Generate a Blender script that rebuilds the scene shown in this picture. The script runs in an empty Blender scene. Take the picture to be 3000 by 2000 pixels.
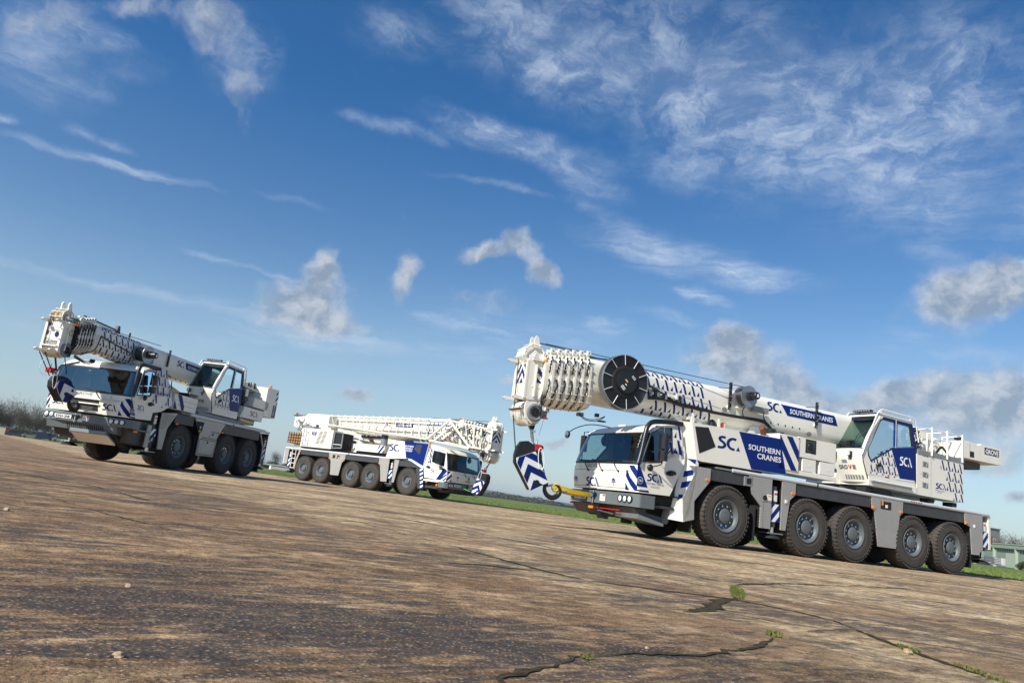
import bpy, math, random
import numpy as np
from mathutils import Vector, Matrix
R = math.radians
random.seed(7)
rng = np.random.default_rng(11)
S = bpy.context.scene
COL = S.collection

# ------------------------------------------------------------------ camera, world, sun, exposure
cam_d = bpy.data.cameras.new("camera")
cam = bpy.data.objects.new("camera", cam_d)
COL.objects.link(cam)
cr = ((0.99147, -0.02745, 0.12740), (-0.13033, -0.20881, 0.96923), (0.0, 0.97757, 0.21061))
m = Matrix(((cr[0][0], cr[1][0], -cr[2][0], 0), (cr[0][1], cr[1][1], -cr[2][1], 0), (cr[0][2], cr[1][2], -cr[2][2], 0.4525), (0, 0, 0, 1)))
cam.matrix_world = m
cam_d.sensor_width = 36.0
cam_d.sensor_fit = 'HORIZONTAL'
cam_d.lens = 25.57
cam_d.clip_start = 0.05
cam_d.clip_end = 20000
S.camera = cam
S.view_settings.view_transform = 'Standard'
S.view_settings.look = 'None'
S.view_settings.exposure = 0.38
S.view_settings.gamma = 1.0
S.render.resolution_x = 1024
S.render.resolution_y = 682

SUN_EL = R(38)
SUN_DIR = Vector((-0.70, -0.714, 0)).normalized() * math.cos(SUN_EL) + Vector((0, 0, math.sin(SUN_EL)))
sd = bpy.data.lights.new("sun", 'SUN')
sd.energy = 4.8
sd.angle = R(0.53)
sd.color = (1.0, 0.945, 0.86)
sun = bpy.data.objects.new("sun", sd)
COL.objects.link(sun)
sun.rotation_euler = SUN_DIR.to_track_quat('Z', 'Y').to_euler()


class NT:
    """small helper for node trees"""
    def __init__(s, tree):
        s.t = tree
        s.n = tree.nodes
        s.l = tree.links

    def new(s, typ, **kw):
        nd = s.n.new(typ)
        for k, v in kw.items():
            setattr(nd, k, v)
        return nd

    def put(s, sock, v):
        if isinstance(v, bpy.types.NodeSocket):
            s.l.new(v, sock)
        elif v is not None:
            if isinstance(v, (tuple, list)) and len(v) == 3 and sock.type == 'RGBA':
                v = (*v, 1)
            sock.default_value = v

    def math(s, op, a, b=None, c=None, clamp=False):
        nd = s.new('ShaderNodeMath', operation=op, use_clamp=clamp)
        for i, x in enumerate((a, b, c)):
            if x is not None:
                s.put(nd.inputs[i], x)
        return nd.outputs[0]

    def vmath(s, op, a, b=None):
        nd = s.new('ShaderNodeVectorMath', operation=op)
        s.put(nd.inputs[0], a)
        if b is not None:
            s.put(nd.inputs[1], b)
        return nd.outputs['Value'] if op in ('LENGTH', 'DOT_PRODUCT') else nd.outputs[0]

    def mix(s, f, a, b, typ='RGBA', blend='MIX'):
        nd = s.new('ShaderNodeMix', data_type=typ)
        if typ == 'RGBA':
            nd.blend_type = blend
            s.put(nd.inputs[0], f); s.put(nd.inputs[6], a); s.put(nd.inputs[7], b)
            return nd.outputs[2]
        s.put(nd.inputs[0], f); s.put(nd.inputs[2], a); s.put(nd.inputs[3], b)
        return nd.outputs[0]

    def ramp(s, v, lo, hi, a=0.0, b=1.0, smooth=True):
        nd = s.new('ShaderNodeMapRange', interpolation_type='SMOOTHSTEP' if smooth else 'LINEAR')
        s.put(nd.inputs[0], v)
        s.put(nd.inputs[1], lo); s.put(nd.inputs[2], hi); s.put(nd.inputs[3], a); s.put(nd.inputs[4], b)
        return nd.outputs[0]

    def noise(s, vec, scale, detail=4, rough=0.55, dist=0.0, w=None):
        nd = s.new('ShaderNodeTexNoise')
        if vec is not None:
            s.put(nd.inputs['Vector'], vec)
        nd.inputs['Scale'].default_value = scale
        nd.inputs['Detail'].default_value = detail
        nd.inputs['Roughness'].default_value = rough
        nd.inputs['Distortion'].default_value = dist
        return nd.outputs[0]

    def voro(s, vec, scale, feature='F1', out='Distance', rand=1.0):
        nd = s.new('ShaderNodeTexVoronoi', feature=feature)
        if vec is not None:
            s.put(nd.inputs['Vector'], vec)
        nd.inputs['Scale'].default_value = scale
        nd.inputs['Randomness'].default_value = rand
        return nd.outputs[out]

    def mapping(s, vec, loc=(0, 0, 0), rot=(0, 0, 0), scale=(1, 1, 1), typ='POINT'):
        nd = s.new('ShaderNodeMapping', vector_type=typ)
        s.put(nd.inputs[0], vec)
        nd.inputs[1].default_value = loc
        nd.inputs[2].default_value = rot
        nd.inputs[3].default_value = scale
        return nd.outputs[0]


def build_world():
    w = bpy.data.worlds.new("World")
    S.world = w
    w.use_nodes = True
    t = NT(w.node_tree)
    t.n.clear()
    out = t.new('ShaderNodeOutputWorld')
    bg = t.new('ShaderNodeBackground')
    sky = t.new('ShaderNodeTexSky', sky_type='NISHITA')
    sky.sun_disc = False
    sky.sun_elevation = SUN_EL
    sky.sun_rotation = math.atan2(SUN_DIR.x, SUN_DIR.y)
    sky.air_density = 1.0
    sky.dust_density = 0.6
    sky.ozone_density = 2.2
    tc = t.new('ShaderNodeTexCoord')
    d = tc.outputs['Generated']
    sp = t.new('ShaderNodeSeparateXYZ')
    t.put(sp.inputs[0], d)
    az = t.math('ARCTAN2', sp.outputs[0], sp.outputs[1])
    el = t.math('ARCSINE', sp.outputs[2])
    cb = t.new('ShaderNodeCombineXYZ')
    t.put(cb.inputs[0], az); t.put(cb.inputs[1], el)
    ae = cb.outputs[0]
    # billow distortion of the lookup position, so that the cloud masses get ragged outlines
    nz = t.new('ShaderNodeTexNoise')
    t.put(nz.inputs['Vector'], ae)
    nz.inputs['Scale'].default_value = 13.0
    nz.inputs['Detail'].default_value = 7.0
    nz.inputs['Roughness'].default_value = 0.62
    off = t.vmath('MULTIPLY', t.vmath('SUBTRACT', nz.outputs['Color'], (0.5, 0.5, 0.5)), (0.062, 0.048, 0))
    aed = t.vmath('ADD', ae, off)
    nz2 = t.new('ShaderNodeTexNoise')
    t.put(nz2.inputs['Vector'], ae)
    nz2.inputs['Scale'].default_value = 6.0
    nz2.inputs['Detail'].default_value = 8.0
    nz2.inputs['Roughness'].default_value = 0.65
    off2 = t.vmath('MULTIPLY', t.vmath('SUBTRACT', nz2.outputs['Color'], (0.5, 0.5, 0.5)), (0.13, 0.05, 0))
    aec = t.vmath('ADD', ae, off2)
    CL = CLOUDS

    def masses(kind, base):
        acc = None
        for k, a, e, r1, r2, th, s in CL:
            if k != kind:
                continue
            mp = t.mapping(base, (a, e, 0), (0, 0, th), (r1, r2, 1), 'TEXTURE')
            ln = t.vmath('LENGTH', mp)
            v = t.ramp(ln, 1.45, 0.15, 0.0, s)
            if acc is None:
                acc = v
            else:
                # soft union
                acc = t.math('SUBTRACT', t.math('ADD', acc, v), t.math('MULTIPLY', acc, v))
        return acc
    cu = masses(0, aed)
    ci = masses(1, aec)
    # cirrus fibres: stretched along azimuth, slightly tilted
    f1 = t.mapping(aec, (0.3, 0.1, 0), (0, 0, R(-10)), (4.0, 26.0, 1))
    fib = t.noise(f1, 2.4, 9, 0.68, 0.6)
    f2 = t.mapping(aec, (1.3, 2.1, 0), (0, 0, R(24)), (7.0, 12.0, 1))
    fib2 = t.noise(f2, 2.0, 9, 0.7, 0.4)
    f3 = t.noise(t.mapping(ae, (4.2, 1.7, 0), (0, 0, 0), (1, 1.6, 1)), 7.0, 6, 0.6, 0.3)
    fm = t.mix(t.ramp(sp.outputs[2], 0.25, 0.5), fib, fib2, 'FLOAT')
    dens = t.math('MULTIPLY', t.ramp(fm, 0.36, 0.72), t.ramp(f3, 0.30, 0.62, 0.25, 1.0))
    dens = t.math('ADD', dens, t.math('MULTIPLY', ci, 0.22))
    ci_a = t.math('MULTIPLY', t.math('MULTIPLY', dens, ci), 0.80, clamp=True)
    # cumulus
    cn = t.noise(aed, 24.0, 8, 0.6)
    cu_a = t.ramp(t.math('ADD', cu, t.math('MULTIPLY', t.math('SUBTRACT', cn, 0.5), 0.95)), 0.10, 0.95, 0.0, 0.86)
    # cumulus shading: sunlit upper rims, grey bases
    up = t.noise(t.vmath('ADD', aed, (-0.012, 0.014, 0)), 24.0, 8, 0.6)
    shade = t.math('MULTIPLY_ADD', t.math('SUBTRACT', cn, up), 3.4, 0.36, clamp=True)
    shade = t.math('ADD', shade, t.math('MULTIPLY', t.ramp(cu, 0.95, 0.25), 0.40), clamp=True)
    skc = sky.outputs[0]
    K = 0.77 / SKY_STRENGTH
    skc = t.mix(1.0, skc, t.mix(t.ramp(sp.outputs[2], 0.12, 0.48, smooth=False), (0.86, 0.93, 0.95), (0.27, 0.67, 0.99)), blend='MULTIPLY')
    cu_c = t.mix(shade, tuple(c * K for c in (0.29, 0.36, 0.46)), tuple(c * K for c in (0.60, 0.64, 0.70)))
    ci_c = tuple(c * K for c in (0.62, 0.72, 0.86))
    hz = t.ramp(sp.outputs[2], 0.0, 0.30, 0.42, 0.0)
    c0 = t.mix(hz, skc, tuple(c * K for c in (0.42, 0.56, 0.72)))
    c1 = t.mix(ci_a, c0, ci_c)
    c2 = t.mix(cu_a, c1, cu_c)
    t.put(bg.inputs[0], c2)
    bg.inputs[1].default_value = SKY_STRENGTH
    t.l.new(bg.outputs[0], out.inputs[0])


SKY_STRENGTH = 0.10
HAZE = 0.00011
CLOUDS = [(0,-0.289,0.213,0.061,0.043,0.19,1),(0,-0.271,0.262,0.022,0.034,0.06,1),(0,-0.236,0.199,0.041,0.016,0.09,0.7),(0,-0.161,0.283,0.02,0.039,-0.17,0.8),(0,-0.058,0.329,0.044,0.015,0.27,0.8),(0,-0.009,0.345,0.03,0.025,0.12,0.9),(0,0.031,0.31,0.03,0.023,-0.39,0.9),(0,-0.046,0.263,0.053,0.019,-0.04,0.4),(0,0.309,0.214,0.073,0.045,-0.08,1),(0,0.302,0.241,0.026,0.022,0.06,1),(0,0.383,0.179,0.048,0.031,-0.21,1),(0,0.573,0.3,0.068,0.044,0.11,1),(0,0.617,0.318,0.039,0.035,-0.06,1),(0,0.596,0.174,0.118,0.055,0.15,1),(0,0.424,0.165,0.058,0.026,-0.12,0.9),(0,0.504,0.186,0.066,0.025,0.31,0.9),(0,0.595,0.112,0.075,0.019,0.08,0.6),(0,-0.197,0.106,0.032,0.01,0.05,0.8),(0,0.079,0.077,0.025,0.009,0.07,0.7),(0,0.623,0.073,0.021,0.01,-0.0,0.8),(0,-0.002,0.158,0.012,0.01,0.13,0.6),(0,-0.561,0.51,0.078,0.016,0.36,0.5),(0,-0.656,0.454,0.047,0.024,0.42,0.5),(0,-0.42,0.463,0.024,0.048,0.16,0.45),(0,-0.474,0.535,0.034,0.023,0.02,0.45),(1,0.329,0.531,0.33,0.107,-0.32,0.9),(1,0.543,0.543,0.141,0.08,-0.33,0.75),(1,-0.007,0.598,0.17,0.06,-0.21,0.8),(1,-0.23,0.583,0.061,0.03,0.06,0.65),(1,0.505,0.428,0.155,0.043,-0.31,0.75),(1,0.221,0.46,0.058,0.026,-0.06,0.6),(1,-0.029,0.481,0.147,0.022,-0.13,1),(1,0.069,0.443,0.065,0.02,-0.31,0.8),(1,-0.055,0.417,0.075,0.006,-0.06,0.6),(1,0.206,0.353,0.129,0.027,-0.18,1),(1,0.319,0.331,0.087,0.018,-0.16,0.9),(1,0.253,0.301,0.055,0.011,-0.21,0.8),(1,0.205,0.268,0.055,0.011,-0.15,0.8),(1,0.121,0.252,0.029,0.012,-0.08,0.6),(1,0.544,0.35,0.037,0.023,-0.43,0.5),(1,-0.55,0.331,0.113,0.007,0.06,0.9),(1,-0.6,0.354,0.021,0.007,0.01,0.7),(1,-0.555,0.352,0.026,0.005,0.09,0.6),(1,-0.663,0.341,0.016,0.005,0.09,0.8),(1,-0.527,0.189,0.139,0.007,0.01,0.8),(1,-0.367,0.187,0.108,0.013,0.03,0.4),(1,-0.602,0.459,0.044,0.013,0.03,0.55),(1,-0.255,0.177,0.152,0.02,0.06,0.5),(1,-0.002,0.226,0.144,0.028,0.01,0.45),(1,-0.496,0.133,0.117,0.017,0.11,0.35),(1,-0.211,0.469,0.074,0.011,-0.04,0.75),(1,-0.439,0.503,0.048,0.048,-0.74,0.5),(0,-0.475,0.507,0.046,0.028,0.0,0.45),(1,-0.645,0.417,0.071,0.051,0.21,0.6),(1,0.507,0.248,0.072,0.025,0.1,0.45),(1,0.333,0.096,0.159,0.026,0.09,0.3),(1,-0.672,0.424,0.038,0.035,0.42,0.5),(1,-0.613,0.403,0.039,0.011,0.04,0.5),(1,-0.551,0.443,0.032,0.015,0.35,0.35),(1,-0.329,0.347,0.041,0.005,-0.03,0.5),(1,-0.405,0.246,0.042,0.005,-0.01,0.5),(1,-0.345,0.246,0.053,0.004,-0.07,0.5),(1,-0.231,0.172,0.13,0.014,0.07,0.4),(1,-0.067,0.175,0.18,0.023,0.0,0.35),(1,-0.113,0.227,0.048,0.008,-0.06,0.45),(1,0.099,0.4,0.044,0.011,-0.32,0.5),(1,0.534,0.188,0.021,0.008,0.04,0.2),(1,0.308,0.16,0.084,0.013,-0.01,0.3),(1,0.579,0.229,0.05,0.012,0.0,0.4)]
build_world()

# ------------------------------------------------------------------ materials
MATS = {}


def principled(name, color, rough=0.5, metal=0.0, spec=0.5, coat=0.0, bump=None, var=0.0, vscale=3.0, emis=None, dirt=0.0):
    mt = bpy.data.materials.new(name)
    mt.use_nodes = True
    t = NT(mt.node_tree)
    b = t.n['Principled BSDF']
    b.inputs['Metallic'].default_value = metal
    b.inputs['Specular IOR Level'].default_value = spec
    b.inputs['Coat Weight'].default_value = coat
    b.inputs['Coat Roughness'].default_value = 0.08
    tc = t.new('ShaderNodeTexCoord').outputs['Object']
    c = color
    if var:
        n = t.noise(tc, vscale, 6, 0.65)
        c = t.mix(n, tuple(x * (1 - var) for x in color), tuple(min(1, x * (1 + var)) for x in color))
    if dirt:
        n2 = t.noise(t.mapping(tc, scale=(1, 1, 0.35)), 5.0, 8, 0.75)
        c = t.mix(t.ramp(n2, 0.52, 0.78, 0.0, dirt), c, (0.22, 0.19, 0.15))
    t.put(b.inputs['Base Color'], c)
    rn = t.noise(tc, 9.0, 4, 0.6)
    t.put(b.inputs['Roughness'], t.ramp(rn, 0.3, 0.7, max(0.02, rough - 0.05), min(1, rough + 0.06)))
    if bump:
        sc, st, di = bump
        bn = t.new('ShaderNodeBump')
        bn.inputs['Strength'].default_value = st
        bn.inputs['Distance'].default_value = di
        t.put(bn.inputs['Height'], t.noise(tc, sc, 5, 0.6))
        t.put(b.inputs['Normal'], bn.outputs[0])
    return mt


def make_mats():
    P = principled
    MATS.update({
        'W': P('white_paint', (0.80, 0.765, 0.665), 0.34, coat=0.2, var=0.04, dirt=0.16),
        'WD': P('white_vinyl', (0.84, 0.85, 0.86), 0.4),
        'B': P('blue_vinyl', (0.001, 0.018, 0.155), 0.42, spec=0.2, var=0.05),
        'K': P('black_plastic', (0.012, 0.013, 0.015), 0.35, var=0.2),
        'MB': P('matt_black', (0.010, 0.010, 0.011), 0.75, var=0.3),
        'DG': P('dark_grey_metal', (0.045, 0.047, 0.05), 0.5, var=0.25, dirt=0.35),
        'BG': P('bumper_grey', (0.125, 0.145, 0.148), 0.38, var=0.1),
        'MG': P('mid_grey', (0.20, 0.215, 0.22), 0.5, var=0.15),
        'AL': P('brushed_aluminium', (0.70, 0.71, 0.72), 0.45, metal=0.25, var=0.12, dirt=0.15),
        'RB': P('tyre_rubber', (0.052, 0.045, 0.038), 0.85, bump=(60, 0.3, 0.01), var=0.35, vscale=6, dirt=0.30),
        'RM': P('rim_grey', (0.105, 0.122, 0.128), 0.5, var=0.12, dirt=0.25),
        'CH': P('polished_steel', (0.7, 0.71, 0.72), 0.18, metal=1.0),
        'OR': P('amber_lens', (0.85, 0.22, 0.015), 0.3),
        'RD': P('red_paint', (0.55, 0.02, 0.015), 0.4),
        'YL': P('yellow_webbing', (0.72, 0.50, 0.02), 0.75, bump=(90, 0.5, 0.01), var=0.25),
        'GN': P('green_webbing', (0.03, 0.40, 0.08), 0.7),
        'LB': P('light_blue_cap', (0.03, 0.13, 0.45), 0.5),
        'LN': P('lamp_lens', (0.75, 0.77, 0.78), 0.12, coat=0.6),
        'IN': P('cab_interior', (0.055, 0.06, 0.062), 0.8, var=0.2),
        'SH': P('sheave_nylon', (0.68, 0.55, 0.38), 0.5, var=0.06),
        'RP': P('wire_rope', (0.05, 0.048, 0.045), 0.5, metal=0.5),
        'ST': P('galvanised_steel', (0.33, 0.35, 0.36), 0.40, metal=0.7, var=0.2),
        'RU': P('rusty_steel', (0.14, 0.045, 0.02), 0.8, var=0.5, vscale=12),
        'WO': P('weathered_timber', (0.36, 0.24, 0.11), 0.8, var=0.4, vscale=14),
        'TX': P('faded_print', (0.16, 0.17, 0.19), 0.6),
        'PL': P('plate_white', (0.80, 0.80, 0.78), 0.35),
    })
    # aluminium tread plate
    mt = P('tread_plate', (0.34, 0.345, 0.35), 0.42, metal=0.45, dirt=0.25)
    t = NT(mt.node_tree)
    b = t.n['Principled BSDF']
    tc = t.new('ShaderNodeTexCoord').outputs['Object']
    sx = t.new('ShaderNodeSeparateXYZ')
    t.put(sx.inputs[0], tc)
    u = t.math('ADD', sx.outputs[0], sx.outputs[1])

    def cell(ou, oz, ang):
        c2 = t.new('ShaderNodeCombineXYZ')
        t.put(c2.inputs[0], t.math('SUBTRACT', t.math('FRACT', t.math('ADD', t.math('MULTIPLY', u, 14.0), ou)), 0.5))
        t.put(c2.inputs[1], t.math('SUBTRACT', t.math('FRACT', t.math('ADD', t.math('MULTIPLY', sx.outputs[2], 14.0), oz)), 0.5))
        mp = t.mapping(c2.outputs[0], (0, 0, 0), (0, 0, R(ang)), (0.34, 0.13, 1), 'TEXTURE')
        return t.ramp(t.vmath('LENGTH', mp), 1.15, 0.6)
    dm = t.math('MAXIMUM', cell(0, 0, 45), cell(0.5, 0.5, -45))
    bn = t.new('ShaderNodeBump')
    bn.inputs['Strength'].default_value = 0.9
    bn.inputs['Distance'].default_value = 0.006
    t.put(bn.inputs['Height'], dm)
    t.put(b.inputs['Normal'], bn.outputs[0])
    n = t.noise(tc, 4.0, 5, 0.6)
    base = t.mix(n, (0.35, 0.335, 0.30), (0.46, 0.44, 0.40))
    t.put(b.inputs['Base Color'], t.mix(t.math('MULTIPLY', dm, 0.62), base, (0.66, 0.65, 0.63)))
    MATS['CP'] = mt
    # tinted vehicle glass: see-through, with a real reflection
    for nm, key, tint, rf in (('clear_glass', 'GL', (0.62, 0.74, 0.72), 1.7), ('sky_glass', 'GZ', (0.62, 0.74, 0.72), 3.0), ('green_glass', 'GO', (0.50, 0.66, 0.60), 0.75), ('dark_glass', 'GD', (0.10, 0.14, 0.14), 0.9)):
        mt = bpy.data.materials.new(nm)
        mt.use_nodes = True
        t = NT(mt.node_tree)
        t.n.clear()
        o = t.new('ShaderNodeOutputMaterial')
        tr = t.new('ShaderNodeBsdfTransparent')
        t.put(tr.inputs[0], tint)
        gl = t.new('ShaderNodeBsdfGlossy')
        gl.inputs['Roughness'].default_value = 0.015
        t.put(gl.inputs[0], (0.9, 0.97, 1.0))
        fr = t.new('ShaderNodeFresnel')
        fr.inputs[0].default_value = 1.52
        mx = t.new('ShaderNodeMixShader')
        t.put(mx.inputs[0], t.math('MULTIPLY', fr.outputs[0], rf, clamp=True))
        t.l.new(tr.outputs[0], mx.inputs[1]); t.l.new(gl.outputs[0], mx.inputs[2])
        t.l.new(mx.outputs[0], o.inputs[0])
        MATS[key] = mt


make_mats()

# ------------------------------------------------------------------ mesh builder
FONT = {}


def glyphs(s, bold=0.0):
    """text as flat faces, cap height 1, starting at x=0; returns verts, faces, width"""
    k = (s, bold)
    if k in FONT:
        return FONT[k]
    cu = bpy.data.curves.new('t', 'FONT')
    cu.body = s
    cu.offset = bold
    cu.resolution_u = 3
    ob = bpy.data.objects.new('t', cu)
    COL.objects.link(ob)
    dg = bpy.context.evaluated_depsgraph_get()
    me = ob.evaluated_get(dg).to_mesh()
    vs = [(v.co.x, v.co.y) for v in me.vertices]
    fs = [tuple(p.vertices) for p in me.polygons]
    ob.evaluated_get(dg).to_mesh_clear()
    bpy.data.objects.remove(ob)
    bpy.data.curves.remove(cu)
    x0 = min(v[0] for v in vs); x1 = max(v[0] for v in vs)
    h = 0.7
    vs = [((x - x0) / h, y / h) for x, y in vs]
    FONT[k] = (vs, fs, (x1 - x0) / h)
    return FONT[k]


def clip(poly, conv):
    """clip polygon by a convex, counter-clockwise polygon"""
    out = list(poly)
    n = len(conv)
    for i in range(n):
        a, b = conv[i], conv[(i + 1) % n]
        inp, out = out, []
        side = lambda p: (b[0] - a[0]) * (p[1] - a[1]) - (b[1] - a[1]) * (p[0] - a[0])
        for j in range(len(inp)):
            p, q = inp[j], inp[(j + 1) % len(inp)]
            sp_, sq = side(p), side(q)
            if sp_ >= 0:
                out.append(p)
            if (sp_ > 0) != (sq > 0) and sp_ != sq and not (sp_ == 0 or sq == 0):
                k = sp_ / (sp_ - sq)
                out.append((p[0] + k * (q[0] - p[0]), p[1] + k * (q[1] - p[1])))
        if not out:
            return []
    return out


def ccw(poly):
    a = sum(poly[i][0] * poly[(i + 1) % len(poly)][1] - poly[(i + 1) % len(poly)][0] * poly[i][1] for i in range(len(poly)))
    return poly if a > 0 else poly[::-1]


class MB:
    def __init__(s, T=None):
        s.v = []; s.f = []; s.m = []; s.sm = []; s.T = T; s.cuts = None

    def add(s, vs, fs, mat, smooth=False):
        o = len(s.v)
        s.v += [tuple(v) for v in vs] if s.T is None else [tuple(s.T(v)) for v in vs]
        for f in fs:
            s.f.append(tuple(o + i for i in f)); s.m.append(mat); s.sm.append(smooth)
        return s

    def hexa(s, p, mat):
        return s.add(p, [(0, 3, 2, 1), (4, 5, 6, 7), (0, 1, 5, 4), (1, 2, 6, 5), (2, 3, 7, 6), (3, 0, 4, 7)], mat)

    def box(s, x0, x1, y0, y1, z0, z1, mat):
        if x0 > x1: x0, x1 = x1, x0
        if y0 > y1: y0, y1 = y1, y0
        if z0 > z1: z0, z1 = z1, z0
        return s.hexa([(x0, y0, z0), (x1, y0, z0), (x1, y1, z0), (x0, y1, z0), (x0, y0, z1), (x1, y0, z1), (x1, y1, z1), (x0, y1, z1)], mat)

    def prism(s, poly, a, b, ax, mat, smooth=False):
        """polygon extruded along axis ax ('x': poly is (y,z), 'y': (x,z), 'z': (x,y))"""
        n = len(poly)
        f = {'x': lambda p, t: (t, p[0], p[1]), 'y': lambda p, t: (p[0], t, p[1]), 'z': lambda p, t: (p[0], p[1], t)}[ax]
        vs = [f(p, a) for p in poly] + [f(p, b) for p in poly]
        s.add(vs, [tuple(range(n))[::-1], tuple(range(n, 2 * n))], mat)
        s.add(vs, [(i, (i + 1) % n, n + (i + 1) % n, n + i) for i in range(n)], mat, smooth)
        return s

    def tube(s, pts, r, mat, n=6, r2=None, close=False):
        P = [Vector(p) for p in pts]
        k = len(P)
        vs = []
        prev = None
        for i, p in enumerate(P):
            if close:
                d = P[(i + 1) % k] - P[i - 1]
            else:
                d = P[min(i + 1, k - 1)] - P[max(i - 1, 0)]
            d.normalize()
            if prev is None:
                u = d.cross(Vector((0, 0, 1)))
                if u.length < 1e-3:
                    u = d.cross(Vector((1, 0, 0)))
            else:
                u = prev - d * prev.dot(d)
            u.normalize(); prev = u.copy()
            w = d.cross(u)
            rr = r if r2 is None else r + (r2 - r) * i / (k - 1)
            for j in range(n):
                a = 2 * math.pi * j / n
                vs.append(p + (u * math.cos(a) + w * math.sin(a)) * rr)
        fs = []
        for i in range(k if close else k - 1):
            for j in range(n):
                a, b = i * n + j, i * n + (j + 1) % n
                i2 = (i + 1) % k
                fs.append((a, b, i2 * n + (j + 1) % n, i2 * n + j))
        s.add(vs, fs, mat, True)
        if not close:
            s.add(vs, [tuple(range(n))[::-1], tuple(range((k - 1) * n, k * n))], mat)
        return s

    def cyl(s, p0, p1, r, mat, n=16, r2=None):
        return s.tube([p0, p1], r, mat, n, r2)

    def lathe(s, prof, o, ax, mat, n=32, smooth=True):
        """profile [(radius, offset along axis)]"""
        vs = []
        for r_, t_ in prof:
            for j in range(n):
                a = 2 * math.pi * j / n
                c, q = r_ * math.cos(a), r_ * math.sin(a)
                vs.append({'y': (o[0] + c, o[1] + t_, o[2] + q), 'x': (o[0] + t_, o[1] + c, o[2] + q), 'z': (o[0] + c, o[1] + q, o[2] + t_)}[ax])
        fs = []
        for i in range(len(prof) - 1):
            for j in range(n):
                fs.append((i * n + j, i * n + (j + 1) % n, (i + 1) * n + (j + 1) % n, (i + 1) * n + j))
        return s.add(vs, fs, mat, smooth)

    def ring(s, outer, inner, y0, y1, mat, yf=None):
        """panel with an opening: paired outlines (x,z), between y0 and y1"""
        n = len(outer)
        g = yf or (lambda p, y: y)
        vs = [(p[0], g(p, y0), p[1]) for p in outer] + [(p[0], g(p, y0), p[1]) for p in inner] + [(p[0], g(p, y1), p[1]) for p in outer] + [(p[0], g(p, y1), p[1]) for p in inner]
        fs = []
        for i in range(n):
            j = (i + 1) % n
            fs += [(i, j, n + j, n + i), (2 * n + i, 3 * n + i, 3 * n + j, 2 * n + j), (i, 2 * n + i, 2 * n + j, j), (n + i, n + j, 3 * n + j, 3 * n + i)]
        return s.add(vs, fs, mat)

    # flat marks lying 3 mm proud of a surface: fr(a, b) -> point
    def mark(s, poly, fr, mat):
        if s.cuts is None:
            return s.add([fr(a, b) for a, b in poly], [tuple(range(len(poly)))], mat)
        # on a curved skin: cut into cells that follow it
        ca, cb = s.cuts
        A = [p[0] for p in poly]; B = [p[1] for p in poly]
        ea = [min(A)] + [c for c in ca if min(A) < c < max(A)] + [max(A)]
        eb = [min(B)] + [c for c in cb if min(B) < c < max(B)] + [max(B)]
        P = ccw(list(poly))
        for a0, a1 in zip(ea, ea[1:]):
            for b0, b1 in zip(eb, eb[1:]):
                c = clip(P, [(a0, b0), (a1, b0), (a1, b1), (a0, b1)])
                if len(c) > 2:
                    s.add([fr(a, b) for a, b in c], [tuple(range(len(c)))], mat)
        return s

    def text(s, txt, fr, a, b, h, mat, bold=0.02, width=None, slant=0.0, italic=0.0):
        vs, fs, w = glyphs(txt, bold)
        kx = h if width is None else width / w
        if s.cuts is not None:
            Q = [(a + x * kx + italic * y * h, b + y * h + slant * x * kx) for x, y in vs]
            for f in fs:
                s.mark([Q[i] for i in f], fr, mat)
            return s
        return s.add([fr(a + x * kx + italic * y * h, b + y * h + slant * x * kx) for x, y in vs], fs, mat)

    def pieces(s, name, parent=None, bevel=0.0, seg=2, gap=0.02, tiny=0.07):
        """link each separate piece as an object of its own"""
        n = len(s.v)
        par = list(range(n))

        def find(a):
            while par[a] != a:
                par[a] = par[par[a]]
                a = par[a]
            return a
        for f in s.f:
            r0 = find(f[0])
            for i in f[1:]:
                par[find(i)] = r0
        isl = {}
        for k, f in enumerate(s.f):
            isl.setdefault(find(f[0]), []).append(k)
        C = []
        for fs in isl.values():
            vs = {i for k in fs for i in s.f[k]}
            P = [s.v[i] for i in vs]
            C.append([fs, [min(p[a] for p in P) for a in range(3)], [max(p[a] for p in P) for a in range(3)]])

        def join(test):
            ch = True
            while ch:
                ch = False
                for i in range(len(C)):
                    for j in range(len(C) - 1, i, -1):
                        if test(C[i], C[j]):
                            a, b = C[i], C.pop(j)
                            a[0] = a[0] + b[0]
                            a[1] = [min(x) for x in zip(a[1], b[1])]; a[2] = [max(x) for x in zip(a[2], b[2])]
                            ch = True
        near = lambda a, b, g: all(a[1][k] - g <= b[2][k] and b[1][k] - g <= a[2][k] for k in range(3))
        join(lambda a, b: near(a, b, gap))
        size = lambda a: max(a[2][k] - a[1][k] for k in range(3))
        join(lambda a, b: (size(a) < tiny or size(b) < tiny) and near(a, b, 0.12))
        out = []
        for fs, lo, hi in C:
            m = MB()
            ids = sorted({i for k in fs for i in s.f[k]})
            mp = {i: j for j, i in enumerate(ids)}
            m.v = [s.v[i] for i in ids]
            m.f = [tuple(mp[i] for i in s.f[k]) for k in fs]
            m.m = [s.m[k] for k in fs]; m.sm = [s.sm[k] for k in fs]
            out.append(m.build(name, parent, bevel, seg))
        return out

    def build(s, name, parent=None, bevel=0.0, seg=2):
        me = bpy.data.meshes.new(name)
        me.from_pydata(s.v, [], s.f)
        keys = []
        for k in s.m:
            if k not in keys:
                keys.append(k)
        for k in keys:
            me.materials.append(MATS[k])
        me.polygons.foreach_set('material_index', [keys.index(k) for k in s.m])
        me.polygons.foreach_set('use_smooth', s.sm)
        me.update()
        o = bpy.data.objects.new(name, me)
        COL.objects.link(o)
        if parent is not None:
            o.parent = parent
        if bevel:
            b = o.modifiers.new('bevel', 'BEVEL')
            b.width = bevel
            b.segments = seg
            b.limit_method = 'ANGLE'
            b.angle_limit = R(40)
        return o


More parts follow.
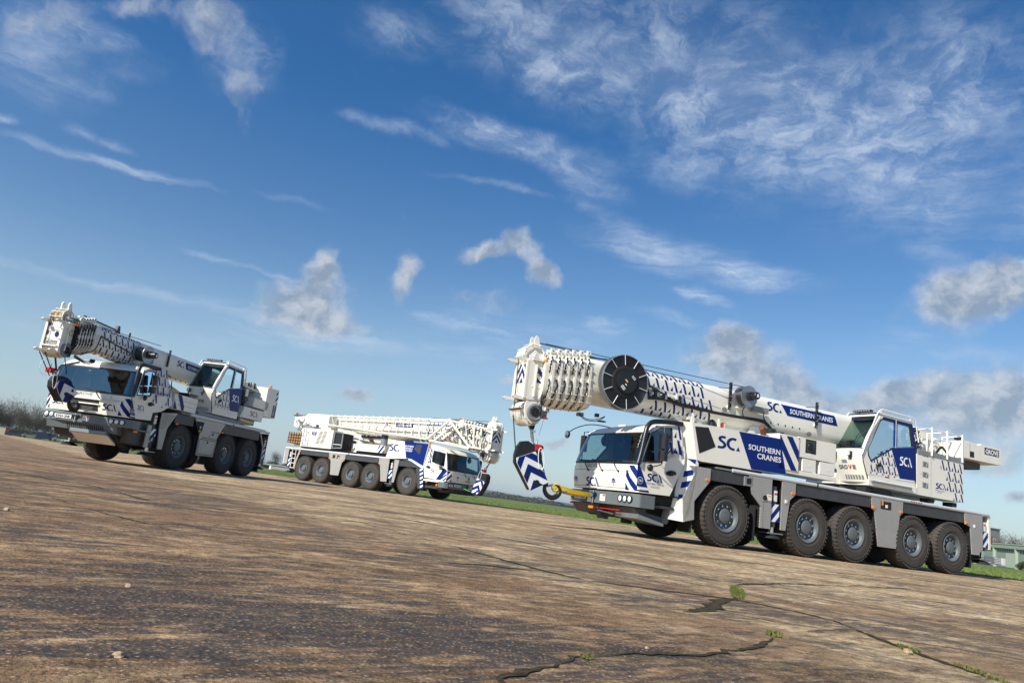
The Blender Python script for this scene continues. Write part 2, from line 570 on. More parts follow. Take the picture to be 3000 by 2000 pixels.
def tag(o, label=None, cat=None, group=None, kind=None):
    for k, v in (('label', label), ('category', cat), ('group', group), ('kind', kind)):
        if v:
            o[k] = v
    return o


def empty(name, loc=(0, 0, 0), rz=0.0, parent=None):
    o = bpy.data.objects.new(name, None)
    COL.objects.link(o)
    o.location = loc
    o.rotation_euler = (0, 0, rz)
    o.empty_display_size = 0.5
    if parent is not None:
        o.parent = parent
    return o


def side(s, y, off=0.004):
    """frame on the vehicle's flank: a = distance read along the reading direction from x=0, b = z"""
    return lambda a, b: (-s * a, s * (y + off), b)


def front(x, off=0.004, rake=0.0, z0=0.0):
    return lambda a, b: (x + off + rake * (b - z0), a, b)


def strokes(pts, th):
    """constant-width polyline as quads, in 2D"""
    out = []
    L, Rr = [], []
    for i, p in enumerate(pts):
        a = pts[max(i - 1, 0)]; b = pts[min(i + 1, len(pts) - 1)]
        d = (b[0] - a[0], b[1] - a[1]); l = math.hypot(*d) or 1
        nx, ny = -d[1] / l * th / 2, d[0] / l * th / 2
        L.append((p[0] + nx, p[1] + ny)); Rr.append((p[0] - nx, p[1] - ny))
    for i in range(len(pts) - 1):
        out.append([L[i], L[i + 1], Rr[i + 1], Rr[i]])
    return out


def sca(mb, fr, a, b, h, mat, bar=True, wk=1.0, slant=0.0):
    """the fleet mark: S, open C, small triangle and slanted bar"""
    q = []
    q += strokes([(0.44, 0.91), (0.24, 0.91), (0.13, 0.86), (0.09, 0.75), (0.13, 0.64), (0.24, 0.56), (0.35, 0.48), (0.42, 0.37), (0.41, 0.24), (0.34, 0.13), (0.22, 0.09), (0.0, 0.09)], 0.18)
    arc = [(0.93 + 0.33 * math.cos(t), 0.5 + 0.41 * math.sin(t)) for t in [R(x) for x in range(62, 292, 16)]]
    q += strokes(arc, 0.18)
    q.append([(1.12, 0.02), (1.36, 0.02), (1.24, 0.36)])
    if bar:
        q.append([(1.24, 0.98), (1.40, 0.98), (1.76, 0.0), (1.60, 0.0)])
    for p in q:
        mb.mark([(a + x * h * wk, b + y * h + slant * x * h) for x, y in p], fr, mat)


def pattern(mb, fr, a0, b0, cols, rows, dx, dz, mat, skip=(), sub=1, clipto=None, mirror=False):
    """livery of slanted bars with small triangles"""
    for r_ in range(rows):
        for c in range(cols):
            if (c, r_) in skip:
                continue
            a, b = a0 + c * dx + r_ * 0.02, b0 - r_ * dz
            w, sl, ln = dx * 0.23, dx * 0.36, dz * 0.93
            for k in range(sub):
                t0, t1 = k / sub, (k + 1) / sub
                p = [(a + sl * t0, b - ln * t0), (a + sl * t0 + w, b - ln * t0), (a + sl * t1 + w, b - ln * t1), (a + sl * t1, b - ln * t1)]
                if clipto: p = clip(p, clipto)
                if len(p) > 2: mb.mark(p, fr, mat)
            tx = a - dx * 0.14
            p = [(tx - dx * 0.15, b - ln * 0.94), (tx + dx * 0.15, b - ln * 0.94), (tx + 0.02, b - ln * 0.50)]
            if clipto: p = clip(p, clipto)
            if len(p) > 2: mb.mark(p, fr, mat)


def stripes(mb, fr, conv, n, ang, mat, w=0.5, phase=0.0):
    """parallel stripes clipped to a convex outline; mat drawn with duty w"""
    conv = ccw(conv)
    cx = sum(p[0] for p in conv) / len(conv); cy = sum(p[1] for p in conv) / len(conv)
    c, q = math.cos(ang), math.sin(ang)
    pr = [-(p[0] - cx) * q + (p[1] - cy) * c for p in conv]
    lo, hi = min(pr), max(pr)
    st = (hi - lo) / n
    for i in range(-1, math.ceil(n) + 1):
        a = lo + (i + phase) * st; b = a + st * w
        p = [(cx + c * u - q * v, cy + q * u + c * v) for u, v in ((-9, a), (9, a), (9, b), (-9, b))]
        p = clip(p, conv)
        if len(p) > 2:
            mb.mark(p, fr, mat)


def chevrons(mb, fr, a0, a1, b0, b1, n, rise, mat, w=0.5, conv=None):
    """upward chevrons in a rectangle"""
    cm = (a0 + a1) / 2
    st = (b1 - b0 + rise) / n
    conv = ccw(conv or [(a0, b0), (a1, b0), (a1, b1), (a0, b1)])
    for i in range(n):
        b = b0 - rise + i * st
        for sgn in (-1, 1):
            e = cm + sgn * (a1 - a0) / 2
            p = ccw([(cm, b + rise), (e, b), (e, b + st * w), (cm, b + rise + st * w)])
            p = clip(p, conv)
            if len(p) > 2:
                mb.mark(p, fr, mat)

# ------------------------------------------------------------------ ground
EDGE = [(-420, 560), (-132, 198), (-90, 146), (-48, 90), (-38, 80), (-17.4, 54), (-7, 46.5), (-1.3, 41.5), (3.8, 36.5), (9.5, 30.5), (15.8, 24.85), (19, 26.0), (44, 34.5), (160, 74)]


def concrete_material():
    mt = bpy.data.materials.new('weathered_concrete')
    mt.use_nodes = True
    t = NT(mt.node_tree)
    b = t.n['Principled BSDF']
    pos = t.new('ShaderNodeTexCoord').outputs['Object']
    sp = t.new('ShaderNodeSeparateXYZ')
    t.put(sp.inputs[0], pos)
    n1 = t.noise(pos, 0.35, 8, 0.65)
    n2 = t.noise(t.mapping(pos, (5, 5, 0), scale=(0.8, 1.3, 1)), 2.2, 12, 0.78)
    # old tarmac skim at the near left, bare slabs elsewhere
    dd = t.math('ADD', t.math('MULTIPLY', sp.outputs[0], 0.8), t.math('MULTIPLY', sp.outputs[1], 0.55))
    pale = t.ramp(t.math('ADD', dd, t.math('MULTIPLY', t.noise(t.mapping(pos, (2, 2, 0)), 0.9, 8, 0.7), 3.0)), 4.0, 4.9)
    slab = t.mix(t.ramp(n1, 0.40, 0.60), (0.48, 0.370, 0.245), (0.68, 0.560, 0.385))
    slab = t.mix(t.ramp(n2, 0.42, 0.58), t.mix(0.45, slab, (0.24, 0.175, 0.12)), slab)
    skim = t.mix(t.ramp(n2, 0.40, 0.60), (0.18, 0.128, 0.088), (0.44, 0.315, 0.205))
    base = t.mix(pale, skim, slab)
    # gritty middle scale: the surface is never one tone for more than a hand's width
    n5 = t.noise(t.mapping(pos, (8, 1, 0), (0, 0, R(25)), (0.13, 0.075, 1), 'TEXTURE'), 1.0, 11, 0.80)
    g5 = t.ramp(n5, 0.42, 0.58, 0.55, 1.28)
    n6 = t.noise(t.mapping(pos, (1, 9, 0), (0, 0, R(12)), (1.1, 0.8, 1), 'TEXTURE'), 1.0, 11, 0.76)
    g6 = t.ramp(n6, 0.42, 0.58, 0.74, 1.16)
    base = t.mix(1.0, base, t.math('MULTIPLY', g5, g6), blend='MULTIPLY')
    # rusty gravel-brown patches
    n3 = t.noise(t.mapping(pos, (3, 7, 0)), 0.6, 9, 0.72)
    base = t.mix(t.ramp(n3, 0.50, 0.58, 0.0, 0.60), base, (0.23, 0.140, 0.088))
    # dark slate streaks with ragged fractal outlines, gathered in patches
    s1 = t.noise(t.mapping(pos, (0.4, 3.1, 0), (0, 0, R(34)), (0.95, 0.26, 1), 'TEXTURE'), 1.7, 13, 0.74, 0.25)
    pm = t.noise(t.mapping(pos, (6.3, 2.2, 0), (0, 0, R(20)), (1.5, 0.8, 1), 'TEXTURE'), 0.55, 5, 0.6)
    dens = t.math('ADD', t.math('MULTIPLY', t.math('SUBTRACT', pm, 0.5), 0.50), t.math('MULTIPLY', t.math('SUBTRACT', 1.0, pale), 0.030))
    n4 = t.noise(t.mapping(pos, (1.4, 0.7, 0), (0, 0, R(37)), (0.42, 0.075, 1), 'TEXTURE'), 1.0, 10, 0.72, 0.2)
    s1 = t.math('ADD', t.math('MULTIPLY', s1, 0.55), t.math('MULTIPLY', n4, 0.45))
    s = t.ramp(t.math('ADD', s1, dens), 0.520, 0.585)
    # broom lines running away to the right
    bl = t.mapping(pos, (0, 0, 0), (0, 0, R(-40)), (1.3, 0.17, 1), 'TEXTURE')
    b1 = t.noise(bl, 1.0, 8, 0.72, 0.4)
    b2 = t.noise(t.mapping(pos, (5.5, 1.0, 0)), 0.25, 3, 0.5)
    s2 = t.math('MULTIPLY', t.math('MULTIPLY', t.ramp(b1, 0.49, 0.57), t.ramp(b2, 0.44, 0.52)), pale)
    s = t.math('MAXIMUM', s, t.math('MULTIPLY', s2, 0.8))
    fine = t.noise(pos, 36.0, 6, 0.8)
    s = t.math('MULTIPLY', s, t.ramp(fine, 0.36, 0.50, 0.45, 1.0))
    base = t.mix(t.math('MULTIPLY', s, 0.82), base, (0.046, 0.050, 0.064))
    # exposed aggregate
    vc = t.voro(pos, 75.0, out='Color')
    sv = t.new('ShaderNodeSeparateColor')
    t.put(sv.inputs[0], vc)
    vd = t.voro(pos, 75.0)
    stone = t.math('MULTIPLY', t.ramp(vd, 0.50, 0.25), t.ramp(sv.outputs[0], 0.45, 0.75))
    scol = t.mix(sv.outputs[1], (0.30, 0.165, 0.09), (0.66, 0.56, 0.44))
    base = t.mix(t.math('MULTIPLY', stone, 0.60), base, scol)
    dk = t.math('MULTIPLY', t.ramp(t.noise(pos, 90, 4, 0.85), 0.52, 0.62), 0.55)
    base = t.mix(dk, base, (0.040, 0.034, 0.030))
    # algae tint
    ng = t.noise(t.mapping(pos, (17, 3, 0), (0, 0, R(-10)), (0.5, 1.6, 1)), 0.8, 9, 0.72)
    base = t.mix(t.ramp(ng, 0.57, 0.68, 0.0, 0.42), base, (0.21, 0.21, 0.085))
    base = t.mix(1.0, base, (1.24, 1.13, 0.96), blend='MULTIPLY')
    t.put(b.inputs['Base Color'], base)
    t.put(b.inputs['Roughness'], t.ramp(s, 0, 1, 0.95, 0.75))
    b.inputs['Specular IOR Level'].default_value = 0.15
    h = t.math('ADD', t.math('MULTIPLY', vd, -0.5), t.math('MULTIPLY', t.noise(pos, 28, 6, 0.8), 1.5))
    bn = t.new('ShaderNodeBump')
    bn.inputs['Strength'].default_value = 0.95
    bn.inputs['Distance'].default_value = 0.016
    t.put(bn.inputs['Height'], h)
    bn2 = t.new('ShaderNodeBump')
    bn2.inputs['Strength'].default_value = 0.7
    bn2.inputs['Distance'].default_value = 0.06
    t.put(bn2.inputs['Height'], t.noise(pos, 5.0, 6, 0.7))
    t.l.new(bn.outputs[0], bn2.inputs['Normal'])
    t.put(b.inputs['Normal'], bn2.outputs[0])
    return mt


def simple_mat(name, c1, c2, scale, rough=0.9, detail=6, c3=None):
    mt = bpy.data.materials.new(name)
    mt.use_nodes = True
    t = NT(mt.node_tree)
    b = t.n['Principled BSDF']
    pos = t.new('ShaderNodeTexCoord').outputs['Object']
    c = t.mix(t.ramp(t.noise(pos, scale, detail, 0.7), 0.35, 0.65), c1, c2)
    if c3:
        c = t.mix(t.ramp(t.noise(pos, scale * 7, 5, 0.7), 0.5, 0.7, 0, 0.7), c, c3)
    t.put(b.inputs['Base Color'], c)
    b.inputs['Roughness'].default_value = rough
    b.inputs['Specular IOR Level'].default_value = 0.2
    return mt


MATS['CON'] = concrete_material()
MATS['GR'] = simple_mat('field_grass', (0.085, 0.125, 0.028), (0.150, 0.185, 0.050), 0.12, c3=(0.16, 0.15, 0.06))
MATS['GB'] = simple_mat('grass_blades', (0.100, 0.150, 0.030), (0.200, 0.240, 0.070), 0.5, rough=0.6, c3=(0.22, 0.21, 0.10))
MATS['MO'] = simple_mat('moss', (0.085, 0.10, 0.025), (0.19, 0.20, 0.06), 14, rough=0.9)
MATS['CR'] = simple_mat('crack_soil', (0.018, 0.014, 0.009), (0.075, 0.058, 0.034), 30, rough=1.0, c3=(0.05, 0.06, 0.02))
MATS['SN'] = simple_mat('stone', (0.32, 0.20, 0.10), (0.45, 0.36, 0.26), 30, rough=0.8)
MATS['KS'] = simple_mat('edge_tarmac', (0.030, 0.030, 0.034), (0.075, 0.07, 0.065), 2.0, rough=0.8)

mb = MB()
mb.add([(-6000, -300, -0.05), (6000, -300, -0.05), (6000, 9000, -0.05), (-6000, 9000, -0.05)], [(0, 1, 2, 3)], 'GR')
tag(mb.build('ground'), kind='structure')
mb = MB()
pts = [(-420, -80), (160, -80)] + EDGE[::-1]
mb.prism(pts, -0.06, 0.0, 'z', 'CON')
tag(mb.build('runway'), kind='structure')

# narrow strip of tarmac along the runway's edge
mb = MB()
for i in range(4, len(EDGE) - 1):
    a, b = EDGE[i], EDGE[i + 1]
    n = max(2, int(math.dist(a, b) / 0.5))
    for k in range(n):
        q = []
        for j in (k, k + 1):
            x, y = a[0] + (b[0] - a[0]) * j / n, a[1] + (b[1] - a[1]) * j / n
            w = 0.30 + 0.22 * math.sin(x * 3.1 + y) * math.sin(x * 0.7)
            q.append(((x, y - 0.1, 0.004), (x, y - 0.1 - w, 0.004)))
        mb.add([q[0][0], q[0][1], q[1][1], q[1][0]], [(0, 1, 2, 3)], 'KS')
tag(mb.build('runway_edge_strip'), kind='structure')


def edge_y(x):
    for (a, b) in zip(EDGE, EDGE[1:]):
        if a[0] <= x <= b[0]:
            return a[1] + (b[1] - a[1]) * (x - a[0]) / (b[0] - a[0])
    return 60


# cracks: ragged ribbons of soil with moss, on the slab joints
def jag(pts, step, amp, rs):
    out = []
    r_ = random.Random(rs)
    for a, b in zip(pts, pts[1:]):
        n = max(1, int(math.dist(a, b) / step))
        for k in range(n):
            u = k / n
            dx, dy = b[0] - a[0], b[1] - a[1]
            l = math.hypot(dx, dy)
            j = r_.gauss(0, amp)
            out.append((a[0] + dx * u - dy / l * j, a[1] + dy * u + dx / l * j))
    out.append(pts[-1])
    return out


CRACKS = [
    ([(-3.9, 6.4), (-3.04, 7.0), (-1.4, 8.17), (-0.4, 6.7), (0.43, 5.25), (0.71, 4.98), (1.2, 4.98), (1.68, 5.02), (2.0, 4.72), (2.1, 4.5), (2.07, 4.0), (2.05, 3.61), (2.09, 3.11), (2.2, 2.7)], 0.022),
    ([(1.68, 5.02), (1.5, 4.75), (1.28, 4.25), (1.06, 3.96)], 0.05),
    ([(1.36, 3.48), (1.15, 3.1), (0.81, 2.74), (0.55, 2.62), (0.36, 2.44), (0.11, 2.05), (0.0, 1.8)], 0.024),
    ([(1.68, 5.02), (1.95, 5.7), (2.13, 6.35), (2.9, 7.3), (3.8, 8.1), (5.5, 9.6)], 0.026),
    ([(-3.04, 7.0), (-4.4, 8.4), (-6.2, 9.3)], 0.03),
    ([(1.15, 4.3), (1.5, 4.1), (1.95, 4.0), (2.6, 3.9)], 0.010),
    ([(-1.4, 8.17), (0.4, 9.2), (3.0, 10.6), (7.5, 12.4)], 0.02),
    ([(-9, 10.5), (-5.2, 11.3), (-1.2, 12.6), (2.2, 14.0)], 0.03),
    ([(0.43, 5.25), (-0.1, 5.05), (-0.35, 4.8)], 0.03),
    ([(2.13, 6.35), (1.2, 7.6), (-0.2, 9.3), (-2.6, 12.0)], 0.022),
    ([(3.8, 8.1), (5.2, 7.0), (6.8, 6.0), (9.0, 4.4)], 0.022),
    ([(2.2, 9.9), (4.6, 8.9), (7.4, 7.6), (10.5, 6.3)], 0.02),
    ([(2.6, 3.9), (3.1, 3.55), (3.9, 3.2)], 0.012),
    ([(-3.9, 6.4), (-2.6, 5.2), (-1.9, 4.7)], 0.012),
    ([(3.0, 10.6), (5.4, 11.5), (8.6, 13.6), (11.5, 15.0)], 0.03),
    ([(0.95, 4.35), (1.6, 4.28), (2.07, 4.02)], 0.008),
]
mb = MB()
for ci, (pl, w) in enumerate(CRACKS):
    P = jag(pl, 0.045, w * 0.35, ci)
    r_ = random.Random(ci * 7 + 1)
    W = []
    cur = 1.0
    for i in range(len(P)):
        cur += r_.gauss(0, 0.35)
        cur = min(1.8, max(0.25, cur))
        tap = min(1, i / 6, (len(P) - 1 - i) / 6)
        W.append(w * 1.15 * cur * max(0.15, tap))
    L = []; Q = []
    for i, p in enumerate(P):
        a = P[max(0, i - 1)]; b = P[min(len(P) - 1, i + 1)]
        d = (b[0] - a[0], b[1] - a[1]); l = math.hypot(*d) or 1
        L.append((p[0] - d[1] / l * W[i] / 2, p[1] + d[0] / l * W[i] / 2, 0.004))
        Q.append((p[0] + d[1] / l * W[i] / 2, p[1] - d[0] / l * W[i] / 2, 0.004))
    for i in range(len(P) - 1):
        mb.add([Q[i], Q[i + 1], L[i + 1], L[i]], [(0, 1, 2, 3)], 'CR')
tag(mb.build('slab_cracks'), kind='structure')


def blades(name, pts, hmin, hmax, w, mat, lean=0.5):
    """many small upright leaves, one mesh"""
    n = len(pts)
    P = np.array(pts, float)
    a = rng.uniform(0, 2 * np.pi, n)
    h = rng.uniform(hmin, hmax, n)
    ww = w * rng.uniform(0.6, 1.3, n)
    u = np.stack([np.cos(a), np.sin(a), np.zeros(n)], 1) * ww[:, None] / 2
    ld = rng.uniform(0, 2 * np.pi, n)
    le = np.stack([np.cos(ld), np.sin(ld), np.zeros(n)], 1) * (h * lean * rng.uniform(0, 1, n))[:, None]
    top = P + le + np.stack([np.zeros(n), np.zeros(n), h], 1)
    mid = P + le * 0.3 + np.stack([np.zeros(n), np.zeros(n), h * 0.55], 1)
    V = np.concatenate([P - u, P + u, mid + u * 0.8, top, mid - u * 0.8], 1).reshape(-1, 3)
    me = bpy.data.meshes.new(name)
    me.vertices.add(5 * n)
    me.vertices.foreach_set('co', V.ravel())
    me.loops.add(5 * n)
    me.loops.foreach_set('vertex_index', np.arange(5 * n))
    me.polygons.add(n)
    me.polygons.foreach_set('loop_start', np.arange(n) * 5)
    me.polygons.foreach_set('loop_total', np.full(n, 5))
    me.materials.append(MATS[mat])
    me.update()
    me.validate()
    o = bpy.data.objects.new(name, me)
    COL.objects.link(o)
    return o


# field grass, densest near the runway's edge
G = []
for i in range(130000):
    x = random.uniform(-62, 46)
    d = random.random() ** 2.6 * 60
    y = edge_y(x) + d - 0.1 + 0.25 * math.sin(x * 2.3)
    if x < -24 and random.random() < 0.5:
        continue
    G.append((x, y, -0.06))
tag(blades('grass', G, 0.04, 0.12, 0.035, 'GB', 0.9), kind='stuff')
# moss and weeds in the joints: each clump one can point at is a thing


def tuft(name, cx, cy, rx, ry, n, h, label, cat, mat='MO', w=0.006, rot=0.0):
    P = []
    for i in range(n):
        a = random.uniform(0, 2 * math.pi); r_ = math.sqrt(random.random())
        lx, ly = math.cos(a) * r_ * rx, math.sin(a) * r_ * ry
        P.append((lx * math.cos(rot) - ly * math.sin(rot), lx * math.sin(rot) + ly * math.cos(rot), 0.0))
    o = blades(name, P, h * 0.4, h, w, mat, 0.9)
    o.location = (cx, cy, 0.003)
    return tag(o, label, cat)


tuft('moss_patch', 1.90, 5.62, 0.055, 0.60, 1300, 0.018, 'long bright green moss patch where four slab joints meet, in the right foreground', 'moss', rot=R(-17))
tuft('grass_tuft', 1.36, 3.50, 0.035, 0.035, 130, 0.030, 'small green weed tuft at the upper end of the curved crack in the lower right', 'weed')
tuft('moss_clump', 2.05, 3.62, 0.025, 0.09, 200, 0.022, 'flat moss clump on the crack near the right edge of the concrete, beside a broken chip', 'moss')
tuft('moss_clump', 0.36, 2.43, 0.02, 0.03, 120, 0.012, 'small moss clump in the crack at the bottom middle of the concrete', 'moss')
tuft('moss_clump', 2.09, 3.15, 0.02, 0.20, 220, 0.02, 'thin mossy streak in the long crack at the lower right corner', 'moss')
tuft('moss_clump', -1.40, 8.14, 0.16, 0.02, 140, 0.012, 'tiny mossy spot in the crumbled joint, before the three-axle crane', 'moss')
# loose stones


def stone(x, y, r_, label, sd_):
    q = random.Random(sd_)
    vs = []; n = 7
    for j, (h, k) in enumerate(((0, 0.9), (0.35, 1.0), (0.75, 0.7))):
        for i in range(n):
            a = 2 * math.pi * i / n
            rr = r_ * k * q.uniform(0.75, 1.2)
            vs.append((math.cos(a) * rr, math.sin(a) * rr * 0.75, h * r_ * q.uniform(0.9, 1.15)))
    vs.append((0, 0, r_ * 0.95))
    fs = [(j * n + i, j * n + (i + 1) % n, (j + 1) * n + (i + 1) % n, (j + 1) * n + i) for j in range(2) for i in range(n)] + [(2 * n + i, 2 * n + (i + 1) % n, 3 * n) for i in range(n)]
    mb = MB(); mb.add(vs, fs, 'SN')
    o = mb.build('stone'); o.location = (x, y, 0.0)
    return tag(o, label, 'stone')


stone(-0.78, 1.76, 0.014, 'orange-tan pebble lying alone in the bottom left foreground', 1)
stone(-1.18, 2.62, 0.014, 'grey-brown pebble on the dark concrete near the left edge', 2)
stone(-2.9, 4.6, 0.020, 'tan chip on the far left concrete above the dark patches', 3)
stone(1.98, 3.50, 0.026, 'broken concrete chip beside the moss at the long crack on the right', 4)
stone(0.62, 2.75, 0.009, 'tiny pale chip on the right of the dark foreground patch', 5)
G = [(random.uniform(-14, 18), random.uniform(1.6, 28)) for _ in range(900)]
mb = MB()
for i, (x, y) in enumerate(G):
    r_ = random.uniform(0.003, 0.008) * (1 + y * 0.06)
    z = r_ * 0.8
    mb.add([(x - r_, y, 0.001), (x, y - r_, 0.001), (x + r_ * 1.1, y, 0.001), (x, y + r_, 0.001), (x, y, z)], [(0, 1, 4), (1, 2, 4), (2, 3, 4), (3, 0, 4)], 'SN')
tag(mb.build('loose_grit'), kind='stuff')

# ------------------------------------------------------------------ vehicle pieces
MESHCACHE = {}


def wheel(T, x, y, Rr, w, s, rimk=0.5, outboard=True):
    """tyre (mesh) with rim and hub as sub-parts; s = +1 when the outer face looks to +y"""
    key = (round(Rr, 3), round(w, 3), rimk)
    if key not in MESHCACHE:
        r = Rr * rimk
        mb = MB()
        mb.lathe([(r * 0.98, -w), (r * 1.08, -w + 0.01), (Rr * 0.80, -w + 0.0), (Rr * 0.93, -w + 0.03), (Rr * 0.975, -w + 0.07), (Rr * 0.985, -w / 2), (Rr * 0.975, -0.07), (Rr * 0.93, -0.03), (Rr * 0.84, -0.004), (Rr * 0.72, 0.0), (Rr * 0.62, -0.004), (r * 1.10, -0.018), (r * 1.02, -0.03), (r * 0.98, -0.05)], (0, 0, 0), 'y', 'RB', 56)
        for rr in (0.88, 0.66):     # moulded sidewall rings
            mb.lathe([(Rr * rr, -0.012), (Rr * (rr - 0.006), 0.004), (Rr * (rr - 0.018), 0.004), (Rr * (rr - 0.026), -0.012)], (0, 0, 0), 'y', 'RB', 56)
        n = 42
        for k in range(n):
            for j, (y0, y1, ph) in enumerate(((-0.125, 0.002, 0), (-0.25, -0.15, 0.5), (-w + 0.15, -w + 0.25, 0.0), (-w - 0.002, -w + 0.125, 0.5))):
                a = 2 * math.pi * (k + ph) / n
                hw = math.pi / n * 0.62
                ro, ri = Rr * 1.0, Rr * 0.955
                sk = (0.25 if j in (1, 2) else 0.10) * (1 if j % 2 else -1)
                P = []
                for yy, ad in ((y0, -sk * hw), (y1, sk * hw)):
                    edge = (yy > -0.01 or yy < -w + 0.01)
                    for aa, rr in ((a - hw + ad, ri * (0.955 if edge else 1)), (a + hw + ad, ri * (0.955 if edge else 1)), (a + hw * 0.85 + ad, ro * (0.965 if edge else 1)), (a - hw * 0.85 + ad, ro * (0.965 if edge else 1))):
                        P.append((rr * math.cos(aa), yy, rr * math.sin(aa)))
                mb.hexa(P, 'RB')
        MESHCACHE[key] = [mb]
        rm = MB()
        rm.lathe([(r * 0.97, -w + 0.02), (r * 0.86, -w + 0.05), (r * 0.84, -0.16), (r * 0.86, -0.05), (r * 0.93, -0.035), (r * 0.99, -0.012), (r * 1.035, -0.006), (r * 1.045, -0.02), (r * 1.0, -0.04)], (0, 0, 0), 'y', 'RM', 40)
        rm.lathe([(r * 0.85, -0.12), (r * 0.70, -0.135), (r * 0.62, -0.12), (r * 0.58, -0.115), (r * 0.02, -0.115)], (0, 0, 0), 'y', 'RM', 40, False)
        hb = MB()
        hb.lathe([(r * 0.47, -0.115), (r * 0.47, -0.06), (r * 0.42, -0.045), (r * 0.34, -0.042), (r * 0.30, -0.035), (r * 0.18, -0.035), (r * 0.16, -0.03), (r * 0.001, -0.03)], (0, 0, 0), 'y', 'RM', 28, False)
        for k in range(10):
            a = 2 * math.pi * k / 10 + 0.2
            c, q = math.cos(a) * r * 0.64, math.sin(a) * r * 0.64
            hb.cyl((c, -0.12, q), (c, -0.085, q), 0.021, 'CH', 6)
            if k not in (2, 3, 4, 5):
                hb.tube([(c * 1.09, -0.10, q * 1.09), (c * 1.13, -0.075, q * 1.13)], 0.014, 'LB', 6)
        hb.tube([(r * 0.55, -0.08, -r * 0.3), (r * 0.80, -0.05, -r * 0.38)], 0.009, 'CH', 5)
        MESHCACHE[key] += [rm, hb]
        t = MESHCACHE[key][0].build('wheel'); a = rm.build('rim', t); b = hb.build('hub', t)
        MESHCACHE[key] = [t, a, b]
        first = True
    else:
        first = False
    t, a, b = MESHCACHE[key]
    if not first:
        t2 = t.copy(); COL.objects.link(t2)
        for c in (a, b):
            c2 = c.copy(); COL.objects.link(c2); c2.parent = t2
        t = t2
    t.parent = T
    t.location = (x, y, Rr)
    spin = random.uniform(0, 360)
    t.rotation_mode = 'XYZ'
    t.rotation_euler = (0, R(spin), 0 if s > 0 else math.pi)
    if s < 0:
        t.rotation_euler = (0, 0, math.pi)
    return t


def lerp(a, b, t):
    return a + (b - a) * t


def chassis(T, s, W, xs, Rr, xf, xr, zrail, plates, skirts, w=0.5, rimk=0.5, mat='CP', ox=(), pm={}):
    """frame, deck, rails, tread plates, axles and wheels; s = flank shown to the camera"""
    hw = W / 2
    mb = MB()
    mb.box(xf - 0.75, xr + 0.15, -0.46, 0.46, 0.70, zrail - 0.10, 'MB')
    for x in xs:
        mb.cyl((x, -hw + 0.3, Rr), (x, hw - 0.3, Rr), 0.10, 'MB', 10)
        mb.lathe([(0.02, -0.3), (0.2, -0.26), (0.28, 0), (0.2, 0.26), (0.02, 0.3)], (x, 0, Rr), 'y', 'MB', 14)
        for sy in (-1, 1):
            mb.cyl((x + 0.2, sy * 0.62, Rr - 0.1), (x + 0.2, sy * 0.55, zrail - 0.3), 0.07, 'MB', 8)
            mb.box(x - 0.09, x + 0.09, sy * (hw - w - 0.16), sy * (hw - w - 0.02), Rr - 0.25, Rr + 0.25, 'MB')
    for k in range(5):
        x = lerp(xf - 1.6, xr + 0.8, k / 4)
        mb.box(x - 0.5, x + 0.3, -0.95, 0.95, 0.95, zrail - 0.12, 'MB')
    mb.build('frame', T, 0.01)
    mb = MB()
    mb.box(xf - 1.2, xr, -hw + 0.02, hw - 0.02, zrail - 0.055, zrail - 0.01, 'MG')
    mb.box(xf - 2.3, xr + 0.06, -hw + 0.12, hw - 0.12, zrail - 0.01, zrail + 0.012, mat)
    mb.build('deck', T, 0.006)
    mb = MB()
    for sy in (-1, 1):
        mb.prism([(sy * (hw - 0.05), zrail - 0.075), (sy * hw, zrail - 0.065), (sy * (hw + 0.012), zrail - 0.03), (sy * hw, zrail + 0.008), (sy * (hw - 0.06), zrail + 0.016)], xf - 1.7, xr, 'x', 'AL')
        mb.box(xf - 4.5, xf - 4.46, sy * (hw - 0.02), sy * (hw + 0.016), zrail - 0.07, zrail + 0.014, 'K')
    mb.pieces('side_rail', T, 0.004)
    mb = MB()
    for sy in (-1, 1):
        for a, b, z0 in skirts:
            mb.box(a, b, sy * (hw - 0.05), sy * (hw - 0.03), z0, zrail - 0.08, 'DG')
            # inner arch
            mb.box(a - 0.02, b + 0.02, sy * (hw - 0.62), sy * (hw - 0.08), z0 + 0.02, z0 + 0.05, 'MB')
    mb.pieces('side_skirt', T, 0.004)
    for sy in (-1, 1):
        for ip, pl in enumerate(plates):
            mb = MB()
            if ip in pm:
                pm[ip](mb, sy)
            mb.prism(ccw([(x, z) for x, z in pl]), sy * (hw - 0.03), sy * hw, 'y', mat)
            zs = [p[1] for p in pl]; x_ = [p[0] for p in pl]
            mb.prism([(lerp(p[0], sum(x_) / len(x_), 0.14), lerp(p[1], sum(zs) / len(zs), 0.02)) for p in pl], sy * (hw - 0.55), sy * (hw - 0.03), 'y', 'MB')
            mb.build('tread_plate', T, 0.004)
    for i, x in enumerate(xs):
        for sy in (-1, 1):
            wheel(T, x, sy * hw, Rr, w, sy, rimk)
    mb = MB()
    for x, z in ox:
        for sy in (-1, 1):
            mb.box(x - 0.055, x + 0.055, sy * (hw - 0.02), sy * (hw + 0.018), z - 0.028, z + 0.028, 'OR')
    mb.pieces('side_marker', T, 0.004)


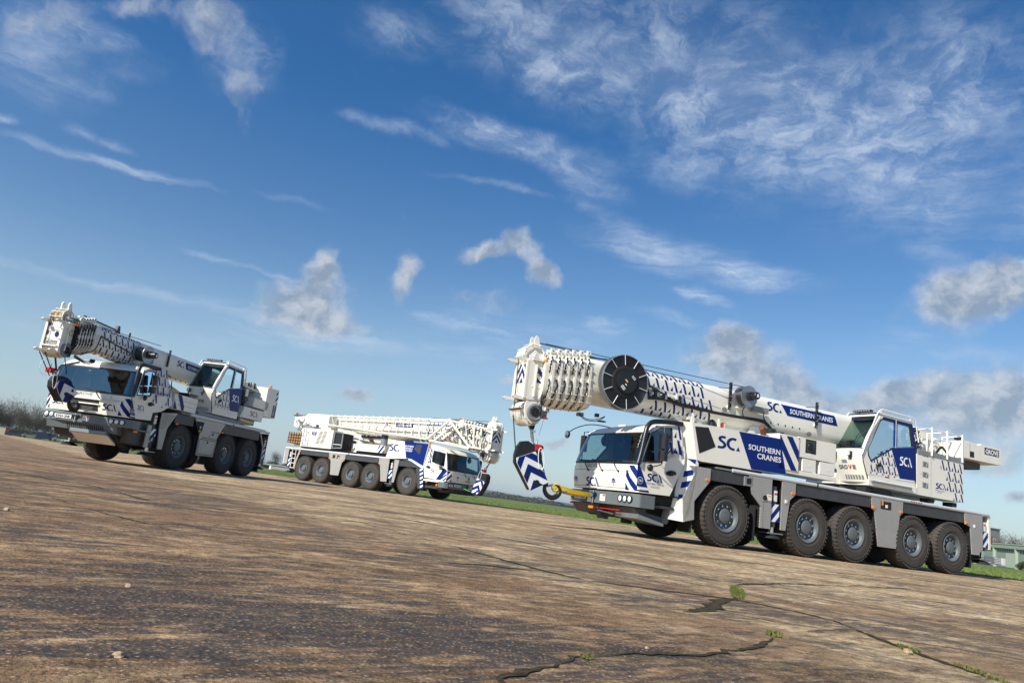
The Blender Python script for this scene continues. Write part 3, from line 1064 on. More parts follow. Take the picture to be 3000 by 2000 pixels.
def outrigger(T, s, hw, x0, x1, ztop, zbot, pad=0.45, rear=False):
    """vertical jack in its slot with the striped guard"""
    for sy in (-1, 1):
        mb = MB()
        xm = (x0 + x1) / 2
        mb.box(x0, x1, sy * (hw - 0.35), sy * (hw - 0.30), zbot, ztop, 'MB')
        mb.cyl((xm, sy * (hw - 0.13), zbot - 0.05), (xm, sy * (hw - 0.13), ztop), 0.085, 'DG', 14)
        mb.cyl((xm, sy * (hw - 0.13), zbot - 0.22), (xm, sy * (hw - 0.13), zbot), 0.055, 'CH', 12)
        wk = abs(x1 - x0)
        zc = lerp(zbot, ztop, 0.30)
        mb.box(xm - wk * 0.42, xm + wk * 0.42, sy * (hw - 0.05), sy * (hw - 0.03), zc - 0.20, zc + 0.22, 'WD')
        fr = side(sy, hw - 0.03)
        a0, a1 = sorted((-sy * (xm - wk * 0.42), -sy * (xm + wk * 0.42)))
        stripes(mb, fr, [(a0, zc - 0.20), (a1, zc - 0.20), (a1, zc + 0.22), (a0, zc + 0.22)], 2.4, R(48), 'B', 0.5)
        mb.box(xm - 0.05, xm + 0.05, sy * (hw - 0.07), sy * (hw - 0.04), ztop - 0.36, ztop - 0.10, 'PL')
        mb.box(xm - 0.045, xm + 0.045, sy * (hw - 0.039), sy * (hw - 0.035), ztop - 0.20, ztop - 0.16, 'RD')
        o = mb.build('outrigger_jack', T, 0.004)
        mb = MB()
        mb.cyl((xm, sy * (hw - 0.13), pad + 0.02), (xm, sy * (hw - 0.13), pad + 0.06), 0.05, 'CH', 10)
        mb.box(xm - 0.28, xm + 0.22, sy * (hw - 0.3), sy * (hw - 0.02), pad - 0.005, pad + 0.025, 'ST')
        mb.lathe([(0.08, -0.0), (0.20, -0.05), (0.24, -0.10), (0.02, -0.10)], (xm, sy * (hw - 0.16), pad - 0.01), 'z', 'MB', 16)
        mb.build('outrigger_pad', o, 0.004)


def boom_profile(h, w, n=6, rt=0.24, rb=0.36):
    """closed section (y,z) with z from -h/2..h/2; rounded shoulders and a rounder belly"""
    P = []
    def arc(cy, cz, ry, rz, a0, a1):
        for i in range(n + 1):
            a = R(lerp(a0, a1, i / n))
            P.append((cy + ry * math.cos(a), cz + rz * math.sin(a)))
    arc(w / 2 - rt * w, h / 2 - rt * h, rt * w, rt * h, 0, 90)
    arc(-w / 2 + rt * w, h / 2 - rt * h, rt * w, rt * h, 90, 180)
    arc(-w / 2 + rb * w, -h / 2 + rb * h, rb * w, rb * h, 180, 270)
    arc(w / 2 - rb * w, -h / 2 + rb * h, rb * w, rb * h, 270, 360)
    return P


def sweep(mb, secs, mat, smooth=True, caps=True):
    """secs: list of (x, zc, profile)"""
    n = len(secs[0][2])
    vs = []
    for x, zc, pr in secs:
        vs += [(x, y, zc + z) for y, z in pr]
    fs = []
    for i in range(len(secs) - 1):
        for j in range(n):
            k = (j + 1) % n
            fs.append((i * n + j, i * n + k, (i + 1) * n + k, (i + 1) * n + j))
    mb.add(vs, fs, mat, smooth)
    if caps:
        mb.add(vs, [tuple(range(n))[::-1], tuple(range((len(secs) - 1) * n, len(secs) * n))], mat)


def boom_frame(s, prof_at, off=0.004):
    """frame wrapped on the boom's flank: a along reading direction, b = height above the boom's belly, measured along the skin"""
    cache = {}
    def fr(a, b):
        x = -s * a
        zc, pr = prof_at(x)
        key = id(pr)
        if key not in cache:
            # near flank from the crown down to the belly
            pts = [p for p in pr]
            h = max(p[1] for p in pts)
            flank = sorted([(abs(p[0]), p[1]) for p in pts if p[0] * 1 > 0], key=lambda q: -q[1])
            # order along the skin: crown (large z) to belly
            up = [q for q in flank]
            L = [0.0]
            for u, v in zip(up, up[1:]):
                L.append(L[-1] + math.dist(u, v))
            # arc length origin at the middle of the flank (z = 0)
            m0 = 0
            for i in range(len(up) - 1):
                if up[i][1] >= 0 >= up[i + 1][1] and up[i][1] != up[i + 1][1]:
                    m0 = L[i] + (L[i + 1] - L[i]) * (up[i][1] / (up[i][1] - up[i + 1][1]))
            cache[key] = (up, L, m0)
        up, L, m0 = cache[key]
        t = m0 - b
        t = min(max(t, 0.0), L[-1] - 1e-6)
        for i in range(len(L) - 1):
            if L[i] <= t <= L[i + 1]:
                q = (t - L[i]) / max(1e-9, L[i + 1] - L[i])
                y = lerp(up[i][0], up[i + 1][0], q); z = lerp(up[i][1], up[i + 1][1], q)
                ny, nz = up[i + 1][1] - up[i][1], -(up[i + 1][0] - up[i][0])
                l = math.hypot(ny, nz) or 1
                ny, nz = -ny / l, -nz / l
                return (x, s * (y + ny * off), zc + z + nz * off)
        return (x, s * up[-1][0], zc + up[-1][1])
    return fr


def hoses(mb, pts, r, n=2, sp=0.03, mat='K', seed=0):
    q = random.Random(seed)
    for k in range(n):
        P = [(p[0] + q.uniform(-1, 1) * sp * 0.3, p[1], p[2] - k * sp + q.uniform(-1, 1) * sp * 0.3) for p in pts]
        mb.tube(smoothpath(P, 4), r, mat, 6)


def smoothpath(P, n=5):
    """Catmull-Rom"""
    P = [Vector(p) for p in P]
    if len(P) < 3:
        return P
    out = []
    for i in range(len(P) - 1):
        p0, p1, p2, p3 = P[max(i - 1, 0)], P[i], P[i + 1], P[min(i + 2, len(P) - 1)]
        for k in range(n):
            t = k / n
            out.append(0.5 * ((2 * p1) + (-p0 + p2) * t + (2 * p0 - 5 * p1 + 4 * p2 - p3) * t * t + (-p0 + 3 * p1 - 3 * p2 + p3) * t ** 3))
    out.append(P[-1])
    return out


def boom_collars(T, s, x0, x1, n, zc, h, w, shrink, black=False):
    """nested ends of the telescopic sections, outermost at x0, innermost nearest the head at x1"""
    for i in range(n):
        x = lerp(x0, x1, i / (n - 1))
        hh, ww = h * (1 - shrink * i), w * (1 - shrink * i)
        step = (x1 - x0) / (n - 1)
        mb = MB()
        zz = zc - 0.02 * i
        pr = boom_profile(hh, ww)
        pi = boom_profile(hh * 0.90, ww * 0.88)
        sweep(mb, [(x - step * 0.95, zz, pi), (x + step * 0.95, zz, pi)], 'MB' if black else 'W')
        ft = 0.014 if black else 0.03
        sweep(mb, [(x - ft, zz, pr), (x + ft, zz, pr)], 'W', False)
        pb = boom_profile(hh * 0.955, ww * 0.95)
        sweep(mb, [(x - step * 0.62, zz, boom_profile(hh * 0.93, ww * 0.92)), (x - step * 0.5, zz, pb), (x - 0.03, zz, pb)], 'K' if black else 'W', False)
        # gussets between the flanges
        for sy in (-1, 1):
            for zq in (-0.36, -0.24, -0.1, 0.06, 0.22, 0.38):
                z = zz + zq * hh
                mb.box(x - step * 0.5, x, sy * (ww / 2 - 0.075), sy * (ww / 2 + 0.004) if abs(zq) < 0.3 else sy * (ww / 2 - 0.03), z - 0.008, z + 0.008, 'W')
            if black:
                for zq in (-0.3, -0.2, -0.1, 0.0, 0.1):
                    mb.cyl((x - step * 0.3, sy * (ww / 2 - 0.03), zz + zq * hh), (x - step * 0.3, sy * (ww / 2 - 0.005), zz + zq * hh), 0.014, 'PL', 6)
        # rope guide rollers on the crown
        zt = zz + hh / 2
        for yy in (-0.30, -0.12, 0.12, 0.30):
            mb.box(x - 0.045, x + 0.045, yy - 0.012, yy + 0.012, zt - 0.03, zt + 0.15, 'W')
        mb.cyl((x, -0.32, zt + 0.09), (x, 0.32, zt + 0.09), 0.035, 'AL', 10)
        for yy in (-0.34, 0.34):
            mb.lathe([(0.02, -0.02), (0.055, -0.02), (0.055, 0.02), (0.02, 0.02)], (x, yy, zt + 0.09), 'y', 'W', 8, False)
        o = mb.build('boom_collar', T, 0.004)
        # grease lines: lumpy black hoses hanging on the flank
        mb = MB()
        q = random.Random(i * 3 + 1)
        for sy in (-1, 1):
            for za, zb in ((0.42, 0.12), (-0.02, -0.50)):
                P = []
                nn = 9
                for k in range(nn + 1):
                    zq = lerp(za, zb, k / nn)
                    yy = ww / 2 * (1.02 if zq > -0.15 else max(0.35, 1.02 - ((-zq - 0.15) / 0.35) ** 2 * 0.62))
                    P.append((x + step * 0.42 + q.uniform(-0.018, 0.018) + 0.02 * math.sin(zq * 14), sy * (yy - 0.03 + q.uniform(0, 0.03)), zz + zq * hh))
                mb.tube(smoothpath(P, 3), 0.015, 'MB', 6)
                for p in P[::2]:
                    mb.box(p[0] - 0.016, p[0] + 0.016, p[1] - 0.016, p[1] + 0.016, p[2] - 0.022, p[2] + 0.022, 'K')
        mb.pieces('grease_line', o)


def reel(T, name, x, y0, y1, z, r, s, big=False):
    """cable reel with its axis across the boom; y0 inner flange, y1 outer flange"""
    mb = MB()
    o = (x, 0, z)
    yo = s * y1; yi = s * y0
    sg = s
    if big:
        mb.lathe([(0.02, yi), (r * 0.99, yi), (r, yi + sg * 0.012), (r, yi + sg * 0.02), (r * 0.55, yi + sg * 0.03)], o, 'y', 'MG', 64, False)
        mb.lathe([(r * 0.55, yi + sg * 0.03), (r * 0.60, yo - sg * 0.05), (r * 0.96, yo - sg * 0.03)], o, 'y', 'MB', 64, False)
        for k in range(14):
            rr = lerp(r * 0.60, r * 0.965, k / 13)
            mb.lathe([(rr - 0.012, yo - sg * 0.03), (rr - 0.006, yo - sg * 0.018), (rr + 0.006, yo - sg * 0.018), (rr + 0.012, yo - sg * 0.03)], o, 'y', 'K', 64)
        mb.lathe([(r * 0.972, yo - sg * 0.05), (r * 0.972, yo), (r * 1.0, yo), (r, yo - sg * 0.05)], o, 'y', 'ST', 64, False)
        mb.lathe([(r * 0.60, yo - sg * 0.03), (r * 0.58, yo - sg * 0.01), (r * 0.54, yo), (0.01, yo)], o, 'y', 'MB', 48, False)
        mb.lathe([(r * 0.42, yo), (r * 0.42, yo + sg * 0.05), (r * 0.38, yo + sg * 0.06), (0.01, yo + sg * 0.06)], o, 'y', 'K', 40, False)
        for k in range(10):
            a = R(36 * k + 10)
            c, q = math.cos(a), math.sin(a)
            mb.tube([(x + c * r * 0.62, yo + sg * 0.004, z + q * r * 0.62), (x + c * r * 0.985, yo + sg * 0.004, z + q * r * 0.985)], 0.009, 'AL', 6)
        fr = side(s, y1 + 0.06)
        xa = -s * x
        for (ax, az, w, h, m_) in ((0.17, 0.12, 0.11, 0.055, 'PL'), (-0.02, 0.02, 0.09, 0.04, 'YL'), (-0.10, -0.15, 0.12, 0.07, 'PL'), (-0.03, -0.07, 0.05, 0.03, 'PL')):
            c, q = math.cos(R(-38)), math.sin(R(-38))
            P = [(-w / 2, -h / 2), (w / 2, -h / 2), (w / 2, h / 2), (-w / 2, h / 2)]
            mb.mark([(xa + ax + c * u - q * v, z + az + q * u + c * v) for u, v in P], fr, m_)
            if m_ == 'PL' and w > 0.06:
                for e in (-1, 0, 1):
                    P2 = [(e * w / 3.4 - 0.011, -0.014), (e * w / 3.4 + 0.011, -0.014), (e * w / 3.4 + 0.011, 0.014), (e * w / 3.4 - 0.011, 0.014)]
                    mb.mark([(xa + ax + c * u - q * v, z + az + q * u + c * v) for u, v in P2], side(s, y1 + 0.0615), 'K')
        mb.box(x - 0.10, x + 0.10, s * 0.40, yi, z - 0.10, z + 0.10, 'W')
    else:
        mb.lathe([(0.02, yi), (r, yi), (r * 1.01, yi + sg * 0.01), (r, yi + sg * 0.02), (r * 0.6, yi + sg * 0.03), (r * 0.62, yi + sg * 0.04)], o, 'y', 'ST', 40, False)
        n = 10
        pf = []
        for k in range(n * 2 + 1):
            pf.append((r * (0.80 if k % 2 else 0.78), lerp(yi + sg * 0.03, yo - sg * 0.03, k / (2 * n))))
        mb.lathe(pf, o, 'y', 'K', 40, False)
        mb.lathe([(r * 0.78, yo - sg * 0.03), (r * 0.99, yo - sg * 0.02), (r * 1.02, yo - sg * 0.01), (r * 1.02, yo + sg * 0.005), (r * 0.95, yo), (r * 0.3, yo - sg * 0.006), (0.01, yo)], o, 'y', 'ST', 40, False)
        mb.lathe([(r * 0.42, yo), (r * 0.42, yo + sg * 0.10), (r * 0.30, yo + sg * 0.11), (r * 0.30, yo + sg * 0.15), (r * 0.36, yo + sg * 0.16), (r * 0.36, yo + sg * 0.27), (r * 0.30, yo + sg * 0.29), (0.005, yo + sg * 0.29)], o, 'y', 'K', 28, False)
        mb.mark([(-s * x + a, z + b) for a, b in ((-0.035, -0.045), (0.035, -0.035), (0.03, 0.045), (-0.03, 0.035))], side(s, y1 + 0.29), 'PL')
        mb.box(x - 0.12, x - 0.05, yo, yo + sg * 0.04, z + 0.03, z + 0.08, 'RD')
        mb.box(x - 0.06, x + 0.06, s * 0.40, yi, z - 0.06, z + 0.06, 'W')
        mb.box(x - 0.2, x + 0.1, s * 0.42, yi, z - r - 0.02, z - r + 0.02, 'W')
    return mb.build(name, T)


def boom_head(T, s, xb, xf, hw, z0, z1, zs, rs, parts=5, chev=True, topr=0.30, zt=3.75, slots=False, bright='SH'):
    """head of the inner section: plate box, lower rope sheaves (axis across), upper sheaves with guard, lugs"""
    mb = MB()
    side_p = [(xb, z0 + 0.05), (xf - 0.10, z0), (xf, z0 + 0.05), (xf - 0.03, z1), (xb + 0.10, z1 + 0.02), (xb, z1 - 0.12)]
    for sy in (-1, 1):
        mb.prism(ccw(side_p), sy * (hw - 0.05), sy * hw, 'y', 'W')
    mb.box(xf - 0.06, xf - 0.03, -hw + 0.04, hw - 0.04, z0 + 0.04, z1 - 0.02, 'W')
    for yy in (-hw + 0.03, hw - 0.03):
        mb.box(xf - 0.04, xf + 0.02, yy - 0.035, yy + 0.035, z0 + 0.02, z1 - 0.03, 'W')
    mb.box(xb + 0.02, xb + 0.05, -hw + 0.04, hw - 0.04, z0 + 0.10, z1 - 0.12, 'W')
    for sy in (-1, 1):      # stiffeners and cover plates on the cheeks
        mb.box(xb + 0.04, xf - 0.16, sy * hw, sy * (hw + 0.012), z0 + 0.30, z0 + 0.34, 'W')
        mb.box(xb + 0.22, xb + 0.26, sy * hw, sy * (hw + 0.04), z0 + 0.08, z1 - 0.10, 'W')
        mb.box(xb + 0.05, xf - 0.10, sy * hw, sy * (hw + 0.06), z1 - 0.02, z1 + 0.015, 'W')
    if chev:
        wk = 0.72
        chevrons(mb, front(xf - 0.03), -hw * wk, hw * wk, lerp(z0, z1, 0.42), z1 - 0.10, 3, 0.30, 'B', 0.5)
        for sy in (-1, 1):
            fr = side(sy, hw)
            a0, a1 = sorted((-sy * (xb + 0.02), -sy * (xb + 0.20)))
            stripes(mb, fr, [(a0, lerp(z0, z1, 0.45)), (a1, lerp(z0, z1, 0.45)), (a1, z1 - 0.12), (a0, z1 - 0.12)], 2.3, R(40) * sy * (-1 if sy == s else 1), 'B', 0.5)
    # bolts on the front plate
    for i in range(5):
        for yy in (-0.22, 0.0, 0.22):
            if (i * 7 + int(yy * 10)) % 3:
                mb.cyl((xf - 0.03, yy + 0.03 * (i % 2), z0 + 0.12 + i * 0.07), (xf - 0.022, yy + 0.03 * (i % 2), z0 + 0.12 + i * 0.07), 0.011, 'MG', 6)
    hd = mb.build('boom_head', T, 0.006)
    # lower sheaves
    mb = MB()
    n = parts
    y0 = -hw + 0.10; y1 = hw - 0.10
    for i in range(n):
        ya = lerp(y0, y1, i / n); yb = lerp(y0, y1, (i + 1) / n)
        q = (yb - ya) * 0.08
        mb.lathe([(0.10, ya + q), (rs * 0.98, ya + q), (rs, ya + 2 * q), (rs * 0.86, (ya + yb) / 2), (rs, yb - 2 * q), (rs * 0.98, yb - q), (0.10, yb - q)], (xf - rs * 0.95, 0, zs), 'y', bright, 36, False)
    mb.pieces('lower_sheave', hd)
    mb = MB()
    xc = xf - rs * 0.95
    for sy in (-1, 1):
        P = [(xb + 0.02, z0 + 0.10), (xb + 0.02, zs + 0.02), (xc - rs * 0.62, zs - rs * 0.62), (xc - rs * 0.05, zs - rs * 0.92), (xc + rs * 0.55, zs - rs * 0.55), (xc + rs * 0.72, zs + 0.1), (xf - 0.1, z0 + 0.06)]
        mb.prism(ccw(P), sy * (hw - 0.06), sy * (hw - 0.015), 'y', 'W')
        mb.lathe([(0.20, sy * (hw - 0.015)), (0.20, sy * (hw + 0.03)), (0.155, sy * (hw + 0.045)), (0.145, sy * (hw + 0.03)), (0.11, sy * (hw + 0.03)), (0.10, sy * (hw - 0.04)), (0.005, sy * (hw - 0.04))], (xc - 0.06, 0, zs), 'y', 'MG', 26, False)
        mb.lathe([(0.105, sy * (hw + 0.034)), (0.005, sy * (hw + 0.034))], (xc - 0.06, 0, zs), 'y', 'MB', 20, False)
    # rope keeper ribs round the sheaves
    for i in range(9):
        yy = lerp(-hw + 0.08, hw - 0.08, i / 8)
        P = [(xc + (rs + 0.02) * math.cos(R(a)), yy, zs + (rs + 0.02) * math.sin(R(a))) for a in range(-150, 31, 15)]
        mb.tube(P, 0.009, 'W', 4)
    mb.box(xf + 0.0, xf + 0.07, -hw * 0.9, hw * 0.9, zs + 0.03, zs + 0.06, 'RU' if s > 0 and parts > 5 else 'W')
    mb.build('sheave_cage', hd, 0.004)
    # upper sheaves with round guards
    mb = MB()
    for yy in (-0.20, -0.07, 0.07):
        mb.lathe([(0.05, yy - 0.04), (topr * 0.95, yy - 0.04), (topr, yy - 0.03), (topr * 0.88, yy), (topr, yy + 0.03), (topr * 0.95, yy + 0.04), (0.05, yy + 0.04)], (lerp(xb, xf, 0.55), 0, zt), 'y', bright, 32, False)
    mb.cyl((lerp(xb, xf, 0.55), -hw + 0.02, zt), (lerp(xb, xf, 0.55), hw - 0.02, zt), 0.05, 'AL', 12)
    mb.pieces('upper_sheave', hd)
    mb = MB()
    xc = lerp(xb, xf, 0.55)
    for yy in (-hw + 0.08, 0.16, hw - 0.12):
        P = [(xb + 0.06, z1 - 0.02)]
        P += [(xc + topr * 1.0 * math.cos(R(a)), zt + topr * 1.0 * math.sin(R(a))) for a in range(150, -31, -20)]
        P += [(xf - 0.08, z1 - 0.02)]
        if yy == 0.16 or yy > 0.2:
            # hoop with an open middle
            mb.tube([(p[0], yy, p[1]) for p in P], 0.022, 'W', 6)
        mb.prism(ccw([(xb + 0.1, z1 - 0.04), (xf - 0.12, z1 - 0.04), (xc + topr * 0.5, zt), (xc, zt + topr * 0.55), (xc - topr * 0.6, zt + 0.02)]), yy - 0.012, yy + 0.012, 'y', 'W')
    # keeper bars across the guards
    for a in (150, 110, 70, 30, -5):
        c, q = xc + (topr + 0.03) * math.cos(R(a)), zt + (topr + 0.03) * math.sin(R(a))
        mb.tube([(c, -hw + 0.06, q), (c, hw - 0.08, q)], 0.012, 'W', 5)
    # two ears standing on top
    for yy in (-0.12, 0.10):
        mb.prism(ccw([(xc - 0.16, zt + topr * 0.5), (xc + 0.02, zt + topr * 0.5), (xc + 0.02, zt + topr + 0.18), (xc - 0.02, zt + topr + 0.24), (xc - 0.08, zt + topr + 0.2)]), yy - 0.018, yy + 0.018, 'y', 'W')
    # pins and lugs pointing forward
    for yy in (-hw + 0.06, hw - 0.06):
        for zz in (z1 - 0.02, z0 + 0.02):
            mb.prism([(xf - 0.12, zz - 0.035), (xf + 0.22, zz - 0.03), (xf + 0.27, zz), (xf + 0.22, zz + 0.04), (xf - 0.12, zz + 0.045)], yy - 0.028, yy + 0.028, 'y', 'W')
        mb.prism([(xb - 0.20, zs + 0.06), (xb + 0.10, zs - 0.08), (xb + 0.10, zs + 0.22), (xb - 0.17, zs + 0.18)], yy - 0.02, yy + 0.02, 'y', 'W')
        mb.lathe([(0.03, yy - 0.04), (0.07, yy - 0.04), (0.07, yy + 0.04), (0.03, yy + 0.04)], (xb - 0.18, 0, zs + 0.12), 'y', 'W', 14, False)
    mb.pieces('head_guard', hd, 0.004)
    # electrical bits: amber lamp, hose loops and vertical pipes on the near cheek
    mb = MB()
    y = s * (hw + 0.05)
    mb.lathe([(0.0, -0.03), (0.05, -0.03), (0.06, 0.0), (0.05, 0.05), (0.0, 0.06)], (xb + 0.06, y, z1 + 0.0), 'z', 'OR', 12)
    for dx in (0.0, 0.045):
        mb.tube(smoothpath([(xb + 0.0 + dx, y, z1 + 0.15), (xb - 0.03 + dx, y + s * 0.02, lerp(z0, z1, 0.6)), (xb + 0.03 + dx, y + s * 0.01, z0 - 0.05), (xb + 0.02 + dx, y, zs - 0.05)], 5), 0.011, 'K', 6)
    for (dx, z, r_) in ((-0.10, lerp(z0, z1, 0.30), 0.12), (0.14, lerp(z0, z1, 0.70), 0.09), (-0.13, lerp(z0, z1, 0.75), 0.10)):
        mb.tube([(xb + dx + r_ * math.cos(R(a)), y + s * 0.03 * math.sin(R(a)), z + r_ * 0.8 * math.sin(R(a))) for a in range(0, 360, 24)], 0.006, 'K', 5, close=True)
    for k in range(9):
        mb.box(xb - 0.13 + 0.02 * math.sin(k * 2.1), xb - 0.05 + 0.03 * math.sin(k), y - s * 0.06, y, lerp(z0, z1, 0.12 + 0.09 * k), lerp(z0, z1, 0.16 + 0.09 * k), 'K' if k % 3 else 'MG')
    mb.pieces('head_wiring', hd)
    return hd


def rope(mb, a, b, r=0.011, mat='RP'):
    mb.tube([a, b], r, mat, 6)



# ------------------------------------------------------------------ carrier cab
def driver_cab(T, s, hw, p):
    """p: prof = [(x,z)...] of the nose from the sill up to the windscreen head; roof = [(x,z)...]; low / up outlines of the flank, win outline"""
    prof = p['prof']; zb = prof[0][1]; zbelt = p['zbelt']; zt = p['roof'][-1][1]
    ins = p.get('inset', 0.13)

    def hwz(z):
        return hw - ins * max(0.0, (z - zbelt)) / (zt - zbelt)

    def nx(z):
        for (x0, z0), (x1, z1) in zip(prof, prof[1:]):
            if z <= z1 or (x1, z1) == prof[-1]:
                return x0 + (x1 - x0) * (z - z0) / (z1 - z0)

    def bulge(k):
        k = abs(k)
        return p.get('bul', 0.05) * (1 - min(1, k / 0.9) ** 2) - (0.0 if k < 0.86 else (k - 0.86) / 0.14 * p.get('corner', 0.10))

    KS = [-1, -0.97, -0.92, -0.86, -0.7, -0.45, -0.2, 0, 0.2, 0.45, 0.7, 0.86, 0.92, 0.97, 1]

    def P3(k, z, d=0.0):
        return (nx(z) + bulge(k) + d, k * hwz(z), z)

    def fr(a, b, d=0.004):
        return (nx(b) + bulge(a / hwz(b)) + d, a, b)

    def skin(mb, z0, z1, n, mat, d=0.0, ks=KS):
        vs = []
        for i in range(n + 1):
            z = lerp(z0, z1, i / n)
            vs += [P3(k, z, d) for k in ks]
        m_ = len(ks)
        mb.add(vs, [(i * m_ + j, i * m_ + j + 1, (i + 1) * m_ + j + 1, (i + 1) * m_ + j) for i in range(n) for j in range(m_ - 1)], mat, True)
    zw0, zw1 = p['ws']
    body = MB()
    skin(body, zb, zw0, 8, 'W')
    skin(body, zb + 0.01, zw0, 4, 'IN', -0.05)
    # nose underside and header above the glass
    skin(body, zw1, prof[-1][1], 3, 'W')
    # shut lines
    for z in p['seams']:
        for k in range(24):
            a0, a1 = lerp(-0.93, 0.93, k / 24) * hw, lerp(-0.93, 0.93, (k + 1) / 24) * hw
            body.mark([(a0, z - 0.006), (a1, z - 0.006), (a1, z + 0.006), (a0, z + 0.006)], lambda a, b: fr(a, b, 0.002), 'MG')
    for a in p.get('vseams', ()):
        body.mark([(a - 0.005, p['seams'][0]), (a + 0.005, p['seams'][0]), (a + 0.005, zw0 - 0.03), (a - 0.005, zw0 - 0.03)], lambda a, b: fr(a, b, 0.002), 'MG')
    body.cuts = ([k * hw for k in KS] + [k * hw * 0.985 for k in KS], [lerp(zb, zw0, i / 8) for i in range(9)])
    p['front_marks'](body, fr)
    body.cuts = None
    # roof: lofted across
    rp = [prof[-1]] + p['roof']
    vs = []
    for (x, z) in rp:
        for k in (-1.0, -0.98, -0.9, 0, 0.9, 0.98, 1.0):
            dz = {1.0: -0.10, 0.98: -0.035, 0.9: 0.0, 0: 0.012}[abs(k)]
            vs.append((x + bulge(k) * (1 if (x, z) == rp[0] else 0.5), k * hwz(z), z + (dz if (x, z) != rp[0] else 0)))
    body.add(vs, [(i * 7 + j, i * 7 + j + 1, (i + 1) * 7 + j + 1, (i + 1) * 7 + j) for i in range(len(rp) - 1) for j in range(6)], 'W', True)
    # flanks
    for sy in (-1, 1):
        yf = lambda q, y, sy=sy: sy * (hwz(q[1]) - (0.0 if y > 0.5 else 0.045))
        lo = p['low']
        n = len(lo)
        vs = [(x, yf((x, z), 1), z) for x, z in lo] + [(x, yf((x, z), 0), z) for x, z in lo]
        body.add(vs, [tuple(range(n)), tuple(range(n, 2 * n))[::-1]] + [(i, (i + 1) % n, n + (i + 1) % n, n + i) for i in range(n)], 'W')
        body.ring(p['outer'], p['inner'], 1, 0, 'W', lambda q, y, sy=sy: yf(q, y, sy))
        # corner fill between the nose skin and the flank
        m_ = 8
        vs = []
        for i in range(m_ + 1):
            z = lerp(zb, prof[-1][1], i / m_)
            a = P3(sy * 1.0, z)
            xs_ = p['cx'](z)
            vs += [a, (xs_, sy * hwz(z), z)]
        body.add(vs, [(2 * i, 2 * i + 1, 2 * i + 3, 2 * i + 2) for i in range(m_)], 'W', True)
    xr = min(q[0] for q in p['low']); xrt = p['roof'][-1][0]
    body.prism([(xrt, zt - 0.02), (xrt + 0.06, zt - 0.02), (xr + 0.25, zb), (xr + 0.15, zb)], -hw + 0.12, hw - 0.12, 'y', 'IN')
    body.box(xr + 0.1, prof[0][0] - 0.12, -hw + 0.05, hw - 0.05, zb, zb + 0.03, 'MB')
    p['side_marks'](body, side(s, hw))
    o = body.build('cab_body', T)
    # black frames and seals
    mb = MB()
    for sy in (-1, 1):
        yo = lambda q, y, sy=sy: sy * (hwz(q[1]) + (0.006 if y > 0.5 else -0.05))
        cx_ = sum(q[0] for q in p['inner']) / len(p['inner']); cz_ = sum(q[1] for q in p['inner']) / len(p['inner'])
        outer = [(lerp(q[0], cx_, -0.10), lerp(q[1], cz_, -0.09)) for q in p['inner']]
        mb.ring(outer, p['inner'], 1, 0, 'K', yo)
    # windscreen seal
    for z0, z1 in ((zw0 - 0.005, zw0 + 0.045), (zw1 - 0.03, zw1 + 0.012)):
        skin(mb, z0, z1, 1, 'K', 0.005, [-0.99] + KS[2:-2] + [0.99])
    for sy in (-1, 1):
        skin(mb, zw0, zw1, 6, 'K', 0.006, sorted([sy * 0.93, sy * 0.96, sy * 0.999]))
    if p.get('hoop'):
        mb.tube(smoothpath([(x, s * (hwz(z) + 0.02), z) for x, z in p['hoop']], 5), 0.055, 'K', 10)
    mb.pieces('window_seal', T, 0.0)
    # glass
    mb = MB()
    skin(mb, zw0 + 0.03, zw1 - 0.02, 6, p.get('glass', 'GL'), 0.0, [k for k in KS if abs(k) < 0.95])
    mb.build('windscreen', T)
    for sy in (-1, 1):
        mb = MB()
        mb.add([(x, sy * (hwz(z) - 0.015), z) for x, z in p['inner']], [tuple(range(len(p['inner'])))], 'GD' if sy == s else 'GL')
        mb.build('side_window', T)
    # interior
    mb = MB()
    xd = prof[0][0] - 0.35
    mb.prism([(xd + 0.28, zw0 - 0.02), (xd, zw0 + 0.03), (xd - 0.12, zw0 - 0.12), (xd - 0.05, zb + 0.1), (xd + 0.2, zb + 0.1)], -hw + 0.12, hw - 0.12, 'y', 'IN')
    for sy in (-1, 1):
        y = sy * hw * 0.55
        mb.box(xd - 0.95, xd - 0.45, y - 0.24, y + 0.24, zb + 0.25, zb + 0.45, 'IN')
        mb.prism([(xd - 0.95, zb + 0.4), (xd - 0.80, zb + 0.42), (xd - 0.93, zb + 1.05), (xd - 1.05, zb + 1.05)], y - 0.22, y + 0.22, 'y', 'IN')
        mb.box(xd - 1.04, xd - 0.94, y - 0.13, y + 0.13, zb + 1.07, zb + 1.27, 'IN')
    y = s * hw * 0.55
    c = Vector((xd - 0.22, y, zw0 + 0.12))
    ring_ = []
    for k in range(20):
        a = 2 * math.pi * k / 20
        ring_.append(c + Vector((-0.11 * math.sin(a), 0.20 * math.cos(a), 0.17 * math.sin(a))))
    mb.tube(ring_, 0.016, 'K', 6, close=True)
    mb.tube([c, c + Vector((0.2, 0, -0.3))], 0.03, 'K', 6)
    mb.box(xd - 0.05, xd + 0.12, y - 0.35, y + 0.35, zw0 + 0.0, zw0 + 0.11, 'IN')
    mb.lathe([(0.01, 0.0), (0.13, 0.0), (0.15, 0.04), (0.1, 0.09), (0.01, 0.10)], (xd + 0.1, -s * 0.35, zw1 - 0.16), 'x', 'K', 18)
    for k in (0.3, -0.2):
        mb.tube([(xd + 0.1, k, zw1 - 0.02), (xd + 0.05, k + 0.05, zw1 - 0.22)], 0.012, 'K', 5)
    mb.box(xd - 0.02, xd + 0.03, 0.02, 0.28, zw1 - 0.34, zw1 - 0.22, 'K')
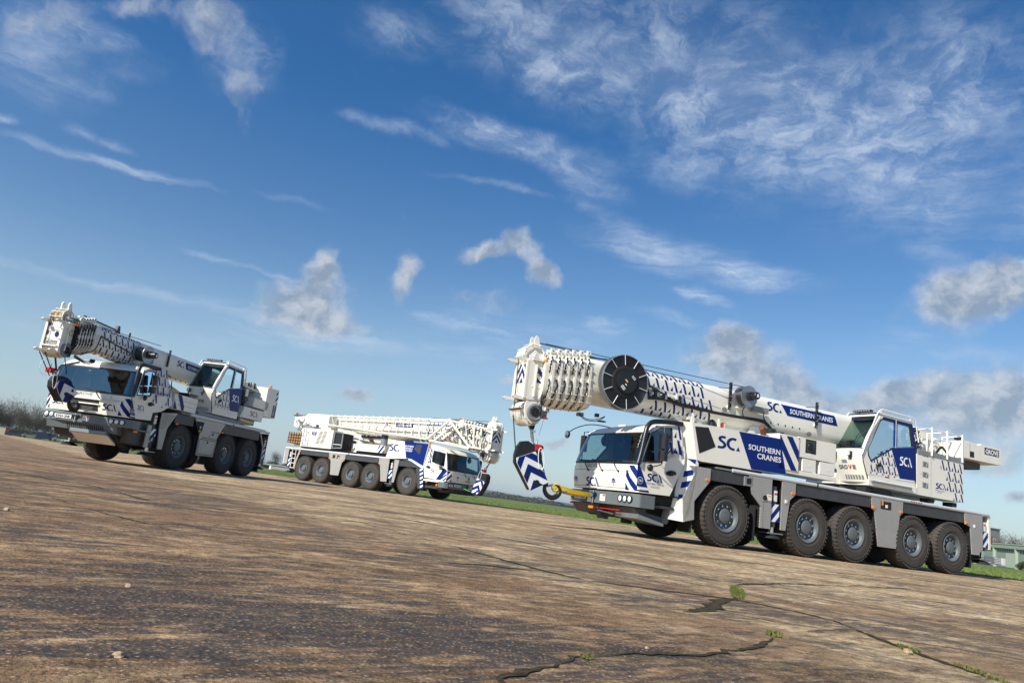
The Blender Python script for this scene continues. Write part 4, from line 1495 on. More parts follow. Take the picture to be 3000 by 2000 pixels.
    mb.pieces('cab_interior', T, 0.02)
    # wipers
    for k in p.get('wipers', (-0.35, 0.1, 0.55)):
        mb = MB()
        a = k * hw
        q = [fr(a, zw0 - 0.17, 0.03), fr(a - 0.10, zw0 - 0.06, 0.05), fr(a - 0.22, zw0 + 0.06, 0.04)]
        mb.tube(q, 0.012, 'K', 5)
        mb.tube([fr(a - 0.22 - 0.32, zw0 + 0.085, 0.025), fr(a - 0.22, zw0 + 0.06, 0.028), fr(a + 0.1, zw0 + 0.05, 0.025)], 0.009, 'K', 4)
        mb.cyl(fr(a, zw0 - 0.17, 0.0), fr(a, zw0 - 0.17, 0.035), 0.022, 'K', 8)
        mb.build('wiper', T)
    # door furniture
    y = hw + 0.004
    mb = MB()
    hx, hz = p['handle']
    for dx, r_ in ((-0.09, 0.05), (-0.03, 0.065), (0.03, 0.065), (0.09, 0.045)):
        mb.lathe([(0.001, 0), (r_, 0.0), (r_ * 0.9, s * 0.012), (0.001, s * 0.014)], (hx + dx, s * y, hz - dx * 0.15), 'y', 'MB', 14)
    mb.box(hx - 0.13, hx + 0.02, s * y, s * (y + 0.035), hz - 0.025, hz + 0.03, 'K')
    mb.build('door_handle', T, 0.008)
    # mirrors
    mx, mz0, mz1 = p['mirror']
    mb = MB()
    yy = s * (hw + p.get('mout', 0.20))
    mb.tube([(mx + 0.1, s * hw, mz1 + 0.16), (mx + 0.02, s * (hw + 0.14), mz1 + 0.16), (mx, yy, mz1 + 0.12), (mx, yy, mz0 - 0.02)], 0.015, 'K', 6)
    mb.tube(smoothpath([(mx, yy, mz0), (mx + 0.02, yy, mz0 - 0.08), (mx + 0.12, s * (hw + 0.06), mz0 - 0.14), (mx + 0.2, s * (hw + 0.04), mz0 - 0.16)], 4), 0.014, 'K', 6)
    mb.lathe([(0.001, -0.025), (0.07, -0.02), (0.08, 0.01), (0.05, 0.04), (0.001, 0.05)], (mx + 0.22, s * (hw + 0.09), mz0 - 0.18), 'y', 'K', 16)
    o2 = mb.build('mirror_arm', T)
    zq = lerp(mz0, mz1, 0.40)
    for a, b in ((zq + 0.02, mz1), (mz0, zq - 0.02)):
        mb = MB()
        mb.prism([(mx - 0.07, yy - 0.095), (mx + 0.03, yy - 0.105), (mx + 0.09, yy - 0.05), (mx + 0.09, yy + 0.05), (mx + 0.03, yy + 0.105), (mx - 0.07, yy + 0.095)], a, b, 'z', 'K')
        mb.box(mx - 0.072, mx - 0.07, yy - 0.08, yy + 0.08, a + 0.03, b - 0.03, 'CH')
        mb.build('mirror', T, 0.022, 3)
    # far side mirrors
    mb = MB()
    yy2 = -yy
    mb.tube([(mx + 0.1, -s * hw, mz1 + 0.1), (mx + 0.12, yy2, mz1 + 0.1), (mx + 0.12, yy2, mz0)], 0.015, 'K', 6)
    mb.prism([(mx + 0.05, yy2 - 0.09), (mx + 0.15, yy2 - 0.1), (mx + 0.19, yy2), (mx + 0.15, yy2 + 0.1), (mx + 0.05, yy2 + 0.09)], zq - 0.05, mz1, 'z', 'K')
    mb.build('mirror', T, 0.02)
    return fr, hwz


def bumper(T, hw, x, z0, z1, p):
    mb = MB()
    pl = [(x - 0.55, -hw - 0.02), (x - 0.16, -hw - 0.02), (x - 0.04, -hw + 0.10), (x + 0.02, -hw * 0.62), (x + 0.06, -hw * 0.5), (x + 0.06, hw * 0.30), (x + 0.02, hw * 0.42), (x - 0.02, hw - 0.16), (x - 0.14, hw + 0.02), (x - 0.55, hw + 0.02), (x - 0.55, hw - 0.12), (x - 0.22, hw - 0.16), (x - 0.18, -hw + 0.16), (x - 0.55, -hw + 0.12)]
    mb.prism(ccw(pl), z0, z1, 'z', 'BG')
    mb.build('bumper', T, 0.03, 3)
    for sy in (-1, 1):
        for k in p.get('lamps', (0.62, 0.74, 0.86)):
            mb = MB()
            y = sy * hw * k
            xx = x + 0.012 - (k - 0.5) * 0.06
            zc = lerp(z0, z1, 0.55)
            mb.lathe([(0.085, -0.02), (0.085, 0.012), (0.072, 0.016), (0.066, 0.004)], (xx, y, zc), 'x', 'K', 20, False)
            mb.lathe([(0.066, 0.004), (0.05, 0.016), (0.001, 0.022)], (xx, y, zc), 'x', 'LN', 20)
            mb.build('headlight', T)
    mb = MB()
    yp = p['plate_y']
    zc = p.get('plate_z', lerp(z0, z1, 0.45))
    mb.box(x + 0.06, x + 0.075, yp - 0.27, yp + 0.27, zc - 0.065, zc + 0.065, 'K')
    mb.box(x + 0.075, x + 0.08, yp - 0.26, yp + 0.26, zc - 0.055, zc + 0.055, 'PL')
    mb.text(p['plate'], front(x + 0.08), yp - 0.235, zc - 0.038, 0.076, 'MB', 0.03, 0.47)
    mb.build('number_plate', T)
    ys = p.get('sticker', 0.2)
    mb = MB()
    mb.mark([(ys - 0.11, zc - 0.06), (ys + 0.11, zc - 0.06), (ys + 0.11, zc + 0.09), (ys - 0.11, zc + 0.09)], front(x + 0.06), 'PL')
    mb.mark([(ys - 0.0, zc + 0.045), (ys + 0.10, zc + 0.045), (ys + 0.10, zc + 0.08), (ys - 0.0, zc + 0.08)], front(x + 0.062), 'RD')
    for k in range(3):
        mb.mark([(ys - 0.08, zc - 0.03 + k * 0.022), (ys + 0.05, zc - 0.03 + k * 0.022), (ys + 0.05, zc - 0.024 + k * 0.022), (ys - 0.08, zc - 0.024 + k * 0.022)], front(x + 0.062), 'TX')
    mb.build('warning_sticker', T)
    mb = MB()
    yh = p.get('hook_y', -0.1)
    mb.box(x + 0.02, x + 0.10, yh - 0.09, yh + 0.09, lerp(z0, z1, 0.35), lerp(z0, z1, 0.85), 'K')
    mb.cyl((x + 0.1, yh - 0.08, lerp(z0, z1, 0.7)), (x + 0.1, yh + 0.14, lerp(z0, z1, 0.7)), 0.03, 'MB', 10)
    mb.cyl((x + 0.1, yh + 0.03, z0 - 0.02), (x + 0.1, yh + 0.03, z1), 0.02, 'CH', 8)
    mb.build('towing_jaw', T, 0.01)


# ------------------------------------------------------------------ slewing operator's cab
def operator_cab(T, s, dx, dz, kz, word, y0=0.35, y1=1.25, kx=1.0):
    """outline taken on the larger crane (front face near x=-4.7) and moved by dx, dz"""
    X = lambda x: (x + 4.7) * kx - 4.7 + dx
    Z = lambda z: (z - 2.16) * kz + 2.16 + dz
    q = lambda L: [(X(x), Z(z)) for x, z in L]
    zt = Z(3.96)
    outer = q([(-4.92, 2.30), (-4.70, 2.76), (-4.70, 2.96), (-5.26, 3.90), (-5.42, 3.98), (-6.66, 3.96), (-6.80, 3.30), (-6.80, 2.36)])
    inner = q([(-5.02, 2.67), (-4.90, 2.82), (-4.88, 2.96), (-5.36, 3.84), (-5.46, 3.89), (-6.60, 3.86), (-6.72, 3.30), (-5.95, 3.17)])
    sh = MB()
    far_in = q([(-5.90, 3.20), (-5.90, 3.60), (-5.90, 3.84), (-6.10, 3.86), (-6.40, 3.86), (-6.60, 3.84), (-6.66, 3.30), (-6.3, 3.22)])
    sh.ring(outer, inner, s * y1, s * (y1 - 0.05), 'W')
    sh.ring(outer, far_in, s * y0, s * (y0 + 0.03), 'W')
    sh.ring([(lerp(a, -5.8 + dx, 0.03), b) for a, b in outer], far_in, s * (y0 + 0.035), s * (y0 + 0.05), 'IN')
    F = q([(-4.92, 2.10), (-4.70, 2.62), (-4.66, 2.80), (-4.68, 2.97)])
    G = q([(-4.68, 2.97), (-4.84, 3.28), (-5.06, 3.62), (-5.28, 3.92)])

    def bul(k):
        return 0.07 * (1 - (2 * k - 1) ** 2)
    ks = [i / 8 for i in range(9)]

    def skin(mb, pts, mat, d=0.0, k0=0.0, k1=1.0):
        vs = []
        for x, z in pts:
            for k in ks:
                kk = lerp(k0, k1, k)
                vs.append((x + bul(kk) + d, s * lerp(y0, y1, kk), z))
        mb.add(vs, [(i * 9 + j, i * 9 + j + 1, (i + 1) * 9 + j + 1, (i + 1) * 9 + j) for i in range(len(pts) - 1) for j in range(8)], mat, True)
    skin(sh, F, 'W')
    skin(sh, F, 'IN', -0.04)
    sh.box(X(-5.25), X(-6.68), s * y0, s * y1, Z(3.94), Z(3.99), 'W')
    sh.box(X(-4.95), X(-6.82), s * y0, s * y1, Z(2.10), Z(2.34), 'W')
    # rear wall with an opening left for the back window
    sh.box(X(-6.80), X(-6.74), s * y0, s * y1, Z(2.3), Z(3.28), 'W')
    sh.box(X(-6.74), X(-6.66), s * (y0 + 0.0), s * (y0 + 0.12), Z(3.28), Z(3.94), 'W')
    # front pillars
    for k in (0.0, 1.0):
        yy = s * lerp(y0, y1, k)
        sh.tube([(G[0][0] - 0.02, yy, G[0][1]), (G[1][0] - 0.01, yy, G[1][1]), (G[2][0] - 0.01, yy, G[2][1]), (G[3][0] - 0.03, yy, G[3][1])], 0.045, 'W', 8)
    if s > 0:
        ff = lambda a, b: (lerp(F[0][0], F[1][0], min(1, (b - F[0][1]) / (F[1][1] - F[0][1]))) + bul((abs(a) - y0) / (y1 - y0)) + 0.012, a, b)
    else:
        ff = lambda a, b: (lerp(F[0][0], F[1][0], min(1, (b - F[0][1]) / (F[1][1] - F[0][1]))) + bul((abs(a) - y0) / (y1 - y0)) + 0.012, a, b)
    w0 = min(s * y0, s * y1)
    sh.text(word[:3], ff, w0 + 0.14, Z(2.43), 0.095, 'TX', 0.035, 0.31)
    sh.text('V', ff, w0 + 0.47, Z(2.43), 0.095, 'RD', 0.035, 0.11)
    sh.text(word[4:], ff, w0 + 0.60, Z(2.43), 0.095, 'TX', 0.035, 0.09)
    for a, b, c, d in ((0.30, 0.52, 2.70, 2.78), (0.30, 0.47, 2.585, 2.66)):
        sh.mark([(w0 + a, Z(c)), (w0 + b, Z(c)), (w0 + b - 0.02, Z(d)), (w0 + a - 0.02, Z(d))], ff, 'MG')
    for i in range(4):
        for j in range(7):
            a = w0 + 0.30 + j * 0.08
            sh.mark([(a, Z(2.17 + i * 0.03)), (a + 0.055, Z(2.17 + i * 0.03)), (a + 0.055, Z(2.186 + i * 0.03)), (a, Z(2.186 + i * 0.03))], ff, 'MG')
    root = sh.build('operator_cab', T, 0.006)
    # glass
    mb = MB()
    skin(mb, G, 'GO')
    mb.build('windscreen', root)
    mb = MB()
    mb.add([(x, s * (y1 - 0.02), z) for x, z in inner], [tuple(range(8))], 'GO')
    mb.add([(x, s * (y0 + 0.02), z) for x, z in far_in], [tuple(range(8))], 'GO')
    mb.build('side_window', root)
    # black seals
    mb = MB()
    for i, (k0, k1) in enumerate(((0.0, 0.05), (0.95, 1.0))):
        skin(mb, G, 'K', 0.008, k0, k1)
    skin(mb, [G[0], (lerp(G[0][0], G[1][0], 0.14), lerp(G[0][1], G[1][1], 0.14))], 'K', 0.008)
    skin(mb, [(lerp(G[2][0], G[3][0], 0.75), lerp(G[2][1], G[3][1], 0.75)), G[3]], 'K', 0.008)
    cx_ = sum(a for a, b in inner) / 8; cz_ = sum(b for a, b in inner) / 8
    for yy in (s * (y1 + 0.004),):
        mb.ring([(lerp(a, cx_, -0.015), lerp(b, cz_, -0.02)) for a, b in inner], [(lerp(a, cx_, 0.035), lerp(b, cz_, 0.045)) for a, b in inner], yy, yy - s * 0.03, 'K')
    mb.box(X(-6.04), X(-5.96), s * (y1 - 0.03), s * (y1 + 0.008), Z(3.2), Z(3.88), 'B')
    mb.pieces('window_seal', root)
    # door panel with its livery: blue rear half, patterned front half
    mb = MB()
    fr = side(s, y1)
    A = lambda x: -s * X(x)
    blue = [(-5.88, 3.22), (-5.98, 3.86), (-5.98, 3.955), (-6.66, 3.93), (-6.83, 3.27), (-6.83, 2.36), (-6.16, 2.36), (-6.10, 2.60)]
    up = [(-5.42, 3.885), (-5.46, 3.945), (-6.66, 3.935), (-6.62, 3.865)]
    lo = [(-5.80, 3.14), (-6.02, 3.17), (-6.80, 3.30), (-6.84, 2.36), (-6.17, 2.36)]
    mb.mark([(A(x), Z(z)) for x, z in up], fr, 'B')
    mb.mark([(A(x), Z(z)) for x, z in lo], fr, 'B')
    mb.mark([(A(x), Z(z)) for x, z in ((-6.60, 3.86), (-6.66, 3.93), (-6.84, 3.30), (-6.72, 3.30))], fr, 'B')
    mb.mark([(A(x), Z(z)) for x, z in ((-5.955, 3.17), (-5.985, 3.17), (-5.985, 3.94), (-5.955, 3.94))], side(s, y1 + 0.012), 'WD')
    mb.mark([(A(x), Z(z)) for x, z in ((-6.0, 2.32), (-6.78, 2.34), (-6.78, 2.375), (-6.0, 2.355))], side(s, y1 + 0.004), 'WD')
    sca(mb, side(s, y1 + 0.004), min(A(-6.16), A(-6.70)), Z(2.72), 0.25, 'WD', True, 1.15)
    c = [(A(x), Z(z)) for x, z in ((-4.94, 2.36), (-6.15, 2.36), (-5.80, 3.12), (-5.45, 3.0), (-5.03, 2.66))]
    c = ccw(c)
    if s > 0:
        pattern(mb, fr, A(-4.92), Z(3.10), 6, 4, 0.235, 0.235 * kz, 'B', clipto=clip_hull(c))
    for k in range(1):
        mb.lathe([(0.001, 0), (0.045, 0.0), (0.04, s * 0.02), (0.001, s * 0.022)], (X(-5.32), s * (y1 + 0.004), Z(2.60)), 'y', 'MB', 14)
        mb.prism([(X(-5.20), Z(2.53)), (X(-5.38), Z(2.58)), (X(-5.40), Z(2.66)), (X(-5.30), Z(2.66))], s * (y1 + 0.006), s * (y1 + 0.035), 'y', 'MB')
    mb.build('cab_door', root)
    # interior
    mb = MB()
    mb.box(X(-5.75), X(-6.25), s * (y0 + 0.2), s * (y1 - 0.2), Z(2.40), Z(2.90), 'IN')
    mb.prism([(X(-6.15), Z(2.88)), (X(-6.32), Z(2.88)), (X(-6.42), Z(3.50)), (X(-6.28), Z(3.52))], s * (y0 + 0.22), s * (y1 - 0.22), 'y', 'IN')
    mb.box(X(-6.30), X(-6.42), s * (y0 + 0.32), s * (y1 - 0.32), Z(3.54), Z(3.72), 'IN')
    for yy in (y0 + 0.14, y1 - 0.14):
        mb.box(X(-5.50), X(-5.95), s * (yy - 0.06), s * (yy + 0.06), Z(2.9), Z(3.02), 'IN')
        mb.cyl((X(-5.55), s * yy, Z(3.0)), (X(-5.50), s * yy, Z(3.16)), 0.02, 'K', 8)
    mb.box(X(-5.02), X(-5.10), s * (y0 + 0.1), s * (y0 + 0.34), Z(2.95), Z(3.25), 'K')
    mb.box(X(-5.3), X(-5.5), s * (y0 + 0.1), s * (y1 - 0.1), Z(3.80), Z(3.9), 'IN')
    mb.box(X(-4.95), X(-5.15), s * (y0 + 0.25), s * (y1 - 0.25), Z(2.3), Z(2.75), 'IN')
    mb.pieces('cab_interior', root, 0.02)
    # guard rails and light bar
    mb = MB()
    ph = [(-4.62, 2.80), (-4.72, 3.02), (-5.18, 3.98), (-5.30, 4.10), (-5.40, 4.13), (-6.60, 4.11), (-6.74, 4.05), (-6.90, 3.45)]
    ph2 = [(-4.58, 2.95), (-5.18, 4.00), (-5.26, 4.06), (-5.34, 4.0)]
    mb.tube([(X(x), s * (y1 + 0.03), Z(z)) for x, z in ph], 0.018, 'WD', 7)
    mb.tube([(X(x), s * (y0 - 0.02), Z(z)) for x, z in ph2], 0.018, 'WD', 7)
    for x in (-5.42, -6.62):
        mb.prism([(X(x - 0.04), Z(3.98)), (X(x + 0.04), Z(3.98)), (X(x), Z(4.08))], s * (y1 - 0.04), s * (y1 - 0.02), 'y', 'W')
    mb.tube([(X(-5.36), s * y1, Z(4.01)), (X(-6.7), s * y1, Z(3.99))], 0.018, 'W', 6)
    mb.pieces('roof_rail', root)
    mb = MB()
    mb.box(X(-5.25), X(-5.45), s * (y0 - 0.02), s * (y1 - 0.05), Z(4.0), Z(4.03), 'K')
    mb.box(X(-5.22), X(-5.34), s * (y0 + 0.12), s * (y1 - 0.22), Z(4.06), Z(4.12), 'MB')
    for k in range(7):
        yy = lerp(y0 + 0.16, y1 - 0.26, k / 6)
        mb.box(X(-5.215), X(-5.22), s * (yy - 0.025), s * (yy + 0.025), Z(4.07), Z(4.11), 'MG')
    mb.tube([(X(-5.28), s * (y0 + 0.3), Z(4.02)), (X(-5.28), s * (y0 + 0.3), Z(4.07))], 0.02, 'K', 6)
    mb.build('light_bar', root, 0.01)
    for k in (0.10, 0.66):
        mb = MB()
        yy = lerp(y0, y1, k)
        mb.box(X(-4.60), X(-4.50), s * (yy - 0.04), s * (yy + 0.06), Z(2.76), Z(2.88), 'K')
        mb.box(X(-4.50), X(-4.495), s * (yy - 0.035), s * (yy + 0.05), Z(2.77), Z(2.87), 'LN')
        mb.tube([(X(-4.56), s * yy, Z(2.76)), (X(-4.62), s * yy, Z(2.68))], 0.02, 'K', 6)
        mb.build('work_lamp', root)
    mb = MB()
    for a, b in (((0.55, 3.0), (0.30, 3.55)), ((0.60, 3.0), (0.42, 3.5))):
        def gp(k, z):
            t = (z - 2.97) / 0.95
            x = lerp(-4.68, -5.28, t)
            return (X(x) + bul(k) + 0.025, s * lerp(y0, y1, k), Z(z))
        mb.tube([gp(a[0] * 1.0 + 0.15, a[1]), gp(lerp(a[0], b[0], 0.5) + 0.15 + 0.1, lerp(a[1], b[1], 0.6)), gp(b[0] + 0.45, b[1])], 0.010, 'K', 5)
    mb.build('wiper', root)
    return root


def clip_hull(c):
    """convex hull, counter-clockwise"""
    P = sorted(set(c))
    def half(P):
        h = []
        for p in P:
            while len(h) > 1 and (h[-1][0] - h[-2][0]) * (p[1] - h[-2][1]) - (h[-1][1] - h[-2][1]) * (p[0] - h[-2][0]) <= 0:
                h.pop()
            h.append(p)
        return h
    a, b = half(P), half(P[::-1])
    return a[:-1] + b[:-1]


# ------------------------------------------------------------------ hook block: hangs from the ropes, a thing of its own
def hook_block(crane, s, y, P, th, label, sling=None):
    """P: dict of outline points (x,z) in the crane's frame: body, plate, hook"""
    zmin = min(z for x, z in P['hook'])
    xm = sum(x for x, z in P['plate']) / len(P['plate'])
    base = crane.matrix_basis @ Vector((xm, y, zmin))
    root = empty('hook_block', base, crane.rotation_euler.z)
    tag(root, label, 'hook block', 'hook blocks hanging from the boom heads')
    TT = lambda v: (v[0] - xm, v[1] - y, v[2] - zmin)
    mb = MB(TT)
    mb.prism(ccw(P['body']), y - th * 0.5, y + th * 0.5, 'y', 'MB')
    for sy in (-1, 1):
        mb.prism(ccw([(lerp(a, xm, 0.03), lerp(b, 1, 0.0)) for a, b in P['body']]), y + sy * th * 0.5, y + sy * (th * 0.5 + 0.02), 'y', 'K')
    # rope slots on the front edge
    bd = P['body']
    mb.build('block_body', root, 0.015)
    mb = MB(TT)
    for k in range(4):
        yy = y + lerp(-th * 0.38, th * 0.38, k / 3)
        cx_, cz_ = P['sheave']
        mb.lathe([(0.05, -0.025), (P['sr'], -0.025), (P['sr'] * 0.9, 0.0), (P['sr'], 0.025), (0.05, 0.025)], (cx_, yy, cz_), 'y', 'K', 28, False)
    mb.build('sheaves', root)
    for sy in (-1, 1):
        mb = MB(TT)
        yy = y + sy * (th * 0.5 + 0.02)
        mb.prism(ccw(P['plate']), yy, yy + sy * 0.025, 'y', 'WD')
        # chevrons in a frame turned with the plate
        (ux, uz) = P['up']
        l = math.hypot(ux, uz); ux, uz = ux / l, uz / l
        cx_ = sum(x for x, z in P['plate']) / len(P['plate']); cz_ = sum(z for x, z in P['plate']) / len(P['plate'])
        rx, rz = uz, -ux
        rx, rz = (rx, rz)
        loc = [((x - cx_) * rx + (z - cz_) * rz, (x - cx_) * ux + (z - cz_) * uz) for x, z in P['plate']]
        fr = lambda a, b: (cx_ + a * rx + b * ux, yy + sy * 0.028, cz_ + a * rz + b * uz)
        A = [p[0] for p in loc]; B = [p[1] for p in loc]
        hw_ = max(abs(min(A)), abs(max(A)))
        chevrons(mb, fr, -hw_, hw_, min(B), max(B), P.get('n', 3), hw_ * 1.05, 'B', 0.52, conv=clip_hull(loc))
        for x, z, r_ in P['holes']:
            yb = sy * (yy + sy * 0.0)
            mb.lathe([(r_, 0.0), (0.001, 0.0)], (x, yy + sy * 0.031, z), 'y', 'MB', 20, False)
        mb.build('cheek_plate', root, 0.004)
    mb = MB(TT)
    hp = smoothpath([(x, y, z) for x, z in P['hook']], 6)
    n = len(hp)
    k0 = P.get('hr', 0.062)
    # tapering tube
    for i in range(n - 1):
        f = i / (n - 1)
        g = (i + 1) / (n - 1)
        rr = lambda t: k0 * (0.85 + 0.45 * math.sin(min(1, t * 1.6) * math.pi / 2)) * (1 if t < 0.72 else max(0.28, 1 - (t - 0.72) * 2.4))
        mb.tube([hp[i], hp[i + 1]], rr(f), 'K', 10, rr(g))
    hx, hz = P['hook'][0]
    mb.lathe([(0.001, -0.03), (k0 * 1.5, -0.03), (k0 * 1.5, 0.05), (0.001, 0.05)], (hx, y, hz + 0.02), 'z', 'K', 14)
    h = mb.build('hook', root)
    mb = MB(TT)
    tip = P['hook'][-1]
    mb.prism([(hx + 0.0, hz - 0.05), (hx - 0.02, hz + 0.0), (tip[0] + 0.02, tip[1] + 0.0), (tip[0] + 0.0, tip[1] - 0.04)], y - 0.02, y + 0.02, 'y', 'ST')
    mb.build('safety_latch', root, 0.004)
    # red switch clamp, jack and white loop
    cx_, cz_ = P['clamp']
    mb = MB(TT)
    mb.box(cx_ - 0.08, cx_ + 0.07, y - 0.09, y + 0.09, cz_ - 0.09, cz_ + 0.05, 'RD')
    mb.lathe([(0.03, -0.05), (0.06, -0.04), (0.06, 0.04), (0.03, 0.05)], (cx_ - 0.11, y, cz_ - 0.01), 'y', 'RD', 12)
    mb.cyl((cx_ - 0.0, y, cz_ + 0.04), (cx_, y, cz_ + 0.16), 0.018, 'CH', 8)
    mb.build('limit_switch_weight', root, 0.01)
    mb = MB(TT)
    lp = []
    for k in range(22):
        a = 2 * math.pi * k / 22
        lp.append((cx_ - 0.06 + 0.075 * math.sin(a) - 0.04 * (1 - math.cos(a)), y + s * (th * 0.5 + 0.05), cz_ - 0.26 + 0.24 * math.cos(a)))
    mb.tube(lp, 0.009, 'WD', 6, close=True)
    mb.build('wire_loop', root)
    return root

# ================================================================== crane A: five axles, right of the picture
def crane_right():
    W = 2.83; hw = W / 2; s = 1; zr = 1.81
    T = empty('mobile_crane', (4.86, 18.448, 0), 3.5755)
    tag(T, 'five-axle mobile crane nearest on the right, big black cable reel on its boom', 'mobile crane', 'three mobile cranes parked on the airfield')
    xs = [0, -2.62, -4.27, -6.53, -8.18]
    plates = [
        [(1.17, 1.73), (0.56, 1.73), (0.56, 1.44), (0.98, 0.95), (0.95, 0.54), (1.25, 0.46), (1.30, 1.0), (1.02, 1.55)],
        [(-0.62, 1.73), (-1.36, 1.73), (-1.36, 0.56), (-1.03, 0.56), (-1.03, 1.05), (-0.74, 1.30)],
        [(-1.70, 1.73), (-2.14, 1.73), (-2.14, 1.45), (-1.96, 1.30), (-1.86, 0.57), (-1.70, 0.57)],
        [(-4.87, 1.73), (-6.10, 1.73), (-6.09, 1.43), (-5.98, 1.36), (-5.84, 0.49), (-5.16, 0.49), (-5.0, 1.36), (-4.90, 1.43)],
        [(-8.73, 1.73), (-9.53, 1.73), (-9.53, 0.78), (-9.30, 0.62), (-9.05, 0.62), (-8.98, 1.36), (-8.75, 1.42)],
    ]
    skirts = [(0.56, -0.48, 1.47), (-2.14, -4.87, 1.45), (-6.10, -8.73, 1.45)]
    chassis(T, s, W, xs, 0.716, 1.6, -9.87, zr, plates, skirts, 0.49, 0.5, ox=[(0.64, 1.47), (-2.06, 1.48), (-4.95, 1.46), (-6.02, 1.46), (-8.80, 1.46)])
    outrigger(T, s, hw, -1.37, -1.69, 1.58, 0.66, 0.46)
    outrigger(T, s, hw, -9.54, -9.84, 1.66, 0.80, 0.50)
    # bits in and on the side lockers
    mb = MB()
    for sy in (-1, 1):
        mb.box(-0.48, -0.74, sy * (hw - 0.04), sy * (hw + 0.004), 1.48, 1.70, 'MG')
        mb.box(-0.54, -0.68, sy * (hw), sy * (hw + 0.008), 1.53, 1.66, 'MB')
        mb.box(-5.22, -5.62, sy * (hw), sy * (hw + 0.006), 1.46, 1.66, 'MB')
        mb.box(-5.25, -5.30, sy * (hw + 0.006), sy * (hw + 0.02), 1.55, 1.66, 'OR')
        mb.box(-5.40, -5.47, sy * (hw + 0.006), sy * (hw + 0.02), 1.50, 1.58, 'PL')
        mb.cyl((-1.14, sy * (hw + 0.0), 1.27), (-1.14, sy * (hw + 0.02), 1.27), 0.06, 'MB', 14)
        mb.box(-1.22, -1.36, sy * hw, sy * (hw + 0.006), 1.22, 1.36, 'PL')
        mb.box(-1.24, -1.34, sy * (hw + 0.006), sy * (hw + 0.009), 1.31, 1.34, 'YL')
        mb.box(-1.80, -1.86, sy * hw, sy * (hw + 0.02), 1.22, 1.30, 'LN')
        mb.box(-9.12, -9.17, sy * hw, sy * (hw + 0.02), 1.36, 1.44, 'LN')
        for k in range(5):
            mb.box(-6.40 - k * 0.10, -6.46 - k * 0.10, sy * (hw + 0.008), sy * (hw + 0.012), 1.765, 1.80, 'RD' if k % 2 else 'TX')
        # shut lines of the lockers
        mb.box(-1.36, -1.03, sy * hw, sy * (hw + 0.003), 1.168, 1.175, 'DG')
        mb.box(-1.11, -1.115, sy * hw, sy * (hw + 0.003), 0.56, 1.17, 'DG')
    mb.pieces('locker_fitting', T)
    mb = MB()
    for sy in (-1, 1):
        for x0, z1 in ((0.98, 0.95), (-0.92, 0.66), (-9.08, 0.64)):
            mb.box(x0 - 0.02, x0 + 0.02, sy * (hw - 0.5), sy * (hw - 0.06), 0.24, z1 + 0.4, 'MB')
    mb.pieces('mud_flap', T, 0.004)
    # tail: rear beam, lamps, tray
    mb = MB()
    mb.box(-9.84, -9.95, -hw + 0.03, hw - 0.03, 0.80, 1.74, 'W')
    mb.box(-9.95, -10.05, -hw + 0.1, hw - 0.3, 0.95, 1.5, 'DG')
    mb.box(-10.0, -11.18, 0.45, 0.92, 1.20, 1.46, 'MG')
    mb.box(-9.98, -11.2, 0.42, 0.95, 1.45, 1.475, 'ST')
    mb.box(-9.95, -10.05, hw - 0.25, hw - 0.05, 1.0, 1.18, 'RD')
    mb.box(-9.80, -10.95, 0.3, 1.2, 0.42, 0.62, 'ST')
    for k in range(4):
        mb.box(-9.85, -10.9, 1.2, 1.215, 0.44 + k * 0.045, 0.47 + k * 0.045, 'AL')
    mb.box(-10.75, -10.93, 1.2, 1.22, 0.42, 0.62, 'PL')
    mb.pieces('rear_frame', T, 0.008)

    # ---- carrier cab
    def fm(mb, fr):
        fine = lambda a, b: fr(a, b, 0.006)
        sca(mb, fine, -0.57, 1.02, 0.21, 'B', True, 1.55, slant=-0.02)
        for a0, a1 in ((1.02, 1.34),):
            stripes(mb, fine, [(a0, 0.99), (a1, 0.99), (a1 + 0.0, 1.54), (a0 + 0.03, 1.52)], 2.9, R(-52), 'B', 0.52)
        stripes(mb, fine, [(-1.34, 0.99), (-1.20, 0.99), (-1.20, 1.52), (-1.34, 1.52)], 2.9, R(52), 'B', 0.52)
        for a in (-1.08, 0.60):
            n = 14
            mb.mark([(a + 0.085 * math.cos(2 * math.pi * k / n), 1.15 + 0.085 * math.sin(2 * math.pi * k / n)) for k in range(n)], fine, 'WD')
            mb.mark([(a + 0.07 * math.cos(math.pi * k / 8), 1.155 + 0.07 * math.sin(math.pi * k / 8)) for k in range(9)], lambda p_, q_: fr(p_, q_, 0.009), 'B')
            mb.mark([(a - 0.072, 1.12), (a + 0.072, 1.12), (a + 0.072, 1.152), (a - 0.072, 1.152)], lambda p_, q_: fr(p_, q_, 0.009), 'TX')
            mb.text('SCA', lambda p_, q_: fr(p_, q_, 0.012), a - 0.05, 1.15, 0.03, 'WD', 0.0, 0.10)
            mb.mark([(a - 0.03, 1.075), (a + 0.03, 1.075), (a + 0.012, 1.108), (a - 0.012, 1.108)], lambda p_, q_: fr(p_, q_, 0.009), 'TX')
        mb.text('GROVE', fine, -0.62, 1.455, 0.085, 'ST', 0.03, 0.52)
        mb.tube([fr(-0.40, 0.985, 0.01), fr(-0.38, 1.0, 0.03), fr(-0.10, 1.0, 0.03), fr(-0.08, 0.985, 0.01)], 0.008, 'W', 5)

